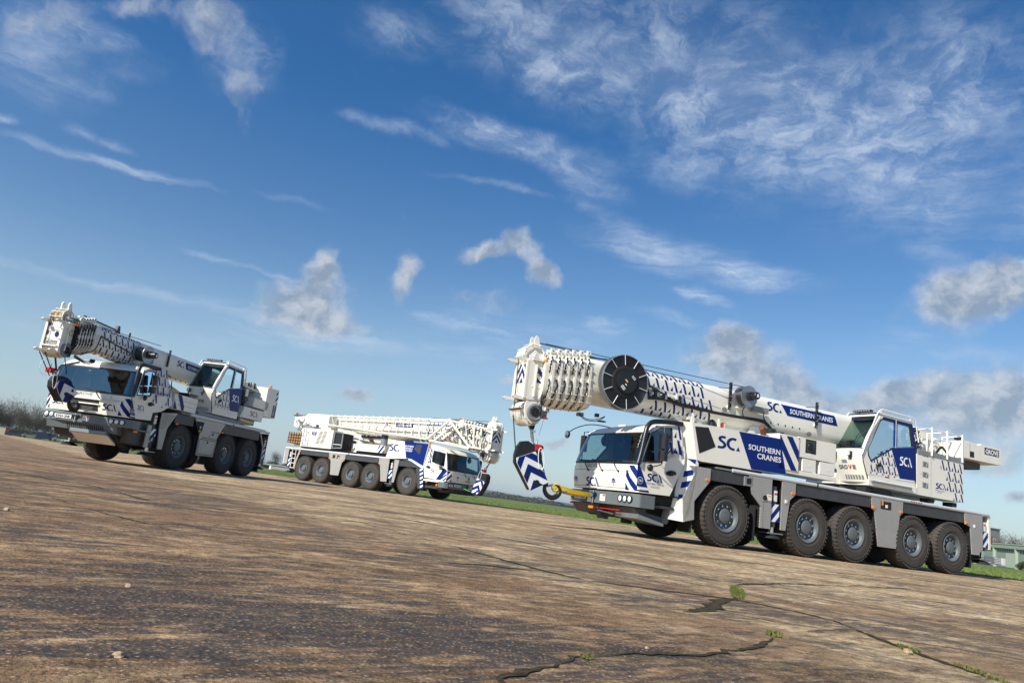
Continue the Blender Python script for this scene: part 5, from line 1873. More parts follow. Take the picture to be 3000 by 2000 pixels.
    def smk(mb, fr):
        n = 18
        mb.mark([(-2.60, 1.56), (-2.57, 1.60), (-2.28, 1.09), (-2.575, 1.09)], fr, 'B')
        mb.mark([(-2.575, 1.015), (-2.575, 0.985), (-2.23, 0.985), (-2.25, 1.03)], fr, 'B')
        fr2 = lambda a, b: (fr(a, b)[0], fr(a, b)[1] + 0.003, b)
        for r_, m_ in ((0.078, 'WD'), (0.068, 'B')):
            fq = fr2 if m_ == 'WD' else (lambda a, b: (fr(a, b)[0], fr(a, b)[1] + 0.005, b))
            mb.mark([(-2.50 + r_ * math.cos(2 * math.pi * k / n), 1.22 + r_ * math.sin(2 * math.pi * k / n)) for k in range(n)], fq, m_)
        mb.text('241', lambda a, b: (fr(a, b)[0], fr(a, b)[1] + 0.008, b), -2.55, 1.19, 0.06, 'WD', 0.01, 0.10)
        sca(mb, fr, -2.31, 1.235, 0.17, 'B', True, 1.42)
        mb.text('SOUTHERN CRANES', fr, -2.34, 1.165, 0.045, 'TX', 0.0, 0.50)
        mb.text('& ACCESS', fr, -2.20, 1.10, 0.045, 'TX', 0.0, 0.24)
        pattern(mb, fr, -1.60, 2.58, 1, 2, 0.26, 0.34, 'B')
        pattern(mb, fr, -1.80, 2.16, 2, 1, 0.26, 0.26, 'B')
        mb.mark([(-1.99, 1.64), (-1.975, 1.66), (-1.50, 1.335), (-1.515, 1.315)], fr, 'W')
    P = dict(prof=[(2.58, 0.96), (2.62, 1.25), (2.61, 1.58), (2.50, 1.95), (2.37, 2.30), (2.29, 2.38)], zbelt=1.58,
             roof=[(2.18, 2.46), (2.0, 2.52), (1.75, 2.585), (1.43, 2.62)], ws=(1.56, 2.30), seams=(1.40, 1.02), vseams=(-0.9, 0.42),
             low=[(2.48, 0.96), (2.52, 1.58), (2.0, 1.66), (1.62, 1.98), (1.28, 2.02), (1.30, 1.75), (1.66, 0.98)],
             outer=[(2.50, 1.58), (2.24, 2.38), (2.0, 2.50), (1.44, 2.60), (1.28, 2.02), (1.60, 1.80)],
             inner=[(2.44, 1.66), (2.22, 2.30), (2.0, 2.43), (1.70, 2.48), (1.68, 2.06), (1.95, 1.72)],
             cx=lambda z: 2.48 if z < 1.58 else lerp(2.50, 2.24, (z - 1.58) / 0.8), handle=(1.68, 1.48), mirror=(2.10, 1.70, 2.30),
             hoop=[(2.60, 1.58), (2.52, 1.86), (2.42, 2.30), (2.36, 2.45), (2.22, 2.56), (1.9, 2.61), (1.40, 2.64)], front_marks=fm, side_marks=smk, inset=0.10)
    driver_cab(T, s, hw - 0.03, P)
    bumper(T, hw, 2.62, 0.64, 0.92, dict(plate_y=-0.69, plate='KU73 SKU', sticker=0.26, plate_z=0.755, hook_y=-0.12))
    mb = MB()
    mb.tube(smoothpath([(2.05, -0.60, 2.50), (2.30, -0.66, 2.52), (2.62, -0.75, 2.50), (2.82, -1.0, 2.40), (2.92, -1.18, 2.28)], 3), 0.013, 'K', 6)
    mb.lathe([(0.001, -0.05), (0.08, -0.02), (0.10, 0.02), (0.09, 0.04)], (2.92, -1.22, 2.22), 'x', 'K', 20)
    mb.lathe([(0.09, 0.04), (0.001, 0.05)], (2.92, -1.22, 2.22), 'x', 'CH', 20)
    mb.build('front_mirror', T)
    mb = MB()       # valance, steps and the red-painted bar under the bumper
    mb.prism([(2.55, 0.62), (2.35, 0.40), (1.6, 0.36), (1.55, 0.46), (2.2, 0.55), (2.2, 0.64)], -hw + 0.08, hw - 0.12, 'y', 'DG')
    mb.cyl((2.56, -0.4, 0.53), (2.56, 0.8, 0.53), 0.018, 'RD', 8)
    mb.tube([(2.5, -0.1, 0.60), (2.66, 0.1, 0.48), (2.6, 0.6, 0.44)], 0.02, 'CH', 6)
    mb.box(2.62, 2.66, -1.20, -1.02, 0.56, 0.60, 'RD')
    mb.box(2.58, 2.60, -0.45, -0.25, 0.50, 0.56, 'OR')
    mb.prism([(2.45, 0.40), (1.75, 0.30), (1.75, 0.36), (2.45, 0.50)], 0.5, hw - 0.05, 'y', 'ST')
    mb.prism([(2.62, 0.52), (2.5, 0.30), (2.4, 0.30), (2.4, 0.5)], -0.15, 0.15, 'y', 'MB')
    mb.box(2.4, 1.45, 0.3, hw - 0.1, 0.68, 0.74, 'DG')
    mb.box(2.46, 2.34, hw - 0.1, hw + 0.01, 0.64, 0.70, 'OR')
    mb.box(2.45, 2.15, hw - 0.12, hw - 0.09, 0.72, 0.745, 'PL')
    mb.box(2.3, 0.9, -hw + 0.15, hw - 0.18, 0.75, 1.0, 'MB')
    mb.prism([(2.2, 0.36), (1.5, 0.36), (1.3, 0.70), (1.4, 0.95), (2.3, 0.95)], -hw + 0.4, hw - 0.45, 'y', 'MB')
    mb.pieces('front_valance', T, 0.008)

    # ---- engine housing and mudguard leg behind the cab
    for sy in (-1, 1):
        y = sy * hw
        mb = MB()
        mb.prism(ccw([(1.21, 2.71), (-0.21, 2.735), (-1.54, 2.755), (-1.80, 1.90), (-0.68, 1.875), (0.88, 1.86), (1.0, 1.88)]), y - sy * 0.55, y, 'y', 'W')
        # chamfer facing forward, from the roof down to the toe of the leg
        Pf = [(1.42, 2.71), (1.27, 1.88), (1.54, 0.48)]
        Pi = [(1.21, 2.711), (1.00, 1.88), (1.25, 0.46)]
        vs = [(x, y - sy * 0.16, z) for x, z in Pf] + [(x, y, z) for x, z in Pi] + [(x - 0.02, y - sy * 0.5, z) for x, z in Pf]
        mb.add(vs, [(0, 1, 4, 3), (1, 2, 5, 4), (6, 7, 1, 0), (7, 8, 2, 1), (3, 0, 6), (2, 5, 8)], 'W')
        mb.prism(ccw([(1.25, 0.46), (1.12, 0.52), (1.05, 1.0), (0.93, 1.80), (1.0, 1.88)]), y - sy * 0.05, y, 'y', 'W')
        fr = side(sy, hw)
        A = lambda x: -sy * x
        mk = lambda L, m_: mb.mark([(A(x), z) for x, z in L], fr, m_)
        mk([(-0.21, 2.72), (-1.53, 2.74), (-1.79, 1.905), (-0.66, 1.885)], 'B')
        mk([(1.12, 2.63), (0.72, 2.665), (0.47, 2.25), (0.94, 2.03)], 'MB')
        if sy == s:
            sca(mb, fr, -0.41, 2.24, 0.30, 'B', False, 1.68)
            fr2 = side(sy, hw + 0.004)
            mb.text('SOUTHERN', fr2, 0.53, 2.345, 0.125, 'WD', 0.018, 1.03)
            mb.text('CRANES', fr2, 0.82, 2.165, 0.125, 'WD', 0.018, 0.78)
        # stripe on the leg: on the chamfer
        c0, c1 = (1.27, 1.88), (1.54, 0.48)
        i0, i1 = (1.00, 1.88), (1.25, 0.46)
        def lf(a, b, y=y, sy=sy):
            # a: 0 at front edge .. 1 at inner edge ; b: 0 top .. 1 bottom
            p = Vector((lerp(c0[0], c1[0], b), y - sy * 0.16, lerp(c0[1], c1[1], b)))
            q = Vector((lerp(i0[0], i1[0], b), y, lerp(i0[1], i1[1], b)))
            r_ = p.lerp(q, a)
            return (r_.x + 0.003, r_.y + sy * 0.004, r_.z)
        for k in range(4):
            b0 = 0.0 + k * 0.18
            if k == 3:
                mb.mark([(0.30, b0 + 0.05), (0.95, b0 + 0.04), (0.30, b0 + 0.14)][::-1], lf, 'B')
            else:
                mb.mark([(0.32, b0 + 0.03 if k else 0.0), (0.98, b0 - 0.02 if k else 0.0), (0.98, b0 + 0.07), (0.32, b0 + 0.13)] if k else [(0.32, 0.0), (0.98, 0.0), (0.98, 0.08)], lf, 'B')
        mb.build('engine_housing', T, 0.006)
    mb = MB()
    mb.box(1.15, -1.5, -hw + 0.5, hw - 0.5, 1.86, 2.62, 'DG')
    mb.box(1.2, -1.4, -hw + 0.1, hw - 0.1, 2.60, 2.69, 'W')
    for x, y, z, m_ in ((1.05, 1.0, 2.76, 'RU'), (0.6, 0.9, 2.78, 'K'), (0.35, 1.1, 2.80, 'K'), (0.1, 1.0, 2.76, 'K'), (0.75, 1.15, 2.74, 'MG')):
        mb.cyl((x, y, 2.68), (x, y, z + 0.05), 0.09, m_, 14)
    for x in (0.95, 0.15):
        mb.prism([(x - 0.06, 2.68), (x + 0.06, 2.68), (x + 0.02, 2.98), (x - 0.02, 2.98)], 1.10, 1.12, 'y', 'W')
    hoses(mb, [(0.55, 1.0, 2.75), (0.35, 1.1, 2.92), (0.1, 1.0, 2.80), (-0.1, 0.9, 2.78)], 0.02, 3, 0.03)
    mb.box(0.0, 0.05, 1.05, 1.12, 2.78, 2.90, 'RD')
    mb.pieces('engine_fitting', T, 0.005)
    mb = MB()       # exhaust and striped cabinet behind
    mb.box(-1.52, -2.20, 0.55, hw - 0.0, 2.02, 2.88, 'W')
    fr = side(1, hw - 0.0)
    stripes(mb, fr, [(1.54, 2.03), (2.19, 2.03), (2.19, 2.86), (1.54, 2.84)], 3.1, R(-54), 'B', 0.5)
    mb.box(-2.20, -3.52, 0.75, hw - 0.02, 2.40, 2.90, 'W')
    mb.box(-2.26, -3.52, 0.85, hw - 0.30, 2.0, 2.40, 'MB')
    mb.box(-2.36, -2.83, 0.9, hw - 0.03, 2.07, 2.385, 'W')
    mb.box(-2.97, -3.50, 0.9, hw - 0.03, 2.07, 2.385, 'W')
    mb.box(-1.60, -3.55, 0.7, hw - 0.02, 1.95, 2.06, 'W')
    fr = side(1, hw - 0.02)
    mb.mark([(2.43, 2.53), (2.80, 2.53), (2.80, 2.88), (2.43, 2.88)], fr, 'MB')
    fr3 = side(1, hw - 0.016)
    mb.mark([(2.46, 2.56), (2.77, 2.56), (2.77, 2.85), (2.46, 2.85)], fr3, 'DG')
    mb.lathe([(0.10, 0.0), (0.10, 0.03), (0.08, 0.04), (0.001, 0.04)], (-2.60, hw - 0.02, 2.70), 'y', 'K', 18)
    for x0, z0 in ((2.60, 2.20), (3.28, 2.18), (2.58, 2.46), (2.78, 2.02)):
        mb.mark([(x0 - 0.06, z0), (x0 + 0.06, z0), (x0 + 0.06, z0 + 0.07), (x0 - 0.06, z0 + 0.07)], side(1, hw - 0.03 if x0 > 2.59 and z0 < 2.4 else hw - 0.02), 'PL')
    mb.cyl((-1.68, 0.95, 2.86), (-1.68, 0.95, 3.02), 0.13, 'K', 16)
    mb.cyl((-2.0, 0.95, 2.86), (-2.0, 0.95, 2.98), 0.10, 'K', 16)
    mb.tube([(-1.40, 1.0, 2.70), (-1.40, 1.0, 2.84), (-1.30, 1.08, 2.94), (-1.22, 1.1, 2.98)], 0.075, 'RU', 12)
    mb.pieces('service_cabinet', T, 0.008)

    # ---- slewing platform
    mb = MB()
    mb.lathe([(0.01, 0.0), (1.05, 0.0), (1.05, 0.10), (0.98, 0.12), (0.98, 0.22), (0.01, 0.22)], (-5.9, 0, 1.80), 'z', 'DG', 40, False)
    mb.prism([(-4.7, 2.02), (-5.0, 2.02), (-9.0, 2.0), (-9.0, 2.3), (-8.2, 2.9), (-6.4, 2.6), (-4.8, 2.3)], -0.62, 0.34, 'y', 'W')
    for sy in (-1, 1):
        mb.prism(ccw([(-4.9, 2.2), (-8.9, 2.2), (-9.1, 3.4), (-8.5, 4.0), (-7.9, 4.02), (-7.2, 3.4), (-6.2, 2.7)]), sy * 0.52 - 0.03, sy * 0.52 + 0.03, 'y', 'W')
    mb.box(-4.92, -6.86, 0.30, 1.27, 2.03, 2.20, 'W')
    mb.box(-5.0, -6.6, 1.27, 1.32, 2.12, 2.17, 'MG')
    mb.mark([(5.55, 2.24), (5.75, 2.24), (5.75, 2.36), (5.55, 2.36)], side(1, 1.25), 'PL')
    mb.mark([(5.57, 2.31), (5.74, 2.31), (5.74, 2.35), (5.57, 2.35)], side(1, 1.254), 'RD')
    for x in (-4.9, -7.5, -8.5):
        mb.box(x, x - 0.2, 0.9, 1.2, 1.86, 1.98, 'MB')
    mb.pieces('turntable_frame', T, 0.008)
    operator_cab(T, s, 0, 0, 1.0, 'GROVE')
    # power pack with steps, walkway and rails
    mb = MB()
    mb.box(-6.88, -8.93, 0.62, 1.25, 2.02, 3.14, 'W')
    fr = side(1, 1.25)
    for k in range(4):
        z = 2.24 + k * 0.29
        # steps drawn flat: grey tones painted for the shade inside their recesses
        mb.mark([(7.11, z), (7.36, z - 0.01), (7.36, z + 0.14), (7.11, z + 0.15)], fr, 'MG')
        mb.mark([(7.115, z + 0.01), (7.27, z + 0.01), (7.33, z + 0.135), (7.115, z + 0.145)], side(1, 1.253), 'W')
        mb.mark([(7.13, z + 0.015), (7.24, z + 0.015), (7.30, z + 0.13), (7.13, z + 0.14)], side(1, 1.256), 'TX')
    mb.mark([(7.48, 2.06), (7.486, 2.06), (7.486, 3.1), (7.48, 3.1)], fr, 'MG')
    mb.mark([(7.0, 2.60), (7.47, 2.60), (7.47, 2.606), (7.0, 2.606)], fr, 'MG')
    sca(mb, fr, 7.69, 2.275, 0.165, 'B', True, 1.55)
    mb.text('SOUTHERN CRANES', fr, 7.66, 2.215, 0.032, 'TX', 0.0, 0.42)
    mb.text('& ACCESS', fr, 7.75, 2.165, 0.032, 'TX', 0.0, 0.20)
    pattern(mb, fr, 7.93, 3.10, 4, 4, 0.262, 0.285, 'B', skip={(0, 1), (0, 2), (0, 3), (1, 3)}, clipto=[(7.9, 2.03), (8.925, 2.03), (8.925, 3.13), (7.9, 3.13)])
    mb.build('power_pack', T, 0.012)
    mb = MB()
    mb.box(-6.92, -8.95, 0.62, 1.262, 3.14, 3.26, 'MG')
    mb.box(-6.92, -8.95, 0.64, 1.255, 3.26, 3.27, 'CP')
    for x, zt in ((-7.48, 3.97), (-8.16, 3.97), (-8.84, 3.96)):
        mb.tube([(x, 1.275, 3.16), (x, 1.275, zt)], 0.026, 'WD', 8)
        mb.tube([(x + 0.02, 0.66, 3.2), (x, 0.66, zt - 0.06)], 0.02, 'WD', 8)
        mb.tube([(x, 0.66, zt - 0.06), (x, 1.275, zt - 0.04)], 0.018, 'WD', 8)
    for z in (3.93, 3.99):
        mb.tube([(-7.1, 0.95 if z < 3.95 else 0.7, 4.02 if z > 3.95 else 3.93), (-7.48, 1.2 if z < 3.95 else 0.66, z), (-8.86, 1.27 if z < 3.95 else 0.66, z - 0.03)], 0.018, 'AL', 6)
    mb.pieces('walkway_rail', T, 0.0)
    # winch, hose drum and jumble on the platform
    mb = MB()
    mb.lathe([(0.30, 0.0), (0.36, 0.02), (0.36, 0.10), (0.30, 0.12)], (-7.15, 0.80, 3.62), 'y', 'MB', 28)
    for k in range(26):
        a = 2 * math.pi * k / 26
        mb.box(-7.15 + 0.34 * math.cos(a) - 0.02, -7.15 + 0.34 * math.cos(a) + 0.02, 0.78, 0.94, 3.62 + 0.34 * math.sin(a) - 0.02, 3.62 + 0.34 * math.sin(a) + 0.02, 'AL' if k % 2 else 'K')
    q = random.Random(5)
    for k in range(26):
        x, z = -7.15 + q.uniform(-0.28, 0.28), 3.45 + q.uniform(-0.25, 0.40)
        mb.tube(smoothpath([(x, 0.88, z), (x + q.uniform(-.15, .15), 0.96, z - 0.12), (x + q.uniform(-.1, .1), 0.90, z - 0.24)], 3), 0.014, ('K', 'AL', 'MB', 'W')[k % 4], 5)
    mb.lathe([(0.28, -0.5), (0.30, -0.42), (0.22, -0.41), (0.22, 0.42), (0.30, 0.43), (0.28, 0.5), (0.01, 0.5)], (-8.35, 0.1, 3.45), 'y', 'W', 32)
    mb.box(-8.0, -8.7, -0.5, 0.6, 3.0, 3.5, 'W')
    for k in range(6):
        mb.lathe([(0.20, 0), (0.24, 0.03), (0.24, 0.06), (0.20, 0.09)], (-8.42 - k * 0.0, 0.66 + 0.0, 3.40), 'y', 'W', 20)
    for x in (-7.70, -7.86):
        mb.box(x, x - 0.07, 0.58, 0.70, 3.27, 3.78, 'W')
    hoses(mb, [(-8.1, 0.95, 3.3), (-8.3, 1.0, 3.55), (-8.6, 0.95, 3.45), (-8.85, 0.9, 3.3)], 0.02, 3, 0.03)
    mb.tube([(-8.1, 0.9, 3.72), (-8.9, 0.9, 3.78)], 0.03, 'W', 8)
    mb.pieces('winch', T, 0.006)
    # counterweight
    mb = MB()
    cw = [(-9.14, 3.80), (-9.30, 3.82), (-9.52, 3.82), (-9.57, 3.78), (-9.72, 3.78), (-9.78, 3.84), (-10.72, 3.82), (-10.73, 3.33), (-9.2, 3.32)]
    for sy in (-1, 1):
        mb.prism(ccw(cw), sy * 0.9, sy * 1.25, 'y', 'W')
    mb.prism(ccw([(x + 0.02, z - 0.01) for x, z in cw]), -0.9, 0.9, 'y', 'W')
    mb.box(-8.92, -9.20, 0.55, 1.27, 3.31, 3.82, 'W')
    mb.box(-8.92, -9.20, -1.27, -0.55, 3.31, 3.82, 'W')
    mb.prism([(-9.0, 3.31), (-10.2, 3.31), (-10.18, 3.12), (-9.9, 3.08), (-9.0, 3.12)], -0.95, 0.95, 'y', 'DG')
    mb.mark([(9.23, 3.38), (9.42, 3.38), (9.42, 3.55), (9.23, 3.55)], side(1, 1.25), 'MB')
    mb.mark([(9.92, 3.56), (10.62, 3.56), (10.62, 3.76), (9.92, 3.76)], side(1, 1.25), 'MB')
    mb.text('GROVE', side(1, 1.254), 9.96, 3.59, 0.135, 'WD', 0.035, 0.62)
    mb.pieces('counterweight', T, 0.015)
    mb = MB()
    mb.lathe([(0.001, 0.12), (0.10, 0.11), (0.11, 0.05), (0.09, 0.04), (0.04, 0.04), (0.03, 0.0)], (-9.07, 1.0, 3.82), 'z', 'MB', 18)
    mb.lathe([(0.085, 0.12), (0.08, 0.145), (0.001, 0.15)], (-9.07, 1.0, 3.82), 'z', 'OR', 18)
    mb.build('beacon', T)

    # ---- boom
    H, Wb = 1.02, 0.96
    prA = boom_profile(H, Wb)
    zc = 3.41
    zcx = lambda x: zc + (0.0 if x > -1 else 0.03)
    mb = MB()
    sweep(mb, [(-9.0, 3.55, boom_profile(0.8, 0.9)), (-7.6, 3.50, prA), (3.44, zc - 0.02, prA)], 'W')
    bf = boom_frame(1, lambda x: (lerp(3.50, zc - 0.02, min(1, max(0, (x + 7.6) / 11.04))), prA))
    mb.cuts = ([], [x * 0.035 for x in range(-30, 31)])
    pattern(mb, bf, -1.95, 0.62, 8, 5, 0.275, 0.272, 'B', sub=1, skip={(7, 0), (7, 1), (0, 3)})
    sca(mb, bf, 1.99, 0.13, 0.25, 'B', False, 1.55, slant=0.0)
    mk = lambda L, m_, f_=bf: mb.mark([(a, b) for a, b in L], f_, m_)
    for k in range(10):     # blue banner, wrapped in strips
        a0, a1 = lerp(0, 1, k / 10), lerp(0, 1, (k + 1) / 10)
        T0, T1 = lerp(2.48, 4.50, a0), lerp(2.48, 4.50, a1)
        B0, B1 = lerp(2.72, 4.62, a0), lerp(2.72, 4.62, a1)
        mk([(T0, 0.38), (T1, 0.38), (lerp(T1, B1, 0.5), 0.24), (lerp(T0, B0, 0.5), 0.24)], 'B')
        mk([(lerp(T0, B0, 0.5), 0.24), (lerp(T1, B1, 0.5), 0.24), (B1, 0.10), (B0, 0.10)], 'B')
    bf2 = boom_frame(1, lambda x: (lerp(3.50, zc - 0.02, min(1, max(0, (x + 7.6) / 11.04))), prA), 0.010)
    mb.text('SOUTHERN CRANES', bf2, 2.80, 0.175, 0.125, 'WD', 0.018, 1.62)
    for k in range(6):
        x = 2.15 + k * 0.26
        mk([(x - 0.02, -0.20), (x + 0.02, -0.20), (x + 0.02, -0.15), (x - 0.02, -0.15)], 'MB')
    for (xx, zz) in ((0.55, -0.06), (3.55, -0.22)):
        n = 16
        mk([(xx + 0.17 * math.cos(2 * math.pi * k / n), zz + 0.09 * math.sin(2 * math.pi * k / n)) for k in range(n)], 'W', bf2)
        mk([(xx + 0.09 * math.cos(2 * math.pi * k / n), zz + 0.06 * math.sin(2 * math.pi * k / n)) for k in range(n)], 'MG', boom_frame(1, lambda x: (zc, prA), 0.014))
    bo = mb.build('boom', T)
    # stiffening saddle plates below
    mb = MB()
    mb.prism(ccw([(1.45, 3.18), (0.75, 2.86), (-1.52, 2.80), (-1.60, 3.16)]), 0.30, 0.34, 'y', 'W')
    mb.prism(ccw([(0.62, 2.9), (0.52, 3.1), (0.46, 3.1), (0.44, 2.8)]), 0.44, 0.49, 'y', 'W')
    mb.prism(ccw([(-0.48, 2.7), (-0.52, 3.04), (-0.58, 3.04), (-0.62, 2.7)]), 0.44, 0.49, 'y', 'W')
    mb.prism(ccw([(-1.3, 2.75), (-1.55, 3.1), (-2.0, 3.1), (-2.2, 2.75)]), 0.42, 0.47, 'y', 'W')
    mb.cyl((-4.6, 0.0, 2.55), (-1.0, 0.0, 2.86), 0.19, 'W', 24)
    mb.pieces('boom_saddle', bo, 0.004)
    boom_collars(T, 1, 3.50, 4.46, 6, 3.28, 1.26, 1.02, 0.012)
    boom_head(T, 1, 4.56, 5.03, 0.30, 2.66, 3.58, 2.40, 0.27, 6, True, 0.27, 3.68, bright='W')
    reel(T, 'cable_reel', 2.70, 0.58, 0.78, 3.43, 0.64, 1, True)
    reel(T, 'cable_reel', -1.00, 0.58, 0.86, 3.74, 0.265, 1)
    mb = MB()
    for x, z0, z1 in ((-0.65, 3.36, 4.06), (-3.72, 3.38, 4.08)):
        mb.box(x - 0.035, x + 0.035, 0.53, 0.58, z0, z1, 'K')
        mb.tube([(x, 0.55, z1 - 0.14), (x + 0.35, 0.25, z1 - 0.16)], 0.01, 'K', 5)
        for k in range(5):
            z = lerp(z0, z1, 0.05 + 0.22 * k)
            mb.cyl((x, 0.58, z), (x, 0.59, z), 0.012, 'AL', 6)
        mb.box(x - 0.02, x + 0.02, 0.45, 0.56, z0 + 0.05, z0 + 0.12, 'W')
    mb.pieces('cable_guide', T, 0.004)
    mb = MB()
    y = 0.56
    hoses(mb, [(1.95, y + 0.1, 3.22), (1.4, y, 3.29), (0.87, y - 0.01, 3.25), (0.3, y, 3.24), (-0.19, y, 3.22), (-0.9, y, 3.24), (-1.64, y, 3.27), (-1.92, y, 3.24), (-2.15, y + 0.05, 3.02), (-2.4, y + 0.1, 2.85)], 0.024, 2, 0.045)
    hoses(mb, [(1.95, y + 0.1, 3.50), (1.5, y, 3.42), (1.1, y, 3.30), (0.6, y, 3.22), (0.2, y, 3.19)], 0.014, 2, 0.03, 'K', 3)
    hoses(mb, [(1.9, y, 3.55), (1.3, y, 3.46), (0.6, y - 0.02, 3.42), (-0.4, y - 0.03, 3.34)], 0.008, 1, 0.03, 'MG', 4)
    hoses(mb, [(-1.05, y + 0.1, 3.48), (-1.08, y, 3.4), (-1.12, y, 3.26)], 0.014, 1)
    hoses(mb, [(-1.75, y + 0.06, 3.5), (-1.80, y, 3.38), (-1.9, y, 3.26)], 0.010, 2)
    mb.box(-1.35, -1.85, 0.55, 0.68, 3.44, 3.58, 'MG')
    mb.box(1.75, 1.6, 0.5, 0.58, 3.42, 3.52, 'MG')
    q = random.Random(9)
    for k in range(12):
        x = lerp(1.8, 0.9, k / 11)
        mb.box(x, x - 0.05, 0.5, 0.6, 3.30 + q.uniform(-.04, .08), 3.36 + q.uniform(-.03, .1), ('AL', 'K', 'MG')[k % 3])
    hoses(mb, [(3.25, 0.50, 3.45), (3.1, 0.53, 3.38), (2.95, 0.52, 3.30), (3.0, 0.52, 3.15), (2.85, 0.53, 3.05)], 0.016, 1, 0.03, 'MB', 8)
    mb.pieces('boom_hose', T)
    mb = MB()       # small pulley and cable gear hanging under the collars
    mb.box(3.5, 3.38, 0.05, 0.2, 2.54, 2.62, 'MG')
    hoses(mb, [(3.5, 0.2, 2.58), (3.3, 0.2, 2.50), (3.0, 0.2, 2.53), (2.8, 0.2, 2.64)], 0.011, 2, 0.03, 'K', 2)
    mb.lathe([(0.07, -0.015), (0.11, -0.01), (0.11, 0.01), (0.07, 0.015)], (2.95, 0.30, 2.49), 'z', 'MB', 20)
    mb.tube([(2.95, 0.20, 2.49), (2.95, 0.40, 2.49)], 0.012, 'MB', 5)
    mb.box(3.08, 3.0, 0.18, 0.27, 2.58, 2.66, 'K')
    mb.build('cable_pulley', T, 0.004)
    mb = MB()       # ropes
    rope(mb, (5.07, -0.12, 3.60), (5.04, -0.10, 2.3), 0.013)
    rope(mb, (5.04, -0.10, 2.3), (4.94, 0.04, 1.52), 0.013)
    rope(mb, (4.70, 0.12, 4.02), (3.4, 0.12, 4.02), 0.013)
    rope(mb, (4.60, 0.20, 4.02), (-1.0, 0.70, 3.99), 0.009)
    rope(mb, (3.45, 0.0, 4.02), (-6.8, 0.0, 3.95), 0.013)
    rope(mb, (3.45, -0.1, 3.99), (2.5, 0.55, 3.96), 0.02, 'K')
    mb.tube([(4.70, 0.12, 2.14), (4.64, 0.12, 2.0), (4.62, 0.12, 1.86)], 0.04, 'ST', 10, 0.03)
    mb.tube([(4.63, 0.12, 1.98), (4.58, 0.12, 1.78)], 0.032, 'ST', 10)
    mb.prism([(4.76, 2.18), (4.58, 2.18), (4.61, 2.04), (4.69, 2.04)], 0.08, 0.16, 'y', 'MB')
    mb.box(4.56, 4.63, 0.08, 0.16, 1.98, 2.03, 'CH')
    rope(mb, (4.58, 0.12, 1.78), (4.50, 0.1, 1.70), 0.014, 'CH')
    rope(mb, (4.44, 0.25, 2.28), (4.50, 0.22, 1.92), 0.004)
    mb.box(4.40, 4.50, 0.20, 0.30, 2.34, 2.48, 'MG')
    mb.lathe([(0.001, -0.02), (0.10, -0.01), (0.10, 0.01), (0.001, 0.02)], (4.45, 0.25, 2.32), 'z', 'RD', 14)
    mb.pieces('hoist_rope', T)
    HB = dict(body=[(4.975, 1.26), (4.99, 1.42), (4.96, 1.60), (4.87, 1.74), (4.72, 1.77), (4.42, 1.64), (4.34, 1.48), (4.13, 0.95), (4.54, 0.71)],
              plate=[(4.965, 1.36), (4.52, 1.56), (4.11, 0.93), (4.53, 0.70), (4.94, 1.25)], up=(0.42, 0.72), holes=[(4.37, 1.15, 0.045), (4.66, 1.03, 0.045), (4.40, 0.88, 0.07)],
              sheave=(4.62, 1.42), sr=0.30, clamp=(4.46, 1.68), n=3,
              hook=[(4.13, 0.86), (4.13, 0.76), (4.06, 0.66), (3.93, 0.61), (3.80, 0.66), (3.74, 0.76), (3.78, 0.86), (3.90, 0.92)], hr=0.046)
    hook_block(T, 1, 0.10, HB, 0.11, 'black hook block with blue and white chevrons and a yellow strap on its hook')
    # yellow strap from the hook to the bumper
    base = T.matrix_basis @ Vector((3.3, 0.05, 0.80))
    st = MB(lambda v: (v[0] - 3.3, v[1] - 0.05, v[2] - 0.80))
    for dz, dy in ((0.0, 0.035), (-0.045, -0.035), (0.04, -0.01)):
        A = [(3.86, 0.10 + dy * 0.3, 0.86 + dz), (3.5, 0.08 + dy, 0.80 + dz), (3.1, 0.0 + dy, 0.79 + dz * 0.6), (2.74, -0.10 + dy * 0.2, 0.80 + dz * 0.3)]
        A = smoothpath(A, 5)
        n = len(A)
        vs = []
        for i, p_ in enumerate(A):
            tw = 0.035
            vs += [(p_.x, p_.y + 0.006, p_.z - tw), (p_.x, p_.y + 0.006, p_.z + tw), (p_.x, p_.y - 0.006, p_.z + tw), (p_.x, p_.y - 0.006, p_.z - tw)]
        fs = []
        for i in range(n - 1):
            for j in range(4):
                fs.append((i * 4 + j, i * 4 + (j + 1) % 4, (i + 1) * 4 + (j + 1) % 4, (i + 1) * 4 + j))
        st.add(vs, fs + [(0, 1, 2, 3), tuple(range(4 * n - 4, 4 * n))[::-1]], 'YL')
    lp = [(3.86 + 0.075 * math.cos(2 * math.pi * k / 16), 0.10 + 0.0 * k, 0.84 + 0.075 * math.sin(2 * math.pi * k / 16)) for k in range(16)]
    st.tube(lp, 0.028, 'YL', 6, close=True)
    st.tube([(2.78, -0.08, 0.80), (2.70, -0.12, 0.80)], 0.05, 'LB', 8)
    st.box(3.62, 3.56, 0.045, 0.13, 0.755, 0.80, 'LB')
    o = st.build('lifting_strap')
    o.location = base; o.rotation_euler = (0, 0, 3.5755)
    tag(o, 'yellow webbing strap tied between the hook and the front bumper of the right-hand crane', 'strap')
    return T



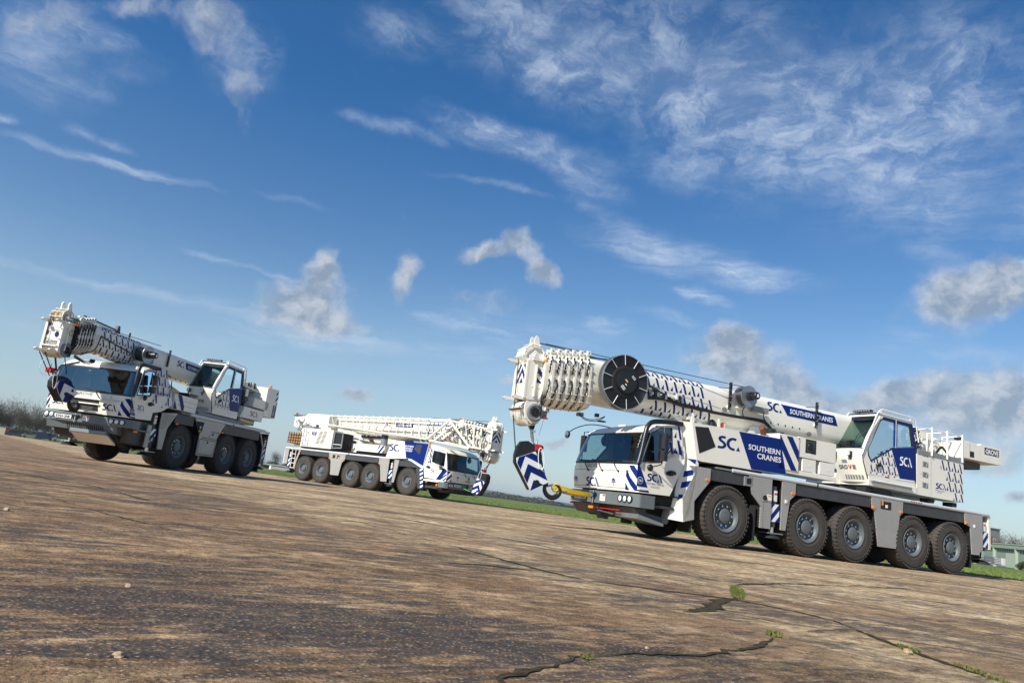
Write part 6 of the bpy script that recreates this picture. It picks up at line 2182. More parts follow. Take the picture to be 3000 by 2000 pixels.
# ================================================================== crane B: three axles, left of the picture
def crane_left():
    W = 2.886; hw = W / 2; s = 1; zr = 1.84
    T = empty('mobile_crane', (-11.652, 24.179, 0), 4.5471)
    tag(T, 'three-axle mobile crane on the left, its sunlit cab front bearing number plate KV24 UHK', 'mobile crane', 'three mobile cranes parked on the airfield')
    xs = [0, -2.954, -4.604]
    plates = [
        [(-0.60, 1.76), (-2.55, 1.76), (-2.17, 1.22), (-2.15, 0.56), (-1.07, 0.55), (-1.06, 1.23)],
        [(1.20, 1.68), (0.43, 1.76), (0.80, 1.24), (0.84, 0.57), (1.07, 0.57), (1.19, 1.22)],
        [(-5.24, 1.70), (-5.30, 1.70), (-5.70, 1.20), (-5.74, 0.55), (-5.68, 0.55), (-5.62, 1.20)],
    ]
    def perf(mb, sy):
        A = lambda x: -sy * x
        mk = lambda L, m_: mb.mark([(A(x), z) for x, z in L], side(sy, hw + 0.002), m_)
        # perforated panel ahead of the wheel
        for i in range(9):
            for j in range(9):
                x = 1.13 - i * 0.075 - (0.037 if j % 2 else 0); z = 1.66 - j * 0.055
                if z < 1.76 - (1.2 - x) * 0.0 and (x - 0.43) > (1.76 - z) * 0.9 + 0.02:
                    n = 6
                    mk([(x + 0.02 * math.cos(k), z + 0.016 * math.sin(k)) for k in [2 * math.pi * q / n for q in range(n)]], 'MB')
    chassis(T, s, W, xs, 0.723, 1.4, -5.97, zr, plates, [(0.45, -0.60, 1.45), (-2.50, -5.24, 1.43)], 0.46, 0.47, mat='CP', ox=[(0.35, 1.43), (-2.42, 1.45), (-5.45, 1.42)], pm={1: perf})
    outrigger(T, s, hw, 1.24, 1.55, 1.66, 0.62, 0.45)
    outrigger(T, s, hw, -5.74, -5.96, 1.60, 0.66, 0.45)
    mb = MB()
    for sy in (-1, 1):
        y0, y1 = sy * hw, sy * (hw + 0.006)
        fr = side(sy, hw + 0.002)
        A = lambda x: -sy * x
        mk = lambda L, m_: mb.mark([(A(x), z) for x, z in L], fr, m_)
        mk([(-0.72, 1.66), (-1.18, 1.66), (-1.12, 1.34), (-0.98, 1.24), (-0.88, 1.34)], 'MB')
        mb.box(-0.95, -1.0, y0, sy * (hw + 0.03), 1.44, 1.52, 'PL')
        mb.box(-0.93, -1.02, y0, sy * (hw + 0.03), 1.32, 1.38, 'YL')
        for L in ([(-1.18, 1.16), (-1.62, 1.16), (-1.75, 1.40), (-2.2, 1.40)], [(-1.12, 1.10), (-2.12, 1.10)], [(-1.12, 0.60), (-1.12, 1.10)], [(-2.10, 0.60), (-2.10, 1.10)], [(-1.12, 0.60), (-2.10, 0.60)], [(-2.2, 1.16), (-2.2, 1.40)], [(-1.2, 1.16), (-2.2, 1.16)]):
            for p in strokes(L, 0.02):
                mk(p, 'MB')
        mb.cyl((-1.85, y0, 1.32), (-1.85, sy * (hw + 0.012), 1.32), 0.04, 'MB', 10)
        mb.cyl((-1.62, y0, 1.02), (-1.62, sy * (hw + 0.012), 1.02), 0.04, 'MB', 10)
        mb.box(1.56, 1.75, sy * (hw - 0.03), sy * hw, 0.57, 1.24, 'CP')
        mb.tube([(1.50, sy * (hw + 0.02), 0.92), (1.40, sy * (hw + 0.03), 0.92), (1.40, sy * (hw + 0.03), 0.76), (1.50, sy * (hw + 0.02), 0.76)], 0.025, 'MB', 8)
    mb.pieces('locker_fitting', T)
    mb = MB()
    for sy in (-1, 1):
        mb.box(-5.66, -5.70, sy * (hw - 0.5), sy * (hw - 0.06), 0.23, 1.2, 'MB')
        mb.box(-0.95, -0.99, sy * (hw - 0.5), sy * (hw - 0.06), 0.3, 1.2, 'MB')
    mb.box(-5.97, -6.05, -hw + 0.05, hw - 0.05, 0.75, 1.76, 'DG')
    mb.box(-6.05, -6.12, -hw + 0.2, hw - 0.2, 0.85, 1.0, 'W')
    mb.box(-6.1, -7.0, 0.2, 0.9, 0.55, 0.74, 'DG')
    mb.box(-6.1, -7.05, 0.15, 0.95, 0.74, 0.77, 'ST')
    mb.pieces('rear_frame', T, 0.006)

    def fm(mb, fr):
        fine = lambda a, b: fr(a, b, 0.007)
        sca(mb, fine, -1.12, 1.49, 0.15, 'B', True, 1.45)
        sca(mb, fine, 0.56, 1.46, 0.19, 'B', True, 1.32)
        stripes(mb, fine, [(1.06, 1.36), (1.38, 1.36), (1.40, 1.90), (1.10, 1.84)], 3.0, R(-50), 'B', 0.52)
        stripes(mb, fine, [(-1.39, 1.36), (-1.20, 1.36), (-1.24, 1.84), (-1.39, 1.82)], 2.8, R(50), 'B', 0.52)
        # open grille
        for z0, z1 in ((1.615, 1.715), (1.40, 1.575)):
            mb.mark([(-0.46, z0), (0.43, z0), (0.40, z1), (-0.47, z1)], fine, 'MB')
        for k in range(3):
            z = 1.43 + k * 0.035
            mb.mark([(-0.1, z), (0.25, z), (0.25, z + 0.010), (-0.1, z + 0.010)], lambda a, b: fr(a, b, 0.010), 'MG')
        mb.tube([fr(-0.52, 1.595, 0.01), fr(-0.45, 1.595, 0.035), fr(0.40, 1.595, 0.035), fr(0.46, 1.59, 0.01)], 0.022, 'W', 8)
        mb.tube([fr(-0.52, 1.74, 0.0), fr(-0.45, 1.74, 0.05), fr(0.85, 1.74, 0.05), fr(1.0, 1.73, 0.0)], 0.026, 'W', 8)
        mb.tube([fr(-0.25, 1.36, 0.01), fr(-0.23, 1.40, 0.07), fr(0.10, 1.40, 0.07), fr(0.12, 1.36, 0.01)], 0.018, 'W', 8)
        mb.text('GROVE', fine, -0.42, 1.83, 0.085, 'ST', 0.03, 0.56, italic=0.25)

    def smk(mb, fr):
        mb.mark([(-2.76, 1.96), (-2.64, 1.42), (-2.40, 1.42)], fr, 'B')
        mb.mark([(-2.65, 1.385), (-2.38, 1.385), (-2.38, 1.34), (-2.65, 1.34)], fr, 'B')
        n = 16
        f2 = lambda a, b: (fr(a, b)[0], fr(a, b)[1] + 0.003, b)
        f3 = lambda a, b: (fr(a, b)[0], fr(a, b)[1] + 0.006, b)
        f4 = lambda a, b: (fr(a, b)[0], fr(a, b)[1] + 0.009, b)
        mb.mark([(-2.56 + 0.085 * math.cos(2 * math.pi * k / n), 1.53 + 0.085 * math.sin(2 * math.pi * k / n)) for k in range(n)], f2, 'WD')
        mb.mark([(-2.56 + 0.075 * math.cos(2 * math.pi * k / n), 1.53 + 0.075 * math.sin(2 * math.pi * k / n)) for k in range(n)], f3, 'B')
        mb.text('246', f4, -2.615, 1.50, 0.06, 'WD', 0.01, 0.11)
        sca(mb, fr, -2.38, 1.62, 0.13, 'B', True, 1.35)
        mb.text('SOUTHERN CRANES', fr, -2.38, 1.575, 0.03, 'TX', 0.0, 0.34)
        pattern(mb, fr, -1.76, 2.98, 2, 4, 0.29, 0.27, 'B', skip={(1, 3)})
        pattern(mb, fr, -1.10, 2.70, 1, 3, 0.24, 0.27, 'B', clipto=[(-1.22, 1.9), (-0.80, 1.9), (-0.80, 2.5), (-1.22, 3.0)])
        mb.lathe([(0.001, 0), (0.03, 0.0), (0.001, 0.01)], (1.30, hw, 1.84), 'y', 'TX', 8)
    P = dict(prof=[(2.66, 1.33), (2.70, 1.60), (2.68, 1.96), (2.60, 2.30), (2.50, 2.68), (2.42, 2.78)], zbelt=1.96,
             roof=[(2.30, 2.88), (2.1, 2.93), (1.75, 2.97), (1.25, 3.0)], ws=(1.94, 2.69), seams=(1.77,), vseams=(-0.95, 0.75),
             low=[(2.56, 1.33), (2.60, 1.96), (1.85, 2.06), (1.30, 2.30), (0.86, 2.30), (0.76, 1.97), (1.12, 1.76), (1.25, 1.70), (1.62, 1.62), (1.64, 1.38)],
             outer=[(2.59, 1.96), (2.38, 2.78), (2.1, 2.90), (1.28, 2.98), (0.86, 2.30), (1.60, 2.10)],
             inner=[(2.50, 2.04), (2.34, 2.70), (2.1, 2.80), (1.80, 2.82), (1.86, 2.20), (1.90, 2.12)],
             cx=lambda z: 2.56 if z < 1.96 else lerp(2.59, 2.38, (z - 1.96) / 0.82), handle=(1.82, 1.85), mirror=(2.05, 2.16, 2.70), mout=0.10,
             hoop=[(2.72, 1.96), (2.68, 2.40), (2.62, 2.78), (2.52, 2.90), (2.3, 2.94), (1.65, 2.96)], front_marks=fm, side_marks=smk, inset=0.10, wipers=(-0.42, 0.30), glass='GZ')
    driver_cab(T, s, hw - 0.04, P)
    bumper(T, hw, 2.68, 1.04, 1.28, dict(plate_y=-0.60, plate='KV24 UHK', sticker=0.12, plate_z=1.15, hook_y=-0.22))
    mb = MB()
    mb.prism([(2.66, 1.04), (2.60, 0.82), (2.0, 0.78), (2.0, 1.04)], -hw + 0.25, hw - 0.35, 'y', 'BG')
    mb.prism([(2.45, 1.06), (2.30, 0.62), (1.2, 0.58), (1.2, 1.30), (2.3, 1.30)], -hw + 0.3, hw - 0.12, 'y', 'DG')
    for k in range(18):
        a = -0.50 + k * 0.068
        mb.mark([(a, 0.84), (a + 0.035, 0.84), (a + 0.005, 1.0), (a - 0.03, 1.0)], lambda p, q: (2.605 + (q - 0.82) * 0.27, p, q), 'MB')
    mb.prism([(2.72, 0.86), (2.72, 0.76), (2.60, 0.70), (2.3, 0.55), (2.3, 0.62), (2.58, 0.80)], -0.32, 0.86, 'y', 'MG')
    mb.prism([(2.70, 0.75), (2.3, 0.50), (2.25, 0.50), (2.3, 0.56)], -0.30, 0.90, 'y', 'W')
    mb.prism([(2.6, 0.80), (1.9, 0.40), (1.8, 0.42), (2.4, 0.82)], 0.86, 1.05, 'y', 'MB')
    for yy in (-0.42, -1.0):
        mb.prism([(2.6, 1.02), (2.55, 0.72), (2.45, 0.72), (2.4, 1.02)], yy - 0.04, yy + 0.04, 'y', 'BG')
    mb.box(2.30, 1.6, hw - 0.05, hw, 1.0, 1.05, 'BG')
    mb.box(2.35, 2.20, hw - 0.02, hw + 0.02, 0.94, 1.0, 'OR')
    mb.box(2.4, 2.3, hw - 0.02, hw + 0.02, 1.01, 1.03, 'RD')
    mb.box(2.3, 1.3, hw - 0.5, hw - 0.16, 0.62, 1.3, 'DG')
    mb.pieces('front_valance', T, 0.010)
    mb = MB()
    mb.prism([(1.1, 1.86), (-5.9, 1.86), (-5.9, 1.90), (1.1, 1.90)], -hw + 0.15, hw - 0.15, 'y', 'CP')
    mb.box(0.70, -0.60, 0.2, hw - 0.05, 1.88, 2.36, 'W')
    for z in (2.03, 2.18):
        mb.mark([(-0.70, z), (0.58, z), (0.58, z + 0.008), (-0.70, z + 0.008)], side(1, hw - 0.05), 'MG')
    stripes(mb, side(1, hw - 0.045), [(-0.68, 1.89), (-0.10, 1.89), (-0.10, 2.35), (-0.68, 2.35)], 2.0, R(-54), 'B', 0.45)
    mb.box(-0.2, -0.55, 0.9, hw - 0.1, 2.1, 2.5, 'K')
    mb.box(1.0, -0.5, -hw + 0.1, 0.2, 1.88, 2.3, 'W')
    mb.pieces('engine_deck', T, 0.008)
    # slewing platform
    mb = MB()
    mb.lathe([(0.01, 0.0), (1.0, 0.0), (1.0, 0.12), (0.01, 0.12)], (-3.0, 0, 1.88), 'z', 'DG', 36, False)
    mb.prism([(-1.5, 2.0), (-5.2, 1.98), (-5.6, 2.8), (-5.0, 3.55), (-4.0, 3.6), (-3.0, 2.6), (-1.6, 2.3)], -0.55, 0.34, 'y', 'W')
    mb.box(-0.9, -3.8, 0.32, 1.32, 1.90, 2.0, 'MG')
    mb.pieces('turntable_frame', T, 0.008)
    operator_cab(T, s, 3.17, -0.06, 0.965, 'GROVE', 0.36, 1.28, 0.93)
    mb = MB()
    mb.box(-3.85, -5.41, 0.55, 1.3, 2.17, 2.60, 'W')
    mb.prism([(-3.70, 2.16), (-3.90, 2.60), (-3.85, 2.16)], 0.6, 1.28, 'y', 'W')
    sca(mb, side(1, 1.3), 4.36, 2.29, 0.20, 'TX', True, 1.75)
    mb.box(-4.48, -5.72, 0.45, 1.30, 2.66, 3.02, 'W')
    cw = [(-5.40, 3.56), (-6.38, 3.62), (-6.42, 2.42), (-5.42, 2.42)]
    mb.prism(ccw(cw), -1.30, 1.30, 'y', 'W')
    mb.mark([(5.45, 2.70), (6.40, 2.74), (6.40, 2.745), (5.45, 2.705)], side(1, 1.3), 'MG')
    mb.box(-6.42, -6.46, -1.2, 1.2, 2.5, 3.4, 'W')
    mb.mark([(6.10, 2.46), (6.40, 2.46), (6.40, 2.95), (6.10, 2.95)], side(1, 1.3), 'MB')
    mb.text('GROVE', lambda a, b: (-(6.16 + (b - 0) * 0.0) - b, 1.306, 2.50 + a), 0.0, 0.0, 0.13, 'WD', 0.02, 0.42)
    stripes(mb, side(1, 1.3), [(6.20, 3.0), (6.41, 3.0), (6.41, 3.5), (6.20, 3.5)], 2.6, R(38), 'B', 0.45)
    mb.pieces('counterweight', T, 0.02)
    mb = MB()
    mb.prism([(-3.9, 1.96), (-5.0, 1.96), (-5.0, 2.16), (-3.9, 2.16)], 0.5, 1.2, 'y', 'MG')
    mb.cyl((-3.75, 1.24, 2.08), (-4.8, 1.24, 2.04), 0.06, 'SH', 10)
    mb.box(-3.9, -4.75, 1.18, 1.22, 1.96, 2.0, 'YL')
    mb.lathe([(0.22, -0.4), (0.25, -0.35), (0.17, -0.34), (0.17, 0.34), (0.25, 0.35), (0.22, 0.4), (0.01, 0.4)], (-4.9, 0.1, 3.5), 'y', 'MG', 28)
    q = random.Random(15)
    for k in range(30):
        x, z = -3.75 + q.uniform(-0.55, 0.1), 2.9 + q.uniform(-0.35, 0.42)
        mb.tube(smoothpath([(x, 0.95, z), (x + q.uniform(-.15, .15), 1.1, z - 0.14), (x + q.uniform(-.12, .12), 1.0, z - 0.3)], 3), 0.016, ('K', 'MG', 'MB', 'K')[k % 4], 5)
    mb.box(-3.55, -4.4, 0.5, 0.95, 2.6, 3.35, 'MB')
    mb.prism([(-3.6, 3.36), (-4.9, 3.28), (-4.9, 3.34), (-3.6, 3.42)], 0.6, 1.15, 'y', 'W')
    mb.box(-4.1, -4.3, 0.7, 1.1, 3.0, 3.3, 'AL')
    mb.tube([(-5.2, 0.6, 3.3), (-5.2, 0.6, 3.62), (-5.6, 0.6, 3.66)], 0.05, 'MG', 8)
    for k in range(6):
        mb.box(-4.5 - k * 0.16, -4.6 - k * 0.16, 0.35, 0.75, 3.3, 3.66 - 0.02 * (k % 3), ('MG', 'W', 'K')[k % 3])
    mb.pieces('winch', T, 0.006)
    mb = MB()
    mb.lathe([(0.001, 0.13), (0.06, 0.12), (0.07, 0.03), (0.03, 0.02), (0.03, 0.0)], (-5.95, 1.1, 3.60), 'z', 'OR', 16)
    mb.build('beacon', T)
    # boom
    H, Wb = 0.80, 0.78
    pr = boom_profile(H, Wb, rt=0.18, rb=0.40)
    mb = MB()
    zf = lambda x: lerp(3.30, 3.40, (x + 5) / 8.6)
    sweep(mb, [(-5.0, zf(-5), pr), (3.62, zf(3.62), pr)], 'W')
    bf = boom_frame(1, lambda x: (zf(x), pr))
    bf2 = boom_frame(1, lambda x: (zf(x), pr), 0.010)
    mb.cuts = ([], [x * 0.035 for x in range(-30, 31)])
    pattern(mb, bf, -3.25, 0.50, 7, 5, 0.265, 0.225, 'B', sub=1, skip={(6, 3)})
    sca(mb, bf, 0.52, 0.05, 0.20, 'B', False, 1.55)
    for k in range(6):
        a0, a1 = k / 6, (k + 1) / 6
        T0, T1 = lerp(0.98, 2.2, a0), lerp(0.98, 2.2, a1)
        mb.mark([(T0, 0.26), (T1, 0.26), (T1 + 0.10, 0.04), (T0 + 0.10, 0.04)], bf, 'B')
    mb.text('SOUTHERN CRANES', bf2, 1.15, 0.09, 0.10, 'WD', 0.018, 1.0)
    mb.build('boom', T)
    mb = MB()
    mb.cyl((-2.4, 0, 2.3), (0.6, 0, 2.98), 0.15, 'SH', 20)
    mb.tube([(0.9, 0.45, 3.1), (0.35, 0.5, 3.02), (-0.2, 0.45, 2.98)], 0.02, 'RU', 6)
    for k in range(8):
        x = 0.3 - k * 0.3
        mb.cyl((x, 0.40, 2.98 - k * 0.008), (x, 0.42, 2.98 - k * 0.008), 0.022, 'MB', 8)
    mb.prism([(0.55, 2.98), (-0.25, 3.06), (-0.4, 3.02), (-0.2, 2.92), (0.4, 2.86)], 0.36, 0.40, 'y', 'SH')
    mb.pieces('lift_cylinder', T)
    boom_collars(T, 1, 3.62, 4.12, 6, 3.34, 0.96, 0.90, 0.012, black=True)
    boom_head(T, 1, 4.18, 4.60, 0.28, 2.74, 3.60, 2.86, 0.22, 5, False, 0.21, 3.74)
    mb = MB()
    fr = front(4.58)
    mb.mark([(-0.26, 3.26), (-0.16, 3.34), (-0.16, 3.24), (-0.26, 3.14)], fr, 'B')
    mb.mark([(-0.26, 3.50), (-0.16, 3.56), (-0.16, 3.48), (-0.26, 3.40)], fr, 'B')
    n = 8
    for cx_, cz_, r_ in ((0.10, 3.24, 0.085), (0.20, 3.48, 0.075)):
        mb.mark([(cx_ + r_ * 0.75 * math.cos(2 * math.pi * k / n + 0.4), cz_ + r_ * math.sin(2 * math.pi * k / n + 0.4)) for k in range(n)], fr, 'B')
    mb.box(4.57, 4.585, -0.20, 0.16, 2.94, 3.04, 'MG')
    for z in (3.13, 3.42):
        mb.tube([(4.60, -0.22, z), (4.66, -0.05, z + 0.01), (4.64, 0.26, z - 0.02), (4.3, 0.33, z - 0.02)], 0.010, 'W', 5)
    mb.pieces('head_front', T)
    reel(T, 'cable_reel', 1.62, 0.46, 0.80, 3.36, 0.27, 1)
    mb = MB()
    hoses(mb, [(3.35, 0.45, 3.50), (3.0, 0.44, 3.46), (2.4, 0.43, 3.38), (2.0, 0.5, 3.30)], 0.018, 1)
    hoses(mb, [(3.35, 0.45, 3.50), (3.42, 0.47, 3.3), (3.5, 0.44, 3.05), (3.75, 0.3, 2.88)], 0.018, 1)
    hoses(mb, [(1.3, 0.5, 3.02), (0.95, 0.5, 3.06), (0.6, 0.5, 3.10), (0.3, 0.5, 2.98), (0.2, 0.5, 2.85)], 0.022, 2, 0.03)
    mb.box(1.35, 0.95, 0.45, 0.55, 3.18, 3.36, 'MG')
    mb.box(0.06, 0.01, 0.40, 0.45, 3.26, 3.82, 'K')
    mb.box(2.04, 2.0, 0.30, 0.34, 3.68, 3.92, 'K')
    hoses(mb, [(4.0, 0.3, 2.80), (3.7, 0.35, 2.72), (3.4, 0.3, 2.74), (3.2, 0.3, 2.82)], 0.014, 3, 0.03, 'K', 2)
    mb.box(3.2, 3.1, 0.15, 0.25, 2.74, 2.84, 'K')
    mb.pieces('boom_hose', T)
    mb = MB()
    mb.tube([(3.72, 0.05, 3.98), (2.55, 0.2, 3.88)], 0.025, 'K', 8)
    mb.tube([(3.9, 0.05, 3.92), (2.6, 0.2, 3.82)], 0.03, 'W', 8)
    mb.prism([(2.55, 3.76), (2.35, 3.74), (2.42, 4.02), (2.50, 4.02)], 0.15, 0.25, 'y', 'DG')
    mb.pieces('rope_guide', T, 0.004)
    mb = MB()
    for y0, y1, x1, z1 in ((-0.25, -0.05, 4.28, 2.12), (-0.08, 0.02, 4.24, 2.16), (0.22, 0.08, 3.85, 2.26)):
        rope(mb, (4.62 if y0 < 0.1 else 4.25, y0, 2.72), (x1, y1, z1), 0.014, 'B' if y0 > 0 else 'RP')
    rope(mb, (4.64, -0.16, 3.80), (4.64, -0.16, 2.85), 0.012)
    rope(mb, (4.6, 0.3, 3.74), (0.5, 0.36, 3.86), 0.01)
    mb.tube(smoothpath([(4.15, 0.0, 2.20), (4.05, 0.0, 2.42), (3.85, 0.0, 2.52), (3.4, 0.0, 2.68)], 4), 0.03, 'ST', 8)
    mb.tube([(4.5, 0.1, 2.80), (4.3, 0.05, 2.5), (4.15, 0.0, 2.3)], 0.025, 'K', 8)
    lp = [(4.42 + 0.20 * math.cos(2 * math.pi * k / 24), -0.12, 2.34 + 0.22 * math.sin(2 * math.pi * k / 24)) for k in range(24)]
    mb.tube(lp, 0.006, 'WD', 5, close=True)
    mb.pieces('hoist_rope', T)
    HB = dict(body=[(4.10, 1.84), (4.13, 2.00), (4.06, 2.13), (3.90, 2.20), (3.70, 2.18), (3.50, 2.10), (3.40, 1.98), (3.17, 1.82), (3.56, 1.50), (3.70, 1.50), (3.94, 1.68)],
              plate=[(4.08, 1.94), (3.98, 2.05), (3.80, 2.10), (3.56, 2.08), (3.42, 1.97), (3.16, 1.81), (3.55, 1.49), (3.66, 1.51), (3.90, 1.72)], up=(0.42, 0.60), holes=[(3.42, 1.86, 0.045), (3.66, 1.73, 0.045), (3.45, 1.68, 0.07)],
              sheave=(3.86, 1.94), sr=0.20, clamp=(4.26, 2.30), n=2,
              hook=[(3.30, 1.62), (3.26, 1.50), (3.16, 1.38), (3.02, 1.34), (2.92, 1.42), (2.92, 1.52), (2.98, 1.60)], hr=0.055)
    hook_block(T, 1, -0.10, HB, 0.18, 'black hook block with chevrons hanging before the windscreen of the left crane')
    return T


# ================================================================== crane C: five axles, far middle, facing right
def crane_middle():
    W = 2.83; hw = W / 2; s = -1; zr = 1.71
    T = empty('mobile_crane', (-3.378, 37.282, 0), -0.6198)
    tag(T, 'white five-axle mobile crane in the middle distance, facing right, lattice jib stowed along its boom', 'mobile crane', 'three mobile cranes parked on the airfield')
    xs = [0, -2.524, -3.951, -6.24, -7.668]
    plates = [
        [(-0.68, 1.64), (-1.00, 1.64), (-0.99, 0.52), (-0.84, 0.53), (-0.74, 1.14)],
        [(-1.34, 1.64), (-2.06, 1.64), (-2.04, 1.41), (-1.92, 1.25), (-1.74, 0.51), (-1.33, 0.52)],
        [(-4.51, 1.64), (-5.79, 1.64), (-5.71, 1.36), (-5.55, 1.2), (-5.44, 0.51), (-4.81, 0.52), (-4.70, 1.20), (-4.51, 1.35)],
        [(-8.07, 1.64), (-8.20, 1.64), (-8.42, 0.97), (-8.40, 0.55), (-8.34, 0.55), (-8.30, 0.95)],
        [(-9.06, 1.62), (-9.38, 1.62), (-9.36, 0.80), (-9.05, 0.80)],
    ]
    chassis(T, s, W, xs, 0.676, 0.2, -9.40, zr, plates, [(-2.06, -4.51, 1.38), (-5.79, -8.07, 1.40), (0.85, -0.68, 1.36)], 0.45, 0.44, mat='CP', ox=[(-2.0, 1.36), (-4.58, 1.36), (-5.70, 1.36), (-8.15, 1.40)])
    outrigger(T, s, hw, -1.03, -1.31, 1.56, 0.62, 0.43)
    outrigger(T, s, hw, -8.80, -9.03, 1.56, 0.62, 0.45)
    mb = MB()
    for sy in (-1, 1):
        y = sy * (hw - 0.01)
        for x in (-8.48, -8.76):
            mb.tube([(x - 0.0, y, 1.64), (x + 0.06, y, 0.62)], 0.022, 'W', 6)
        for z in (0.62, 0.88, 1.14, 1.38):
            mb.tube([(-8.44, y, z), (-8.74, y, z)], 0.022, 'W', 6)
    mb.box(-8.3, -9.1, -hw + 0.3, hw - 0.3, 0.7, 1.6, 'MB')
    mb.pieces('ladder', T)
    mb = MB()
    for sy in (-1, 1):
        fr = side(sy, hw + 0.002)
        for x0, m_ in ((-4.95, 'MB'), (-5.27, 'MB')):
            a0, a1 = sorted((-sy * x0, -sy * (x0 - 0.2)))
            mb.mark([(a0, 1.38), (a1, 1.38), (a1, 1.56), (a0, 1.56)], fr, m_)
        mb.box(-4.98, -5.03, sy * hw, sy * (hw + 0.02), 1.40, 1.46, 'PL')
        mb.box(-5.1, -5.15, sy * hw, sy * (hw + 0.02), 1.44, 1.54, 'OR')
    mb.box(-9.4, -9.46, -hw + 0.05, hw - 0.05, 0.8, 1.6, 'W')
    mb.box(-9.1, -11.3, -1.25, -0.5, 0.60, 0.68, 'ST')
    mb.box(-9.1, -10.6, -1.20, -0.6, 0.40, 0.56, 'MG')
    mb.box(-10.6, -10.72, -1.22, -0.7, 0.38, 0.60, 'PL')
    mb.pieces('locker_fitting', T)
    # front wing post with stripes
    mb = MB()
    for sy in (-1, 1):
        P_ = [(0.92, 1.36), (0.80, 1.36), (0.48, 1.34), (0.74, 0.40), (1.11, 0.40), (0.98, 1.0)]
        mb.prism(ccw(P_), sy * (hw - 0.45), sy * hw, 'y', 'DG')
        fr = side(sy, hw)
        a = lambda x: -sy * x
        c = [(a(0.72), 1.34), (a(0.92), 1.34), (a(1.10), 0.42), (a(0.92), 0.42)]
        mb.mark(c, fr, 'WD')
        stripes(mb, side(sy, hw + 0.003), c, 5.2, R(28) * (1 if sy < 0 else -1), 'B', 0.5)
    mb.pieces('wing_post', T)

    def fm(mb, fr):
        fine = lambda a, b: fr(a, b, 0.007)
        for a, r_ in ((-0.72, 0.10), (0.12, 0.09)):
            n = 12
            mb.mark([(a + r_ * math.cos(math.pi * k / n), 1.10 + r_ * 0.8 * math.sin(math.pi * k / n)) for k in range(n + 1)], fine, 'TX')
            mb.mark([(a - 0.03, 0.98), (a + 0.03, 0.98), (a + 0.015, 1.09), (a - 0.015, 1.09)], fine, 'TX')
        mb.text('SCA', fine, 0.02, 1.17, 0.09, 'TX', 0.02, 0.22)
        mb.text('GROVE', fine, -0.10, 0.97, 0.08, 'ST', 0.03, 0.42)
        stripes(mb, fine, [(-1.38, 0.90), (-1.12, 0.90), (-1.18, 1.38), (-1.38, 1.36)], 2.6, R(50), 'B', 0.52)
        stripes(mb, fine, [(1.15, 0.92), (1.38, 0.92), (1.38, 1.36), (1.12, 1.38)], 2.6, R(-50), 'B', 0.52)

    def smk(mb, fr):
        mb.mark([(2.40, 1.38), (2.20, 1.50), (1.80, 0.93), (2.40, 0.90)], fr, 'B')
        f2 = lambda a, b: (fr(a, b)[0], fr(a, b)[1] - 0.003, b)
        stripes(mb, f2, [(2.02, 0.92), (2.42, 0.90), (2.42, 1.34)], 2.5, R(35), 'WD', 0.5)
        sca(mb, fr, 1.42, 1.22, 0.17, 'TX', True, 1.45)
        mb.text('SOUTHERN CRANES', fr, 1.42, 1.17, 0.035, 'TX', 0.0, 0.40)
        pattern(mb, fr, 1.16, 2.42, 1, 3, 0.24, 0.26, 'B')
    P = dict(prof=[(2.50, 0.88), (2.53, 1.15), (2.50, 1.42), (2.38, 1.85), (2.24, 2.20), (2.16, 2.28)], zbelt=1.42,
             roof=[(2.02, 2.38), (1.75, 2.46), (1.45, 2.52), (1.08, 2.56)], ws=(1.40, 2.20), seams=(1.30,), vseams=(),
             low=[(2.40, 0.88), (2.42, 1.42), (1.9, 1.56), (1.35, 1.66), (0.88, 1.86), (0.90, 1.5), (1.06, 0.96)],
             outer=[(2.40, 1.42), (2.14, 2.26), (1.75, 2.42), (1.10, 2.54), (0.88, 1.86), (1.35, 1.62)],
             inner=[(2.14, 1.58), (2.08, 2.16), (1.75, 2.22), (1.38, 2.25), (1.36, 1.98), (1.40, 1.74)],
             cx=lambda z: 2.40 if z < 1.42 else lerp(2.40, 2.14, (z - 1.42) / 0.86), handle=(1.24, 1.46), mirror=(1.92, 1.64, 2.16), mout=0.22,
             front_marks=fm, side_marks=smk, inset=0.12, wipers=(-0.1, 0.42))
    driver_cab(T, s, hw - 0.02, P)
    bumper(T, hw, 2.54, 0.58, 0.84, dict(plate_y=-0.70, plate='KX23 OUG', sticker=0.3, plate_z=0.74, hook_y=0.1))
    mb = MB()
    mb.box(1.05, 2.30, -hw + 0.0, -hw + 0.25, 0.80, 0.90, 'W')
    mb.box(1.0, 2.3, -hw + 0.2, hw - 0.2, 0.45, 0.9, 'MB')
    mb.box(1.15, 2.2, -hw + 0.05, -hw + 0.3, 0.50, 0.58, 'DG')
    mb.lathe([(0.001, -0.04), (0.07, -0.03), (0.07, 0.04), (0.001, 0.05)], (1.95, -hw - 0.02, 0.66), 'x', 'OR', 12)
    mb.box(1.28, 1.22, -hw - 0.01, -hw + 0.05, 0.72, 0.80, 'OR')
    mb.prism([(2.5, 0.56), (2.3, 0.40), (1.8, 0.36), (1.8, 0.55)], -hw + 0.3, hw - 0.3, 'y', 'DG')
    mb.tube([(2.3, 0.9, 0.5), (2.35, 0.9, 0.36), (2.35, 1.3, 0.36), (2.3, 1.3, 0.5)], 0.015, 'K', 5)
    mb.pieces('front_valance', T, 0.008)
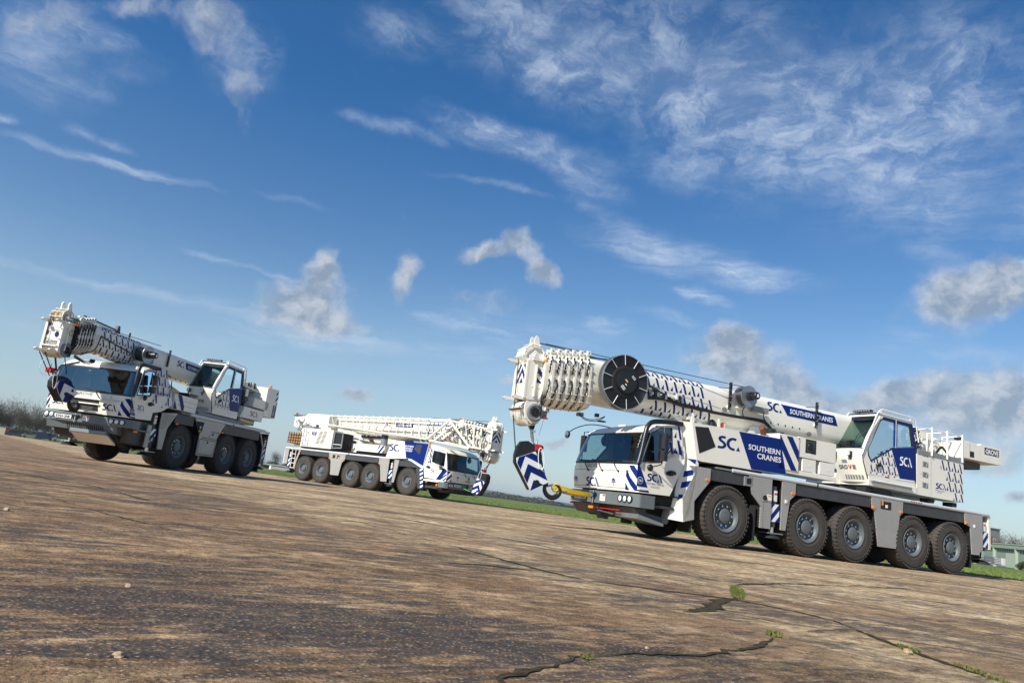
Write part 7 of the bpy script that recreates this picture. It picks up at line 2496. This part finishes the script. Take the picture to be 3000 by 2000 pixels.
    # engine housing: white with the mark, blue forward half
    for sy in (-1, 1):
        mb = MB()
        O = [(-1.36, 2.60), (1.06, 2.54), (0.90, 1.40), (0.10, 1.72), (-0.10, 1.76), (-1.66, 1.64)]
        mb.prism(ccw(O), sy * (hw - 0.5), sy * hw, 'y', 'W')
        mb.prism(ccw([(0.90, 1.40), (0.92, 1.33), (0.12, 1.64), (-0.1, 1.70), (-0.1, 1.765), (0.12, 1.725)]), sy * (hw - 0.4), sy * (hw + 0.01), 'y', 'W')
        fr = side(sy, hw)
        a = lambda x: -sy * x
        mb.mark([(a(x), z) for x, z in ((-0.53, 2.585), (1.05, 2.545), (0.89, 1.48), (0.10, 1.745), (-0.27, 1.775))], fr, 'B')
        mb.mark([(a(x), z) for x, z in ((0.30, 2.48), (0.65, 2.47), (0.57, 2.00), (0.17, 2.24))], side(sy, hw + 0.003), 'DG')
        if sy == s:
            sca(mb, fr, -1.46, 2.04, 0.36, 'B', False, 1.38)
            f2 = side(sy, hw + 0.004)
            mb.text('SOUTHERN', f2, -0.46, 2.32, 0.075, 'WD', 0.02, 0.58)
            mb.text('CRANES &', f2, -0.44, 2.21, 0.075, 'WD', 0.02, 0.52)
            mb.text('ACCESS', f2, -0.36, 2.10, 0.075, 'WD', 0.02, 0.42)
        mb.build('engine_housing', T, 0.008)
    mb = MB()
    mb.box(-1.3, 1.0, -hw + 0.45, hw - 0.45, 1.75, 2.5, 'DG')
    mb.box(-0.9, -0.3, -1.3, -1.0, 2.58, 2.66, 'K')
    mb.lathe([(0.001, 0.1), (0.06, 0.09), (0.07, 0.02), (0.03, 0.0)], (0.95, -1.25, 2.56), 'z', 'OR', 12)
    mb.box(-4.0, -1.9, -1.32, 0.9, 1.90, 2.28, 'W')
    mb.box(-4.0, -1.7, -1.20, 0.9, 1.78, 1.90, 'MB')
    mb.mark([(-3.9, 1.99), (-2.0, 1.99), (-2.0, 1.996), (-3.9, 1.996)], side(-1, 1.32), 'MG')
    stripes(mb, side(-1, 1.32), [(-2.45, 1.91), (-1.90, 1.91), (-1.90, 2.27), (-2.3, 2.27)], 2.4, R(52), 'B', 0.5)
    mb.cyl((-2.22, -1.1, 2.26), (-2.22, -1.1, 2.62), 0.19, 'MG', 20)
    mb.cyl((-2.22, -1.1, 2.62), (-2.22, -1.1, 2.84), 0.18, 'K', 20)
    mb.pieces('deck_unit', T, 0.01)
    # slewing platform with the power pack
    mb = MB()
    mb.lathe([(0.01, 0.0), (1.0, 0.0), (1.0, 0.12), (0.01, 0.12)], (-5.9, 0, 1.70), 'z', 'DG', 36, False)
    mb.prism(ccw([(-3.95, 1.85), (-8.6, 1.84), (-9.6, 3.0), (-8.9, 3.68), (-7.0, 3.7), (-5.0, 2.9), (-4.2, 2.2)]), -0.58, 0.58, 'y', 'W')
    mb.box(-9.25, -8.3, -1.0, 1.0, 1.72, 1.95, 'W')
    mb.pieces('turntable_frame', T, 0.01)
    mb = MB()
    mb.box(-8.36, -5.86, -1.30, -0.62, 1.85, 2.86, 'W')
    mb.box(-8.30, -5.95, -1.26, -0.62, 1.76, 1.85, 'MB')
    fr = side(-1, 1.30)
    for c in range(2):
        for r_ in range(10):
            x0 = -6.93 + c * 0.34 - r_ * 0.022; z0 = 2.70 - r_ * 0.07
            mb.mark([(x0, z0), (x0 + 0.27, z0), (x0 + 0.26, z0 + 0.035), (x0, z0 + 0.035)], fr, 'MB')
    sca(mb, fr, -7.96, 2.52, 0.15, 'TX', False, 1.6)
    mb.mark([(-7.58, 2.69), (-7.16, 2.69), (-7.20, 2.50), (-7.52, 2.50)], fr, 'B')
    for k in range(3):
        mb.text(('SOUTHERN', 'CRANES &', 'ACCESS')[k], side(-1, 1.304), -7.52 + 0.03 * k, 2.645 - k * 0.055, 0.034, 'WD', 0.01, 0.28 - 0.04 * k)
    pattern(mb, fr, -8.30, 2.84, 3, 4, 0.21, 0.245, 'B', skip={(2, 0), (2, 1)}, clipto=[(-8.35, 1.87), (-7.7, 1.87), (-7.7, 2.85), (-8.35, 2.85)])
    mb.box(-8.4, -7.6, -1.2, -0.7, 2.86, 2.99, 'MG')
    mb.build('power_pack', T, 0.012)
    mb = MB()       # open locker seen end on beside it
    mb.ring([(-5.80, 1.88), (-5.80, 2.84), (-5.08, 2.76), (-5.05, 1.92)], [(-5.72, 1.94), (-5.72, 2.78), (-5.14, 2.70), (-5.12, 1.98)], -1.30, -1.26, 'ST')
    mb.box(-5.84, -5.05, -1.24, -0.6, 1.88, 2.74, 'MB')
    mb.box(-5.72, -5.12, -1.29, -1.28, 2.10, 2.13, 'PL')
    mb.pieces('radiator_frame', T, 0.004)
    # boom
    H, Wb = 0.98, 0.92
    pr = boom_profile(H, Wb)
    zf = lambda x: lerp(3.20, 3.26, (x + 9) / 11)
    mb = MB()
    sweep(mb, [(-9.0, zf(-9), pr), (2.0, zf(2), pr)], 'W')
    mb.cuts = ([], [x * 0.035 for x in range(-30, 31)])
    bf = boom_frame(-1, lambda x: (zf(x), pr)); bf2 = boom_frame(-1, lambda x: (zf(x), pr), 0.01)
    for k in range(6):
        T0, T1 = lerp(-2.2, -1.0, k / 6), lerp(-2.2, -1.0, (k + 1) / 6)
        mb.mark([(T0, 0.34), (T1, 0.34), (T1, 0.12), (T0, 0.12)], bf, 'B')
    mb.text('SOUTHERN CRANES', bf2, -2.1, 0.18, 0.10, 'WD', 0.02, 1.0)
    sca(mb, bf, -2.95, 0.12, 0.22, 'B', False, 1.5)
    pattern(mb, bf, 0.0, 0.50, 8, 5, 0.27, 0.26, 'B', sub=1)
    mb.build('boom', T)
    mb = MB()
    for sy in (-1, 1):
        mb.prism(ccw([(-10.0, 2.95), (-7.3, 2.90), (-6.9, 3.0), (-6.8, 3.66), (-7.4, 3.76), (-9.0, 3.76), (-9.3, 3.6), (-9.9, 3.55)]), sy * 0.52 - 0.04, sy * 0.52 + 0.04, 'y', 'W')
    n = 14
    mb.mark([(-8.35 + 0.09 * math.cos(2 * math.pi * k / n), 3.50 + 0.09 * math.sin(2 * math.pi * k / n)) for k in range(n)], side(-1, 0.56), 'MG')
    mb.prism([(-10.2, 3.0), (-10.05, 3.0), (-9.95, 3.6), (-10.05, 3.72), (-10.2, 3.7)], -0.5, 0.4, 'y', 'W')
    mb.cyl((-10.25, -0.55, 3.62), (-9.5, -0.55, 3.62), 0.03, 'K', 8)
    mb.lathe([(0.001, -0.03), (0.07, -0.03), (0.07, 0.04), (0.001, 0.05)], (-10.1, -0.5, 3.72), 'z', 'RD', 12)
    mb.lathe([(0.26, -0.4), (0.30, -0.35), (0.22, -0.34), (0.22, 0.34), (0.30, 0.35), (0.26, 0.4), (0.01, 0.4)], (-9.45, 0.0, 3.42), 'y', 'MG', 24)
    q = random.Random(25)
    for k in range(26):
        x, z = -9.55 + q.uniform(-0.3, 0.8), 3.1 + q.uniform(-0.2, 0.45)
        mb.tube(smoothpath([(x, -0.5, z), (x + q.uniform(-.2, .3), -0.62, z - 0.12), (x + q.uniform(0, .4), -0.6, z - 0.25)], 3), 0.018, ('K', 'MG', 'MB', 'ST')[k % 4], 5)
    mb.box(-8.05, -7.95, -0.7, -0.6, 2.9, 3.15, 'B')
    mb.pieces('boom_foot', T, 0.01)
    mb = MB()       # lifting ram and belly plates with holes
    mb.cyl((-5.9, 0.0, 2.15), (-1.6, 0.0, 2.62), 0.20, 'W', 22)
    mb.prism(ccw([(-6.0, 2.9), (-1.2, 2.62), (-1.3, 2.5), (-3.2, 2.42), (-4.6, 2.55), (-5.6, 2.75)]), -0.50, -0.46, 'y', 'W')
    hoses(mb, [(-5.0, -0.8, 2.1), (-4.8, -0.9, 2.35), (-4.5, -0.9, 2.4), (-4.2, -0.9, 2.2), (-3.95, -0.9, 2.0)], 0.03, 3, 0.05)
    mb.box(-4.45, -2.9, -0.60, -0.50, 2.66, 2.76, 'K')
    q = random.Random(3)
    for k in range(10):
        x = -4.4 + k * 0.15
        mb.box(x, x + 0.10, -0.66, -0.55, 2.68 + q.uniform(-.04, .04), 2.78 + q.uniform(-.04, .04), 'B' if k % 4 == 0 else 'K')
    mb.prism([(-3.6, 2.6), (-3.9, 2.62), (-3.55, 2.38), (-3.45, 2.38)], -0.62, -0.52, 'y', 'RU')
    mb.pieces('lift_cylinder', T)
    boom_collars(T, -1, 2.25, 3.38, 7, 3.18, 1.22, 1.04, 0.012)
    boom_head(T, -1, 3.52, 4.02, 0.45, 2.56, 3.58, 2.30, 0.28, 6, True, 0.27, 3.72, bright='W')
    mb = MB()
    for x in np.linspace(1.6, 3.4, 9):
        mb.box(x - 0.03, x + 0.03, -0.35, -0.05, 3.72 + 0.03 * math.sin(x * 9), 3.86 + 0.03 * math.sin(x * 7), 'K' if int(x * 10) % 2 else 'MG')
    rope(mb, (4.0, 0.0, 3.98), (0.4, 0.0, 3.95), 0.012)
    rope(mb, (0.1, -0.3, 3.93), (2.2, -0.1, 3.96), 0.025, 'K')
    mb.tube([(4.04, -0.35, 2.85), (4.0, -0.32, 2.1), (3.86, -0.3, 1.62)], 0.008, 'RP', 5)
    mb.tube([(4.05, -0.3, 2.1), (3.85, -0.3, 1.66)], 0.012, 'RP', 5)
    mb.tube([(4.0, -0.2, 2.08), (3.78, -0.25, 1.74), (3.68, -0.28, 1.62)], 0.03, 'ST', 6)
    mb.pieces('hoist_rope', T)
    # stowed lattice jib on the near flank
    mb = MB()
    yo, yi = -1.22, -0.66
    tp = lambda x: lerp(3.62, 3.79, (x + 6.43) / 8.3)
    bt = lambda x: lerp(3.13, 2.79, (x + 6.4) / 7.1)
    for yy in (yo, yi):
        mb.tube([(-6.6, yy, tp(-6.6)), (1.95, yy, tp(1.95))], 0.038, 'W', 8)
        mb.tube([(-6.6, yy, bt(-6.6)), (0.70, yy, bt(0.70))], 0.042, 'W', 8)
    nb = 13
    for k in range(nb):
        x0 = lerp(-6.3, 0.5, k / nb); x1 = lerp(-6.3, 0.5, (k + 0.5) / nb); x2 = lerp(-6.3, 0.5, (k + 1) / nb)
        for yy in (yo, yi):
            mb.tube([(x0, yy, tp(x0)), (x1, yy, bt(x1)), (x2, yy, tp(x2))], 0.017, 'W', 6)
        mb.tube([(x0, yo, tp(x0)), (x1, yi, tp(x1)), (x2, yo, tp(x2))], 0.014, 'W', 6)
        mb.tube([(x0, yo, bt(x0)), (x2, yi, bt(x2))], 0.014, 'W', 6)
        mb.box(x0 - 0.03, x0 + 0.03, yo - 0.02, yo + 0.02, tp(x0), tp(x0) + 0.08, 'W')
    mb.box(-6.95, -6.45, yo - 0.02, yi + 0.02, 3.0, 3.68, 'W')
    for k in range(14):
        x = lerp(0.9, 1.7, k / 13)
    # fork section ahead of the peak
    pk = (1.98, 3.76)
    yc = -0.95
    for yy in (yo, yi):
        mb.tube([(pk[0], yy, pk[1]), (0.75, yy, 2.80)], 0.065, 'W', 8)
        mb.tube([(pk[0], yy, pk[1]), (3.40, yy, 2.56)], 0.06, 'W', 8)
        mb.tube([(pk[0], yy, pk[1]), (3.55, yy, 3.58), (3.90, yy, 3.50)], 0.04, 'W', 8)
        mb.tube([(2.42, yy, 3.66), (2.47, yy, 3.38)], 0.03, 'W', 6)
        mb.tube([(2.47, yy, 3.36), (2.98, yy, 3.62), (3.15, yy, 3.0)], 0.026, 'W', 6)
        mb.tube([(3.52, yy, 3.58), (3.60, yy, 2.60)], 0.045, 'W', 8)
        mb.tube([(3.90, yy, 3.28), (3.72, yy, 2.84)], 0.028, 'W', 6)
        mb.tube([(4.05, yy, 3.05), (4.02, yy, 2.58)], 0.028, 'W', 6)
        mb.tube([(3.40, yy, 2.58), (4.10, yy, 2.54)], 0.05, 'W', 8)
        mb.tube([(1.27, yy, 3.22), (1.9, yy, 2.96)], 0.03, 'W', 6)
    mb.prism([(1.86, 3.66), (2.10, 3.66), (2.04, 3.86), (1.92, 3.86)], yo - 0.03, yi, 'y', 'W')
    mb.prism(ccw([(1.8, 3.60), (0.95, 2.90), (1.25, 2.90), (1.95, 3.45)]), yi + 0.02, yi + 0.05, 'y', 'W')
    for k in range(8):
        x = lerp(1.10, 1.8, k / 7); z = lerp(3.02, 3.58, k / 7)
        mb.cyl((x, yi + 0.0, z - 0.08), (x, yi + 0.02, z - 0.08), 0.03, 'MB', 8)
    q = random.Random(2)
    for k in range(7):
        x = 0.2 + k * 0.16
        mb.tube([(x, yo, 2.80), (x + 0.12, yo + 0.1, 2.64)], 0.014, 'K' if k % 2 else 'W', 5)
    mb.tube([(0.89, yo, 2.72), (2.0, yo, 2.66)], 0.045, 'W', 10)
    mb.tube([(1.9, yo, 2.67), (3.40, yo, 2.50)], 0.085, 'W', 12)
    lp = [(3.32 + 0.13 * math.cos(2 * math.pi * k / 20), yo - 0.06, 3.05 + 0.17 * math.sin(2 * math.pi * k / 20)) for k in range(20)]
    for d in (0, 0.02, 0.04):
        mb.tube([(x + d, y - d * 0.5, z + d * 0.5) for x, y, z in lp], 0.012, 'MB', 5, close=True)
    hoses(mb, [(2.2, yo - 0.03, 3.50), (2.5, yo - 0.04, 3.2), (2.9, yo - 0.04, 2.85), (3.3, yo - 0.03, 2.6), (3.5, yo, 2.4), (3.9, yo + 0.1, 2.42)], 0.016, 2, 0.03)
    mb.lathe([(0.22, -0.04), (0.24, 0), (0.22, 0.04), (0.02, 0.05)], (2.42, -0.9, 3.74), 'y', 'W', 24)
    mb.build('lattice_jib', T)
    HB = dict(body=[(3.50, 1.36), (3.64, 1.48), (3.84, 1.48), (3.94, 1.36), (3.93, 1.10), (3.80, 0.78), (3.58, 0.44), (3.42, 0.42), (3.27, 0.48), (3.21, 0.72), (3.40, 1.18)],
              plate=[(3.42, 1.24), (3.80, 1.12), (3.86, 1.05), (3.66, 0.62), (3.42, 0.42), (3.26, 0.48), (3.20, 0.72)], up=(0.28, 0.72), holes=[(3.50, 0.62, 0.06)],
              sheave=(3.66, 1.20), sr=0.22, clamp=(3.64, 1.62), n=3,
              hook=[(3.28, 0.62), (3.22, 0.54), (3.12, 0.50), (3.04, 0.56), (3.06, 0.64)], hr=0.05)
    hook_block(T, -1, -0.14, HB, 0.28, 'small distant hook block with chevrons at the nose of the middle crane')
    st = MB()
    st.tube([(0, 0, 0), (-0.5, 0.05, 0.10)], 0.022, 'GN', 6)
    o = st.build('lifting_strap')
    o.location = T.matrix_basis @ Vector((3.06, -0.30, 0.58)); o.rotation_euler = (0, 0, -0.6198)
    tag(o, 'green webbing strap holding the hook of the middle crane to its bumper', 'strap')
    # pallet stack on the crane's tail
    root = empty('mat_stack', T.matrix_basis @ Vector((-8.95, -0.55, 1.97)), -0.6198)
    tag(root, 'stack of timber outrigger mats in rusty steel frames on the rear of the middle crane', 'mats')
    for k in range(4):
        mb = MB()
        z = k * 0.155
        mb.box(-0.52, 0.48, -0.70, 0.70, z + 0.03, z + 0.12, 'WO')
        for yy in np.linspace(-0.6, 0.6, 7):
            mb.box(-0.54, 0.5, yy - 0.07, yy + 0.05, z + 0.055, z + 0.135, 'WO')
        fr_ = mb.build('timber_mat', root, 0.01)
        mb = MB()
        for x in (-0.56, 0.50):
            mb.box(x, x + 0.03, -0.74, 0.74, z, z + 0.03, 'RU')
            mb.box(x, x + 0.03, -0.74, 0.74, z + 0.13, z + 0.15, 'RU')
        for yy in (-0.74, 0.72):
            mb.box(-0.56, 0.53, yy, yy + 0.025, z, z + 0.03, 'RU')
            for x in np.linspace(-0.55, 0.5, 6):
                mb.box(x, x + 0.025, yy - 0.005, yy + 0.03, z, z + 0.155, 'RU')
        for yy in (-0.5, 0.0, 0.5):
            mb.tube([(-0.56, yy, z + 0.02), (-0.63, yy, z + 0.05), (-0.63, yy, z + 0.12), (-0.56, yy, z + 0.14)], 0.018, 'RU', 6)
        mb.build('steel_frame', fr_)
    return T


CR_A = crane_right()
CR_B = crane_left()
CR_C = crane_middle()

# ------------------------------------------------------------------ background
MATS['TW'] = simple_mat('winter_twigs', (0.070, 0.058, 0.045), (0.135, 0.115, 0.085), 0.5, c3=(0.10, 0.11, 0.06))
MATS['BK'] = simple_mat('bark', (0.07, 0.055, 0.04), (0.16, 0.14, 0.11), 1.0)
MATS['BU'] = simple_mat('bush_leaves', (0.035, 0.050, 0.018), (0.085, 0.095, 0.035), 0.7, c3=(0.12, 0.10, 0.05))
MATS['FW'] = simple_mat('far_wood', (0.022, 0.030, 0.018), (0.070, 0.066, 0.042), 0.02, c3=(0.05, 0.055, 0.03))
MATS['HL'] = simple_mat('hill_fields', (0.035, 0.055, 0.030), (0.075, 0.085, 0.050), 0.004, c3=(0.03, 0.04, 0.03))
MATS['HG'] = principled('hangar_green', (0.25, 0.31, 0.22), 0.6, var=0.08, dirt=0.15)
MATS['HP'] = principled('hangar_door', (0.20, 0.26, 0.20), 0.5, var=0.06, dirt=0.1)
MATS['HB'] = principled('hangar_pale', (0.36, 0.41, 0.33), 0.5, var=0.06)
MATS['CB'] = principled('car_blue', (0.02, 0.035, 0.10), 0.3, coat=0.4)
MATS['CS'] = principled('car_silver', (0.35, 0.36, 0.38), 0.3, metal=0.4, coat=0.4)


def polar(az, d):
    return (d * math.sin(az), d * math.cos(az))


def tree_meshes(seed, h, spread, n):
    q = random.Random(seed)
    tb = MB()
    tb.tube(smoothpath([(0, 0, 0), (q.uniform(-.1, .1), 0, h * 0.2), (q.uniform(-.2, .2), q.uniform(-.2, .2), h * 0.45), (q.uniform(-.3, .3), 0, h * 0.8)], 3), 0.16, 'BK', 7, 0.03)
    tips = []
    for k in range(13):
        z = h * q.uniform(0.16, 0.6)
        a = q.uniform(0, 2 * math.pi); l = spread * q.uniform(0.45, 1.0)
        p1 = (math.cos(a) * l * 0.45, math.sin(a) * l * 0.45, z + h * 0.13)
        p2 = (math.cos(a) * l, math.sin(a) * l, min(h * 0.97, z + h * q.uniform(0.24, 0.42)))
        tb.tube([(0, 0, z), p1, p2], 0.07, 'BK', 5, 0.02)
        tips += [p1, p2, tuple(lerp(u, v, 0.5) for u, v in zip(p1, p2))]
    tips += [(0, 0, h * 0.8), (0.3, 0.2, h * 0.7)]
    V = []; F = []
    for i in range(n):
        c = q.choice(tips)
        s = h * 0.17
        p = Vector((c[0] + q.gauss(0, s * 0.62), c[1] + q.gauss(0, s * 0.62), max(h * 0.10, c[2] + q.gauss(0.2, s * 0.6))))
        d = Vector((p.x * 0.3 + q.gauss(0, 0.4), p.y * 0.3 + q.gauss(0, 0.4), 1.0)).normalized() * q.uniform(0.35, 1.0)
        w = Vector((q.gauss(0, 1), q.gauss(0, 1), 0)).normalized() * q.uniform(0.018, 0.05)
        o = len(V)
        V += [p - w, p + w, p + d]
        F.append((o, o + 1, o + 2))
    cb = MB(); cb.add(V, F, 'TW')
    return tb, cb


TREES = []
for i, (h, sp, n) in enumerate(((8.4, 3.0, 2600), (7.4, 2.6, 2200), (9.2, 3.3, 2800), (6.4, 2.6, 2000))):
    root = empty('bare_tree')
    tb, cb = tree_meshes(40 + i, h, sp, n)
    TREES.append((root, tb.build('trunk', root), cb.build('crown', root), [0]))


def put_tree(i, x, y, sc, label, group):
    root, t, c, used = TREES[i]
    if used[0]:
        r_ = root.copy(); COL.objects.link(r_)
        for ch in (t, c):
            k = ch.copy(); COL.objects.link(k); k.parent = r_
    else:
        r_ = root; used[0] = 1
    r_.location = (x, y, -0.05)
    r_.rotation_euler = (0, 0, random.uniform(0, 6.28))
    r_.scale = (sc, sc, sc * random.uniform(0.9, 1.08))
    return tag(r_, label, 'tree', group)


for k in range(46):
    az = lerp(-0.630, -0.425, (k + random.uniform(-.3, .3)) / 45)
    x, y = polar(az, 275 + random.uniform(-6, 30))
    hh = 1.0 + 0.12 * math.sin(k * 1.7) - (0.20 if az > -0.5 else 0)
    put_tree(k % 4, x, y, hh * 1.02, 'bare leafless tree in the row beyond the parked cars at the far left', 'bare trees in the row at the far left')
for k in range(17):
    az = lerp(-0.345, -0.185, (k + random.uniform(-.3, .3)) / 16)
    x, y = polar(az, 235 + random.uniform(-6, 14))
    put_tree((k * 3) % 4, x, y, 0.46 + 0.10 * math.sin(k * 2.3), 'low bare tree in the scrub seen between the left and the middle crane', 'low trees behind the gap between the cranes')
for k in range(17):
    az = lerp(0.545, 0.72, (k + random.uniform(-.3, .3)) / 16)
    x, y = polar(az, 236 + random.uniform(-6, 20))
    put_tree((k + 1) % 4, x, y, 0.92 + 0.06 * math.sin(k * 2.1), 'bare tree rising behind the green hangar at the right edge', 'bare trees behind the hangar')


def leafy(name, seed, w, d, h, n, mat):
    q = random.Random(seed)
    V = []; F = []
    lob = [(q.uniform(-w, w) * 0.6, q.uniform(-d, d) * 0.6, q.uniform(0.3, 0.75) * h, q.uniform(0.3, 0.55)) for _ in range(9)]
    for i in range(n):
        lx, ly, lz, lr = q.choice(lob)
        a, b = q.uniform(0, 6.28), q.gauss(0, 0.8)
        r_ = lr * q.uniform(0.6, 1.05)
        p = Vector((lx + math.cos(a) * math.cos(b) * r_ * w * 0.8, ly + math.sin(a) * math.cos(b) * r_ * d * 0.8, max(0.03, lz + math.sin(b) * r_ * h * 0.7)))
        u = Vector((q.gauss(0, 1), q.gauss(0, 1), q.gauss(0, 1))).normalized() * q.uniform(0.05, 0.12)
        v = u.cross(Vector((q.gauss(0, 1), q.gauss(0, 1), q.gauss(0, 1)))).normalized() * u.length * 0.7
        o = len(V)
        V += [p - u, p - v, p + u, p + v]
        F.append((o, o + 1, o + 2, o + 3))
    mb = MB(); mb.add(V, F, mat)
    return mb


B0 = leafy('bush', 3, 1.8, 1.4, 1.8, 1500, 'BU').build('bush')
first = True
for az0, az1, n, dist, lab, grp in ((-0.63, -0.43, 34, 262, 'green-brown undergrowth bush at the foot of the bare trees on the far left', 'undergrowth bushes at the far left'),
                                    (-0.345, -0.19, 18, 222, 'low brown scrub bush between the left and the middle crane', 'scrub bushes between the cranes')):
    for k in range(n):
        x, y = polar(lerp(az0, az1, (k + random.uniform(-.3, .3)) / (n - 1)), dist + random.uniform(-3, 6))
        o = B0 if first else B0.copy()
        if not first: COL.objects.link(o)
        first = False
        o.location = (x, y, -0.05); o.rotation_euler = (0, 0, random.uniform(0, 6.28))
        f = random.uniform(0.8, 1.35); o.scale = (f, f, f * random.uniform(0.8, 1.3))
        tag(o, lab, 'bush', grp)
o = leafy('bush', 8, 1.6, 1.2, 1.3, 900, 'BU').build('bush')
o.location = (*polar(0.6275, 132), -0.05)
tag(o, 'dark round bush standing in front of the green hangar at the right edge', 'bush')

# far treeline and hills
G = []
q = random.Random(77)
for i in range(26000):
    az = q.uniform(-0.70, 0.80)
    x, y = polar(az, 760 + q.uniform(0, 60))
    env = 4.6 + 1.5 * math.sin(az * 41) + 0.9 * math.sin(az * 97 + 1) + 0.6 * math.sin(az * 230)
    G.append((x, y, q.random() ** 1.3 * env - 0.3))
tag(blades('treeline', G, 0.5, 1.5, 1.3, 'FW', 0.6), kind='stuff')
mb = MB()
vs = []
N = 160
for j, (dist, k) in enumerate(((3300, 0.0), (3700, 0.55), (4200, 0.85), (4800, 1.0), (5600, 0.9))):
    for i in range(N + 1):
        az = lerp(-0.8, 0.9, i / N)
        x, y = polar(az, dist)
        h = 22 + 16 * math.exp(-((az + 0.03) / 0.09) ** 2) + 5 * math.sin(az * 23 + j * 0.4) + 2.5 * math.sin(az * 61 + j) + 1.2 * math.sin(az * 140)
        vs.append((x, y, -1 + h * k))
fs = [(j * (N + 1) + i, j * (N + 1) + i + 1, (j + 1) * (N + 1) + i + 1, (j + 1) * (N + 1) + i) for j in range(4) for i in range(N)]
mb.add(vs, fs, 'HL', True)
tag(mb.build('hills'), kind='structure')

# hangar at the right edge
P0 = Vector((*polar(0.5945, 161), 0)); dr = Vector((-0.18, -0.984, 0)).normalized()
hang = empty('hangar', P0 - dr * 14, math.atan2(dr.y, dr.x))
tag(hang, 'low pale green aircraft hangar with panel doors at the far right edge of the field', 'hangar')
HT = 3.95
mb = MB()
mb.box(0, 62, 0.0, 26, -0.1, HT - 0.75, 'HG')
mb.build('wall', hang)
mb = MB()
mb.box(-0.4, 62.4, -0.35, 26.4, HT - 0.78, HT - 0.12, 'HG')
mb.box(-0.5, 62.5, -0.45, 26.5, HT - 0.12, HT, 'HB')
mb.build('roof', hang)
for k in range(8):
    x = 1.0 + k * 7.6
    mb = MB()
    mb.box(x + 0.3, x + 3.6, -0.10, 0.0, 0.05, 2.45, 'HP')
    mb.box(x + 3.65, x + 7.0, -0.14, 0.0, 0.05, 2.45, 'HP' if k % 2 else 'HB')
    mb.box(x + 2.0, x + 2.15, -0.16, -0.10, 1.2, 1.35, 'MB')
    mb.build('door', hang)
    mb = MB()
    mb.box(x + 0.4, x + 6.9, -0.05, 0.0, 2.52, 3.05, 'GD')
    for j in range(9):
        mb.box(x + 0.4 + j * 0.8, x + 0.46 + j * 0.8, -0.07, -0.05, 2.52, 3.05, 'HG')
    mb.build('window', hang)
    mb = MB()
    mb.box(x + 7.05, x + 7.35, -0.35, 0.0, -0.05, HT - 0.8, 'HB')
    mb.build('post', hang)

# low things at the far left: shed and parked cars
root = empty('shed', (*polar(-0.5895, 246), -0.05), 0.5)
tag(root, 'small cream shed with a dark side at the extreme left under the bare trees', 'shed')
mb = MB(); mb.box(-1.6, 1.6, -1.2, 1.2, 0, 2.1, 'SH'); mb.box(1.6, 3.2, -1.2, 1.2, 0, 1.8, 'RU'); mb.build('wall', root)
mb = MB(); mb.box(-1.7, 3.3, -1.3, 1.3, 2.1, 2.2, 'MG'); mb.build('roof', root)


def car(az, d, rz, mat, label, van=False):
    root = empty('parked_car', (*polar(az, d), -0.05), rz)
    tag(root, label, 'car', 'vehicles parked along the field edge')
    b = MB()
    if van:
        P = [(-2.3, 0.35), (-2.3, 1.9), (-2.0, 2.0), (0.9, 2.0), (1.5, 1.2), (2.3, 0.95), (2.35, 0.35)]
    else:
        P = [(-2.1, 0.3), (-2.15, 0.85), (-1.8, 0.95), (-1.3, 1.4), (0.3, 1.42), (0.95, 0.95), (1.9, 0.82), (2.1, 0.6), (2.1, 0.3)]
    b.prism(ccw(P), -0.85, 0.85, 'y', mat)
    b.build('body', root, 0.06)
    g = MB()
    W_ = [(0.4, 1.25), (0.4, 1.85), (0.85, 1.85), (1.35, 1.25)] if van else [(-1.6, 0.97), (-1.2, 1.34), (0.25, 1.36), (0.8, 0.97)]
    g.prism(ccw(W_), -0.87, 0.87, 'y', 'MB')
    g.build('window', root)
    for x in (-1.35, 1.3):
        for y in (-0.86, 0.86):
            w = MB(); w.lathe([(0.01, -0.1), (0.33, -0.1), (0.33, 0.1), (0.01, 0.1)], (x, y, 0.33), 'y', 'RB', 14, False); w.build('wheel', root)


car(-0.5735, 240, 0.55, 'CB', 'dark blue hatchback, leftmost vehicle parked under the far trees')
car(-0.5585, 238, 0.50, 'MG', 'grey saloon parked left of the long dark van at the field edge')
car(-0.5440, 235, 0.62, 'CB', 'dark long van parked right of the grey saloon at the field edge', True)
car(-0.5285, 232, 0.55, 'CS', 'silver car half hidden behind the bumper of the left crane')

# haze over the field
hz = bpy.data.materials.new('haze')
hz.use_nodes = True
t = NT(hz.node_tree)
t.n.clear()
o_ = t.new('ShaderNodeOutputMaterial')
v_ = t.new('ShaderNodeVolumePrincipled')
v_.inputs['Color'].default_value = (0.80, 0.88, 1.0, 1)
v_.inputs['Density'].default_value = HAZE
v_.inputs['Anisotropy'].default_value = 0.2
t.l.new(v_.outputs[0], o_.inputs['Volume'])
MATS['HAZE'] = hz
if HAZE:
    mb = MB()
    mb.box(-6500, 6500, -400, 9500, -3.0, 60, 'HAZE')
    tag(mb.build('haze'), kind='stuff')
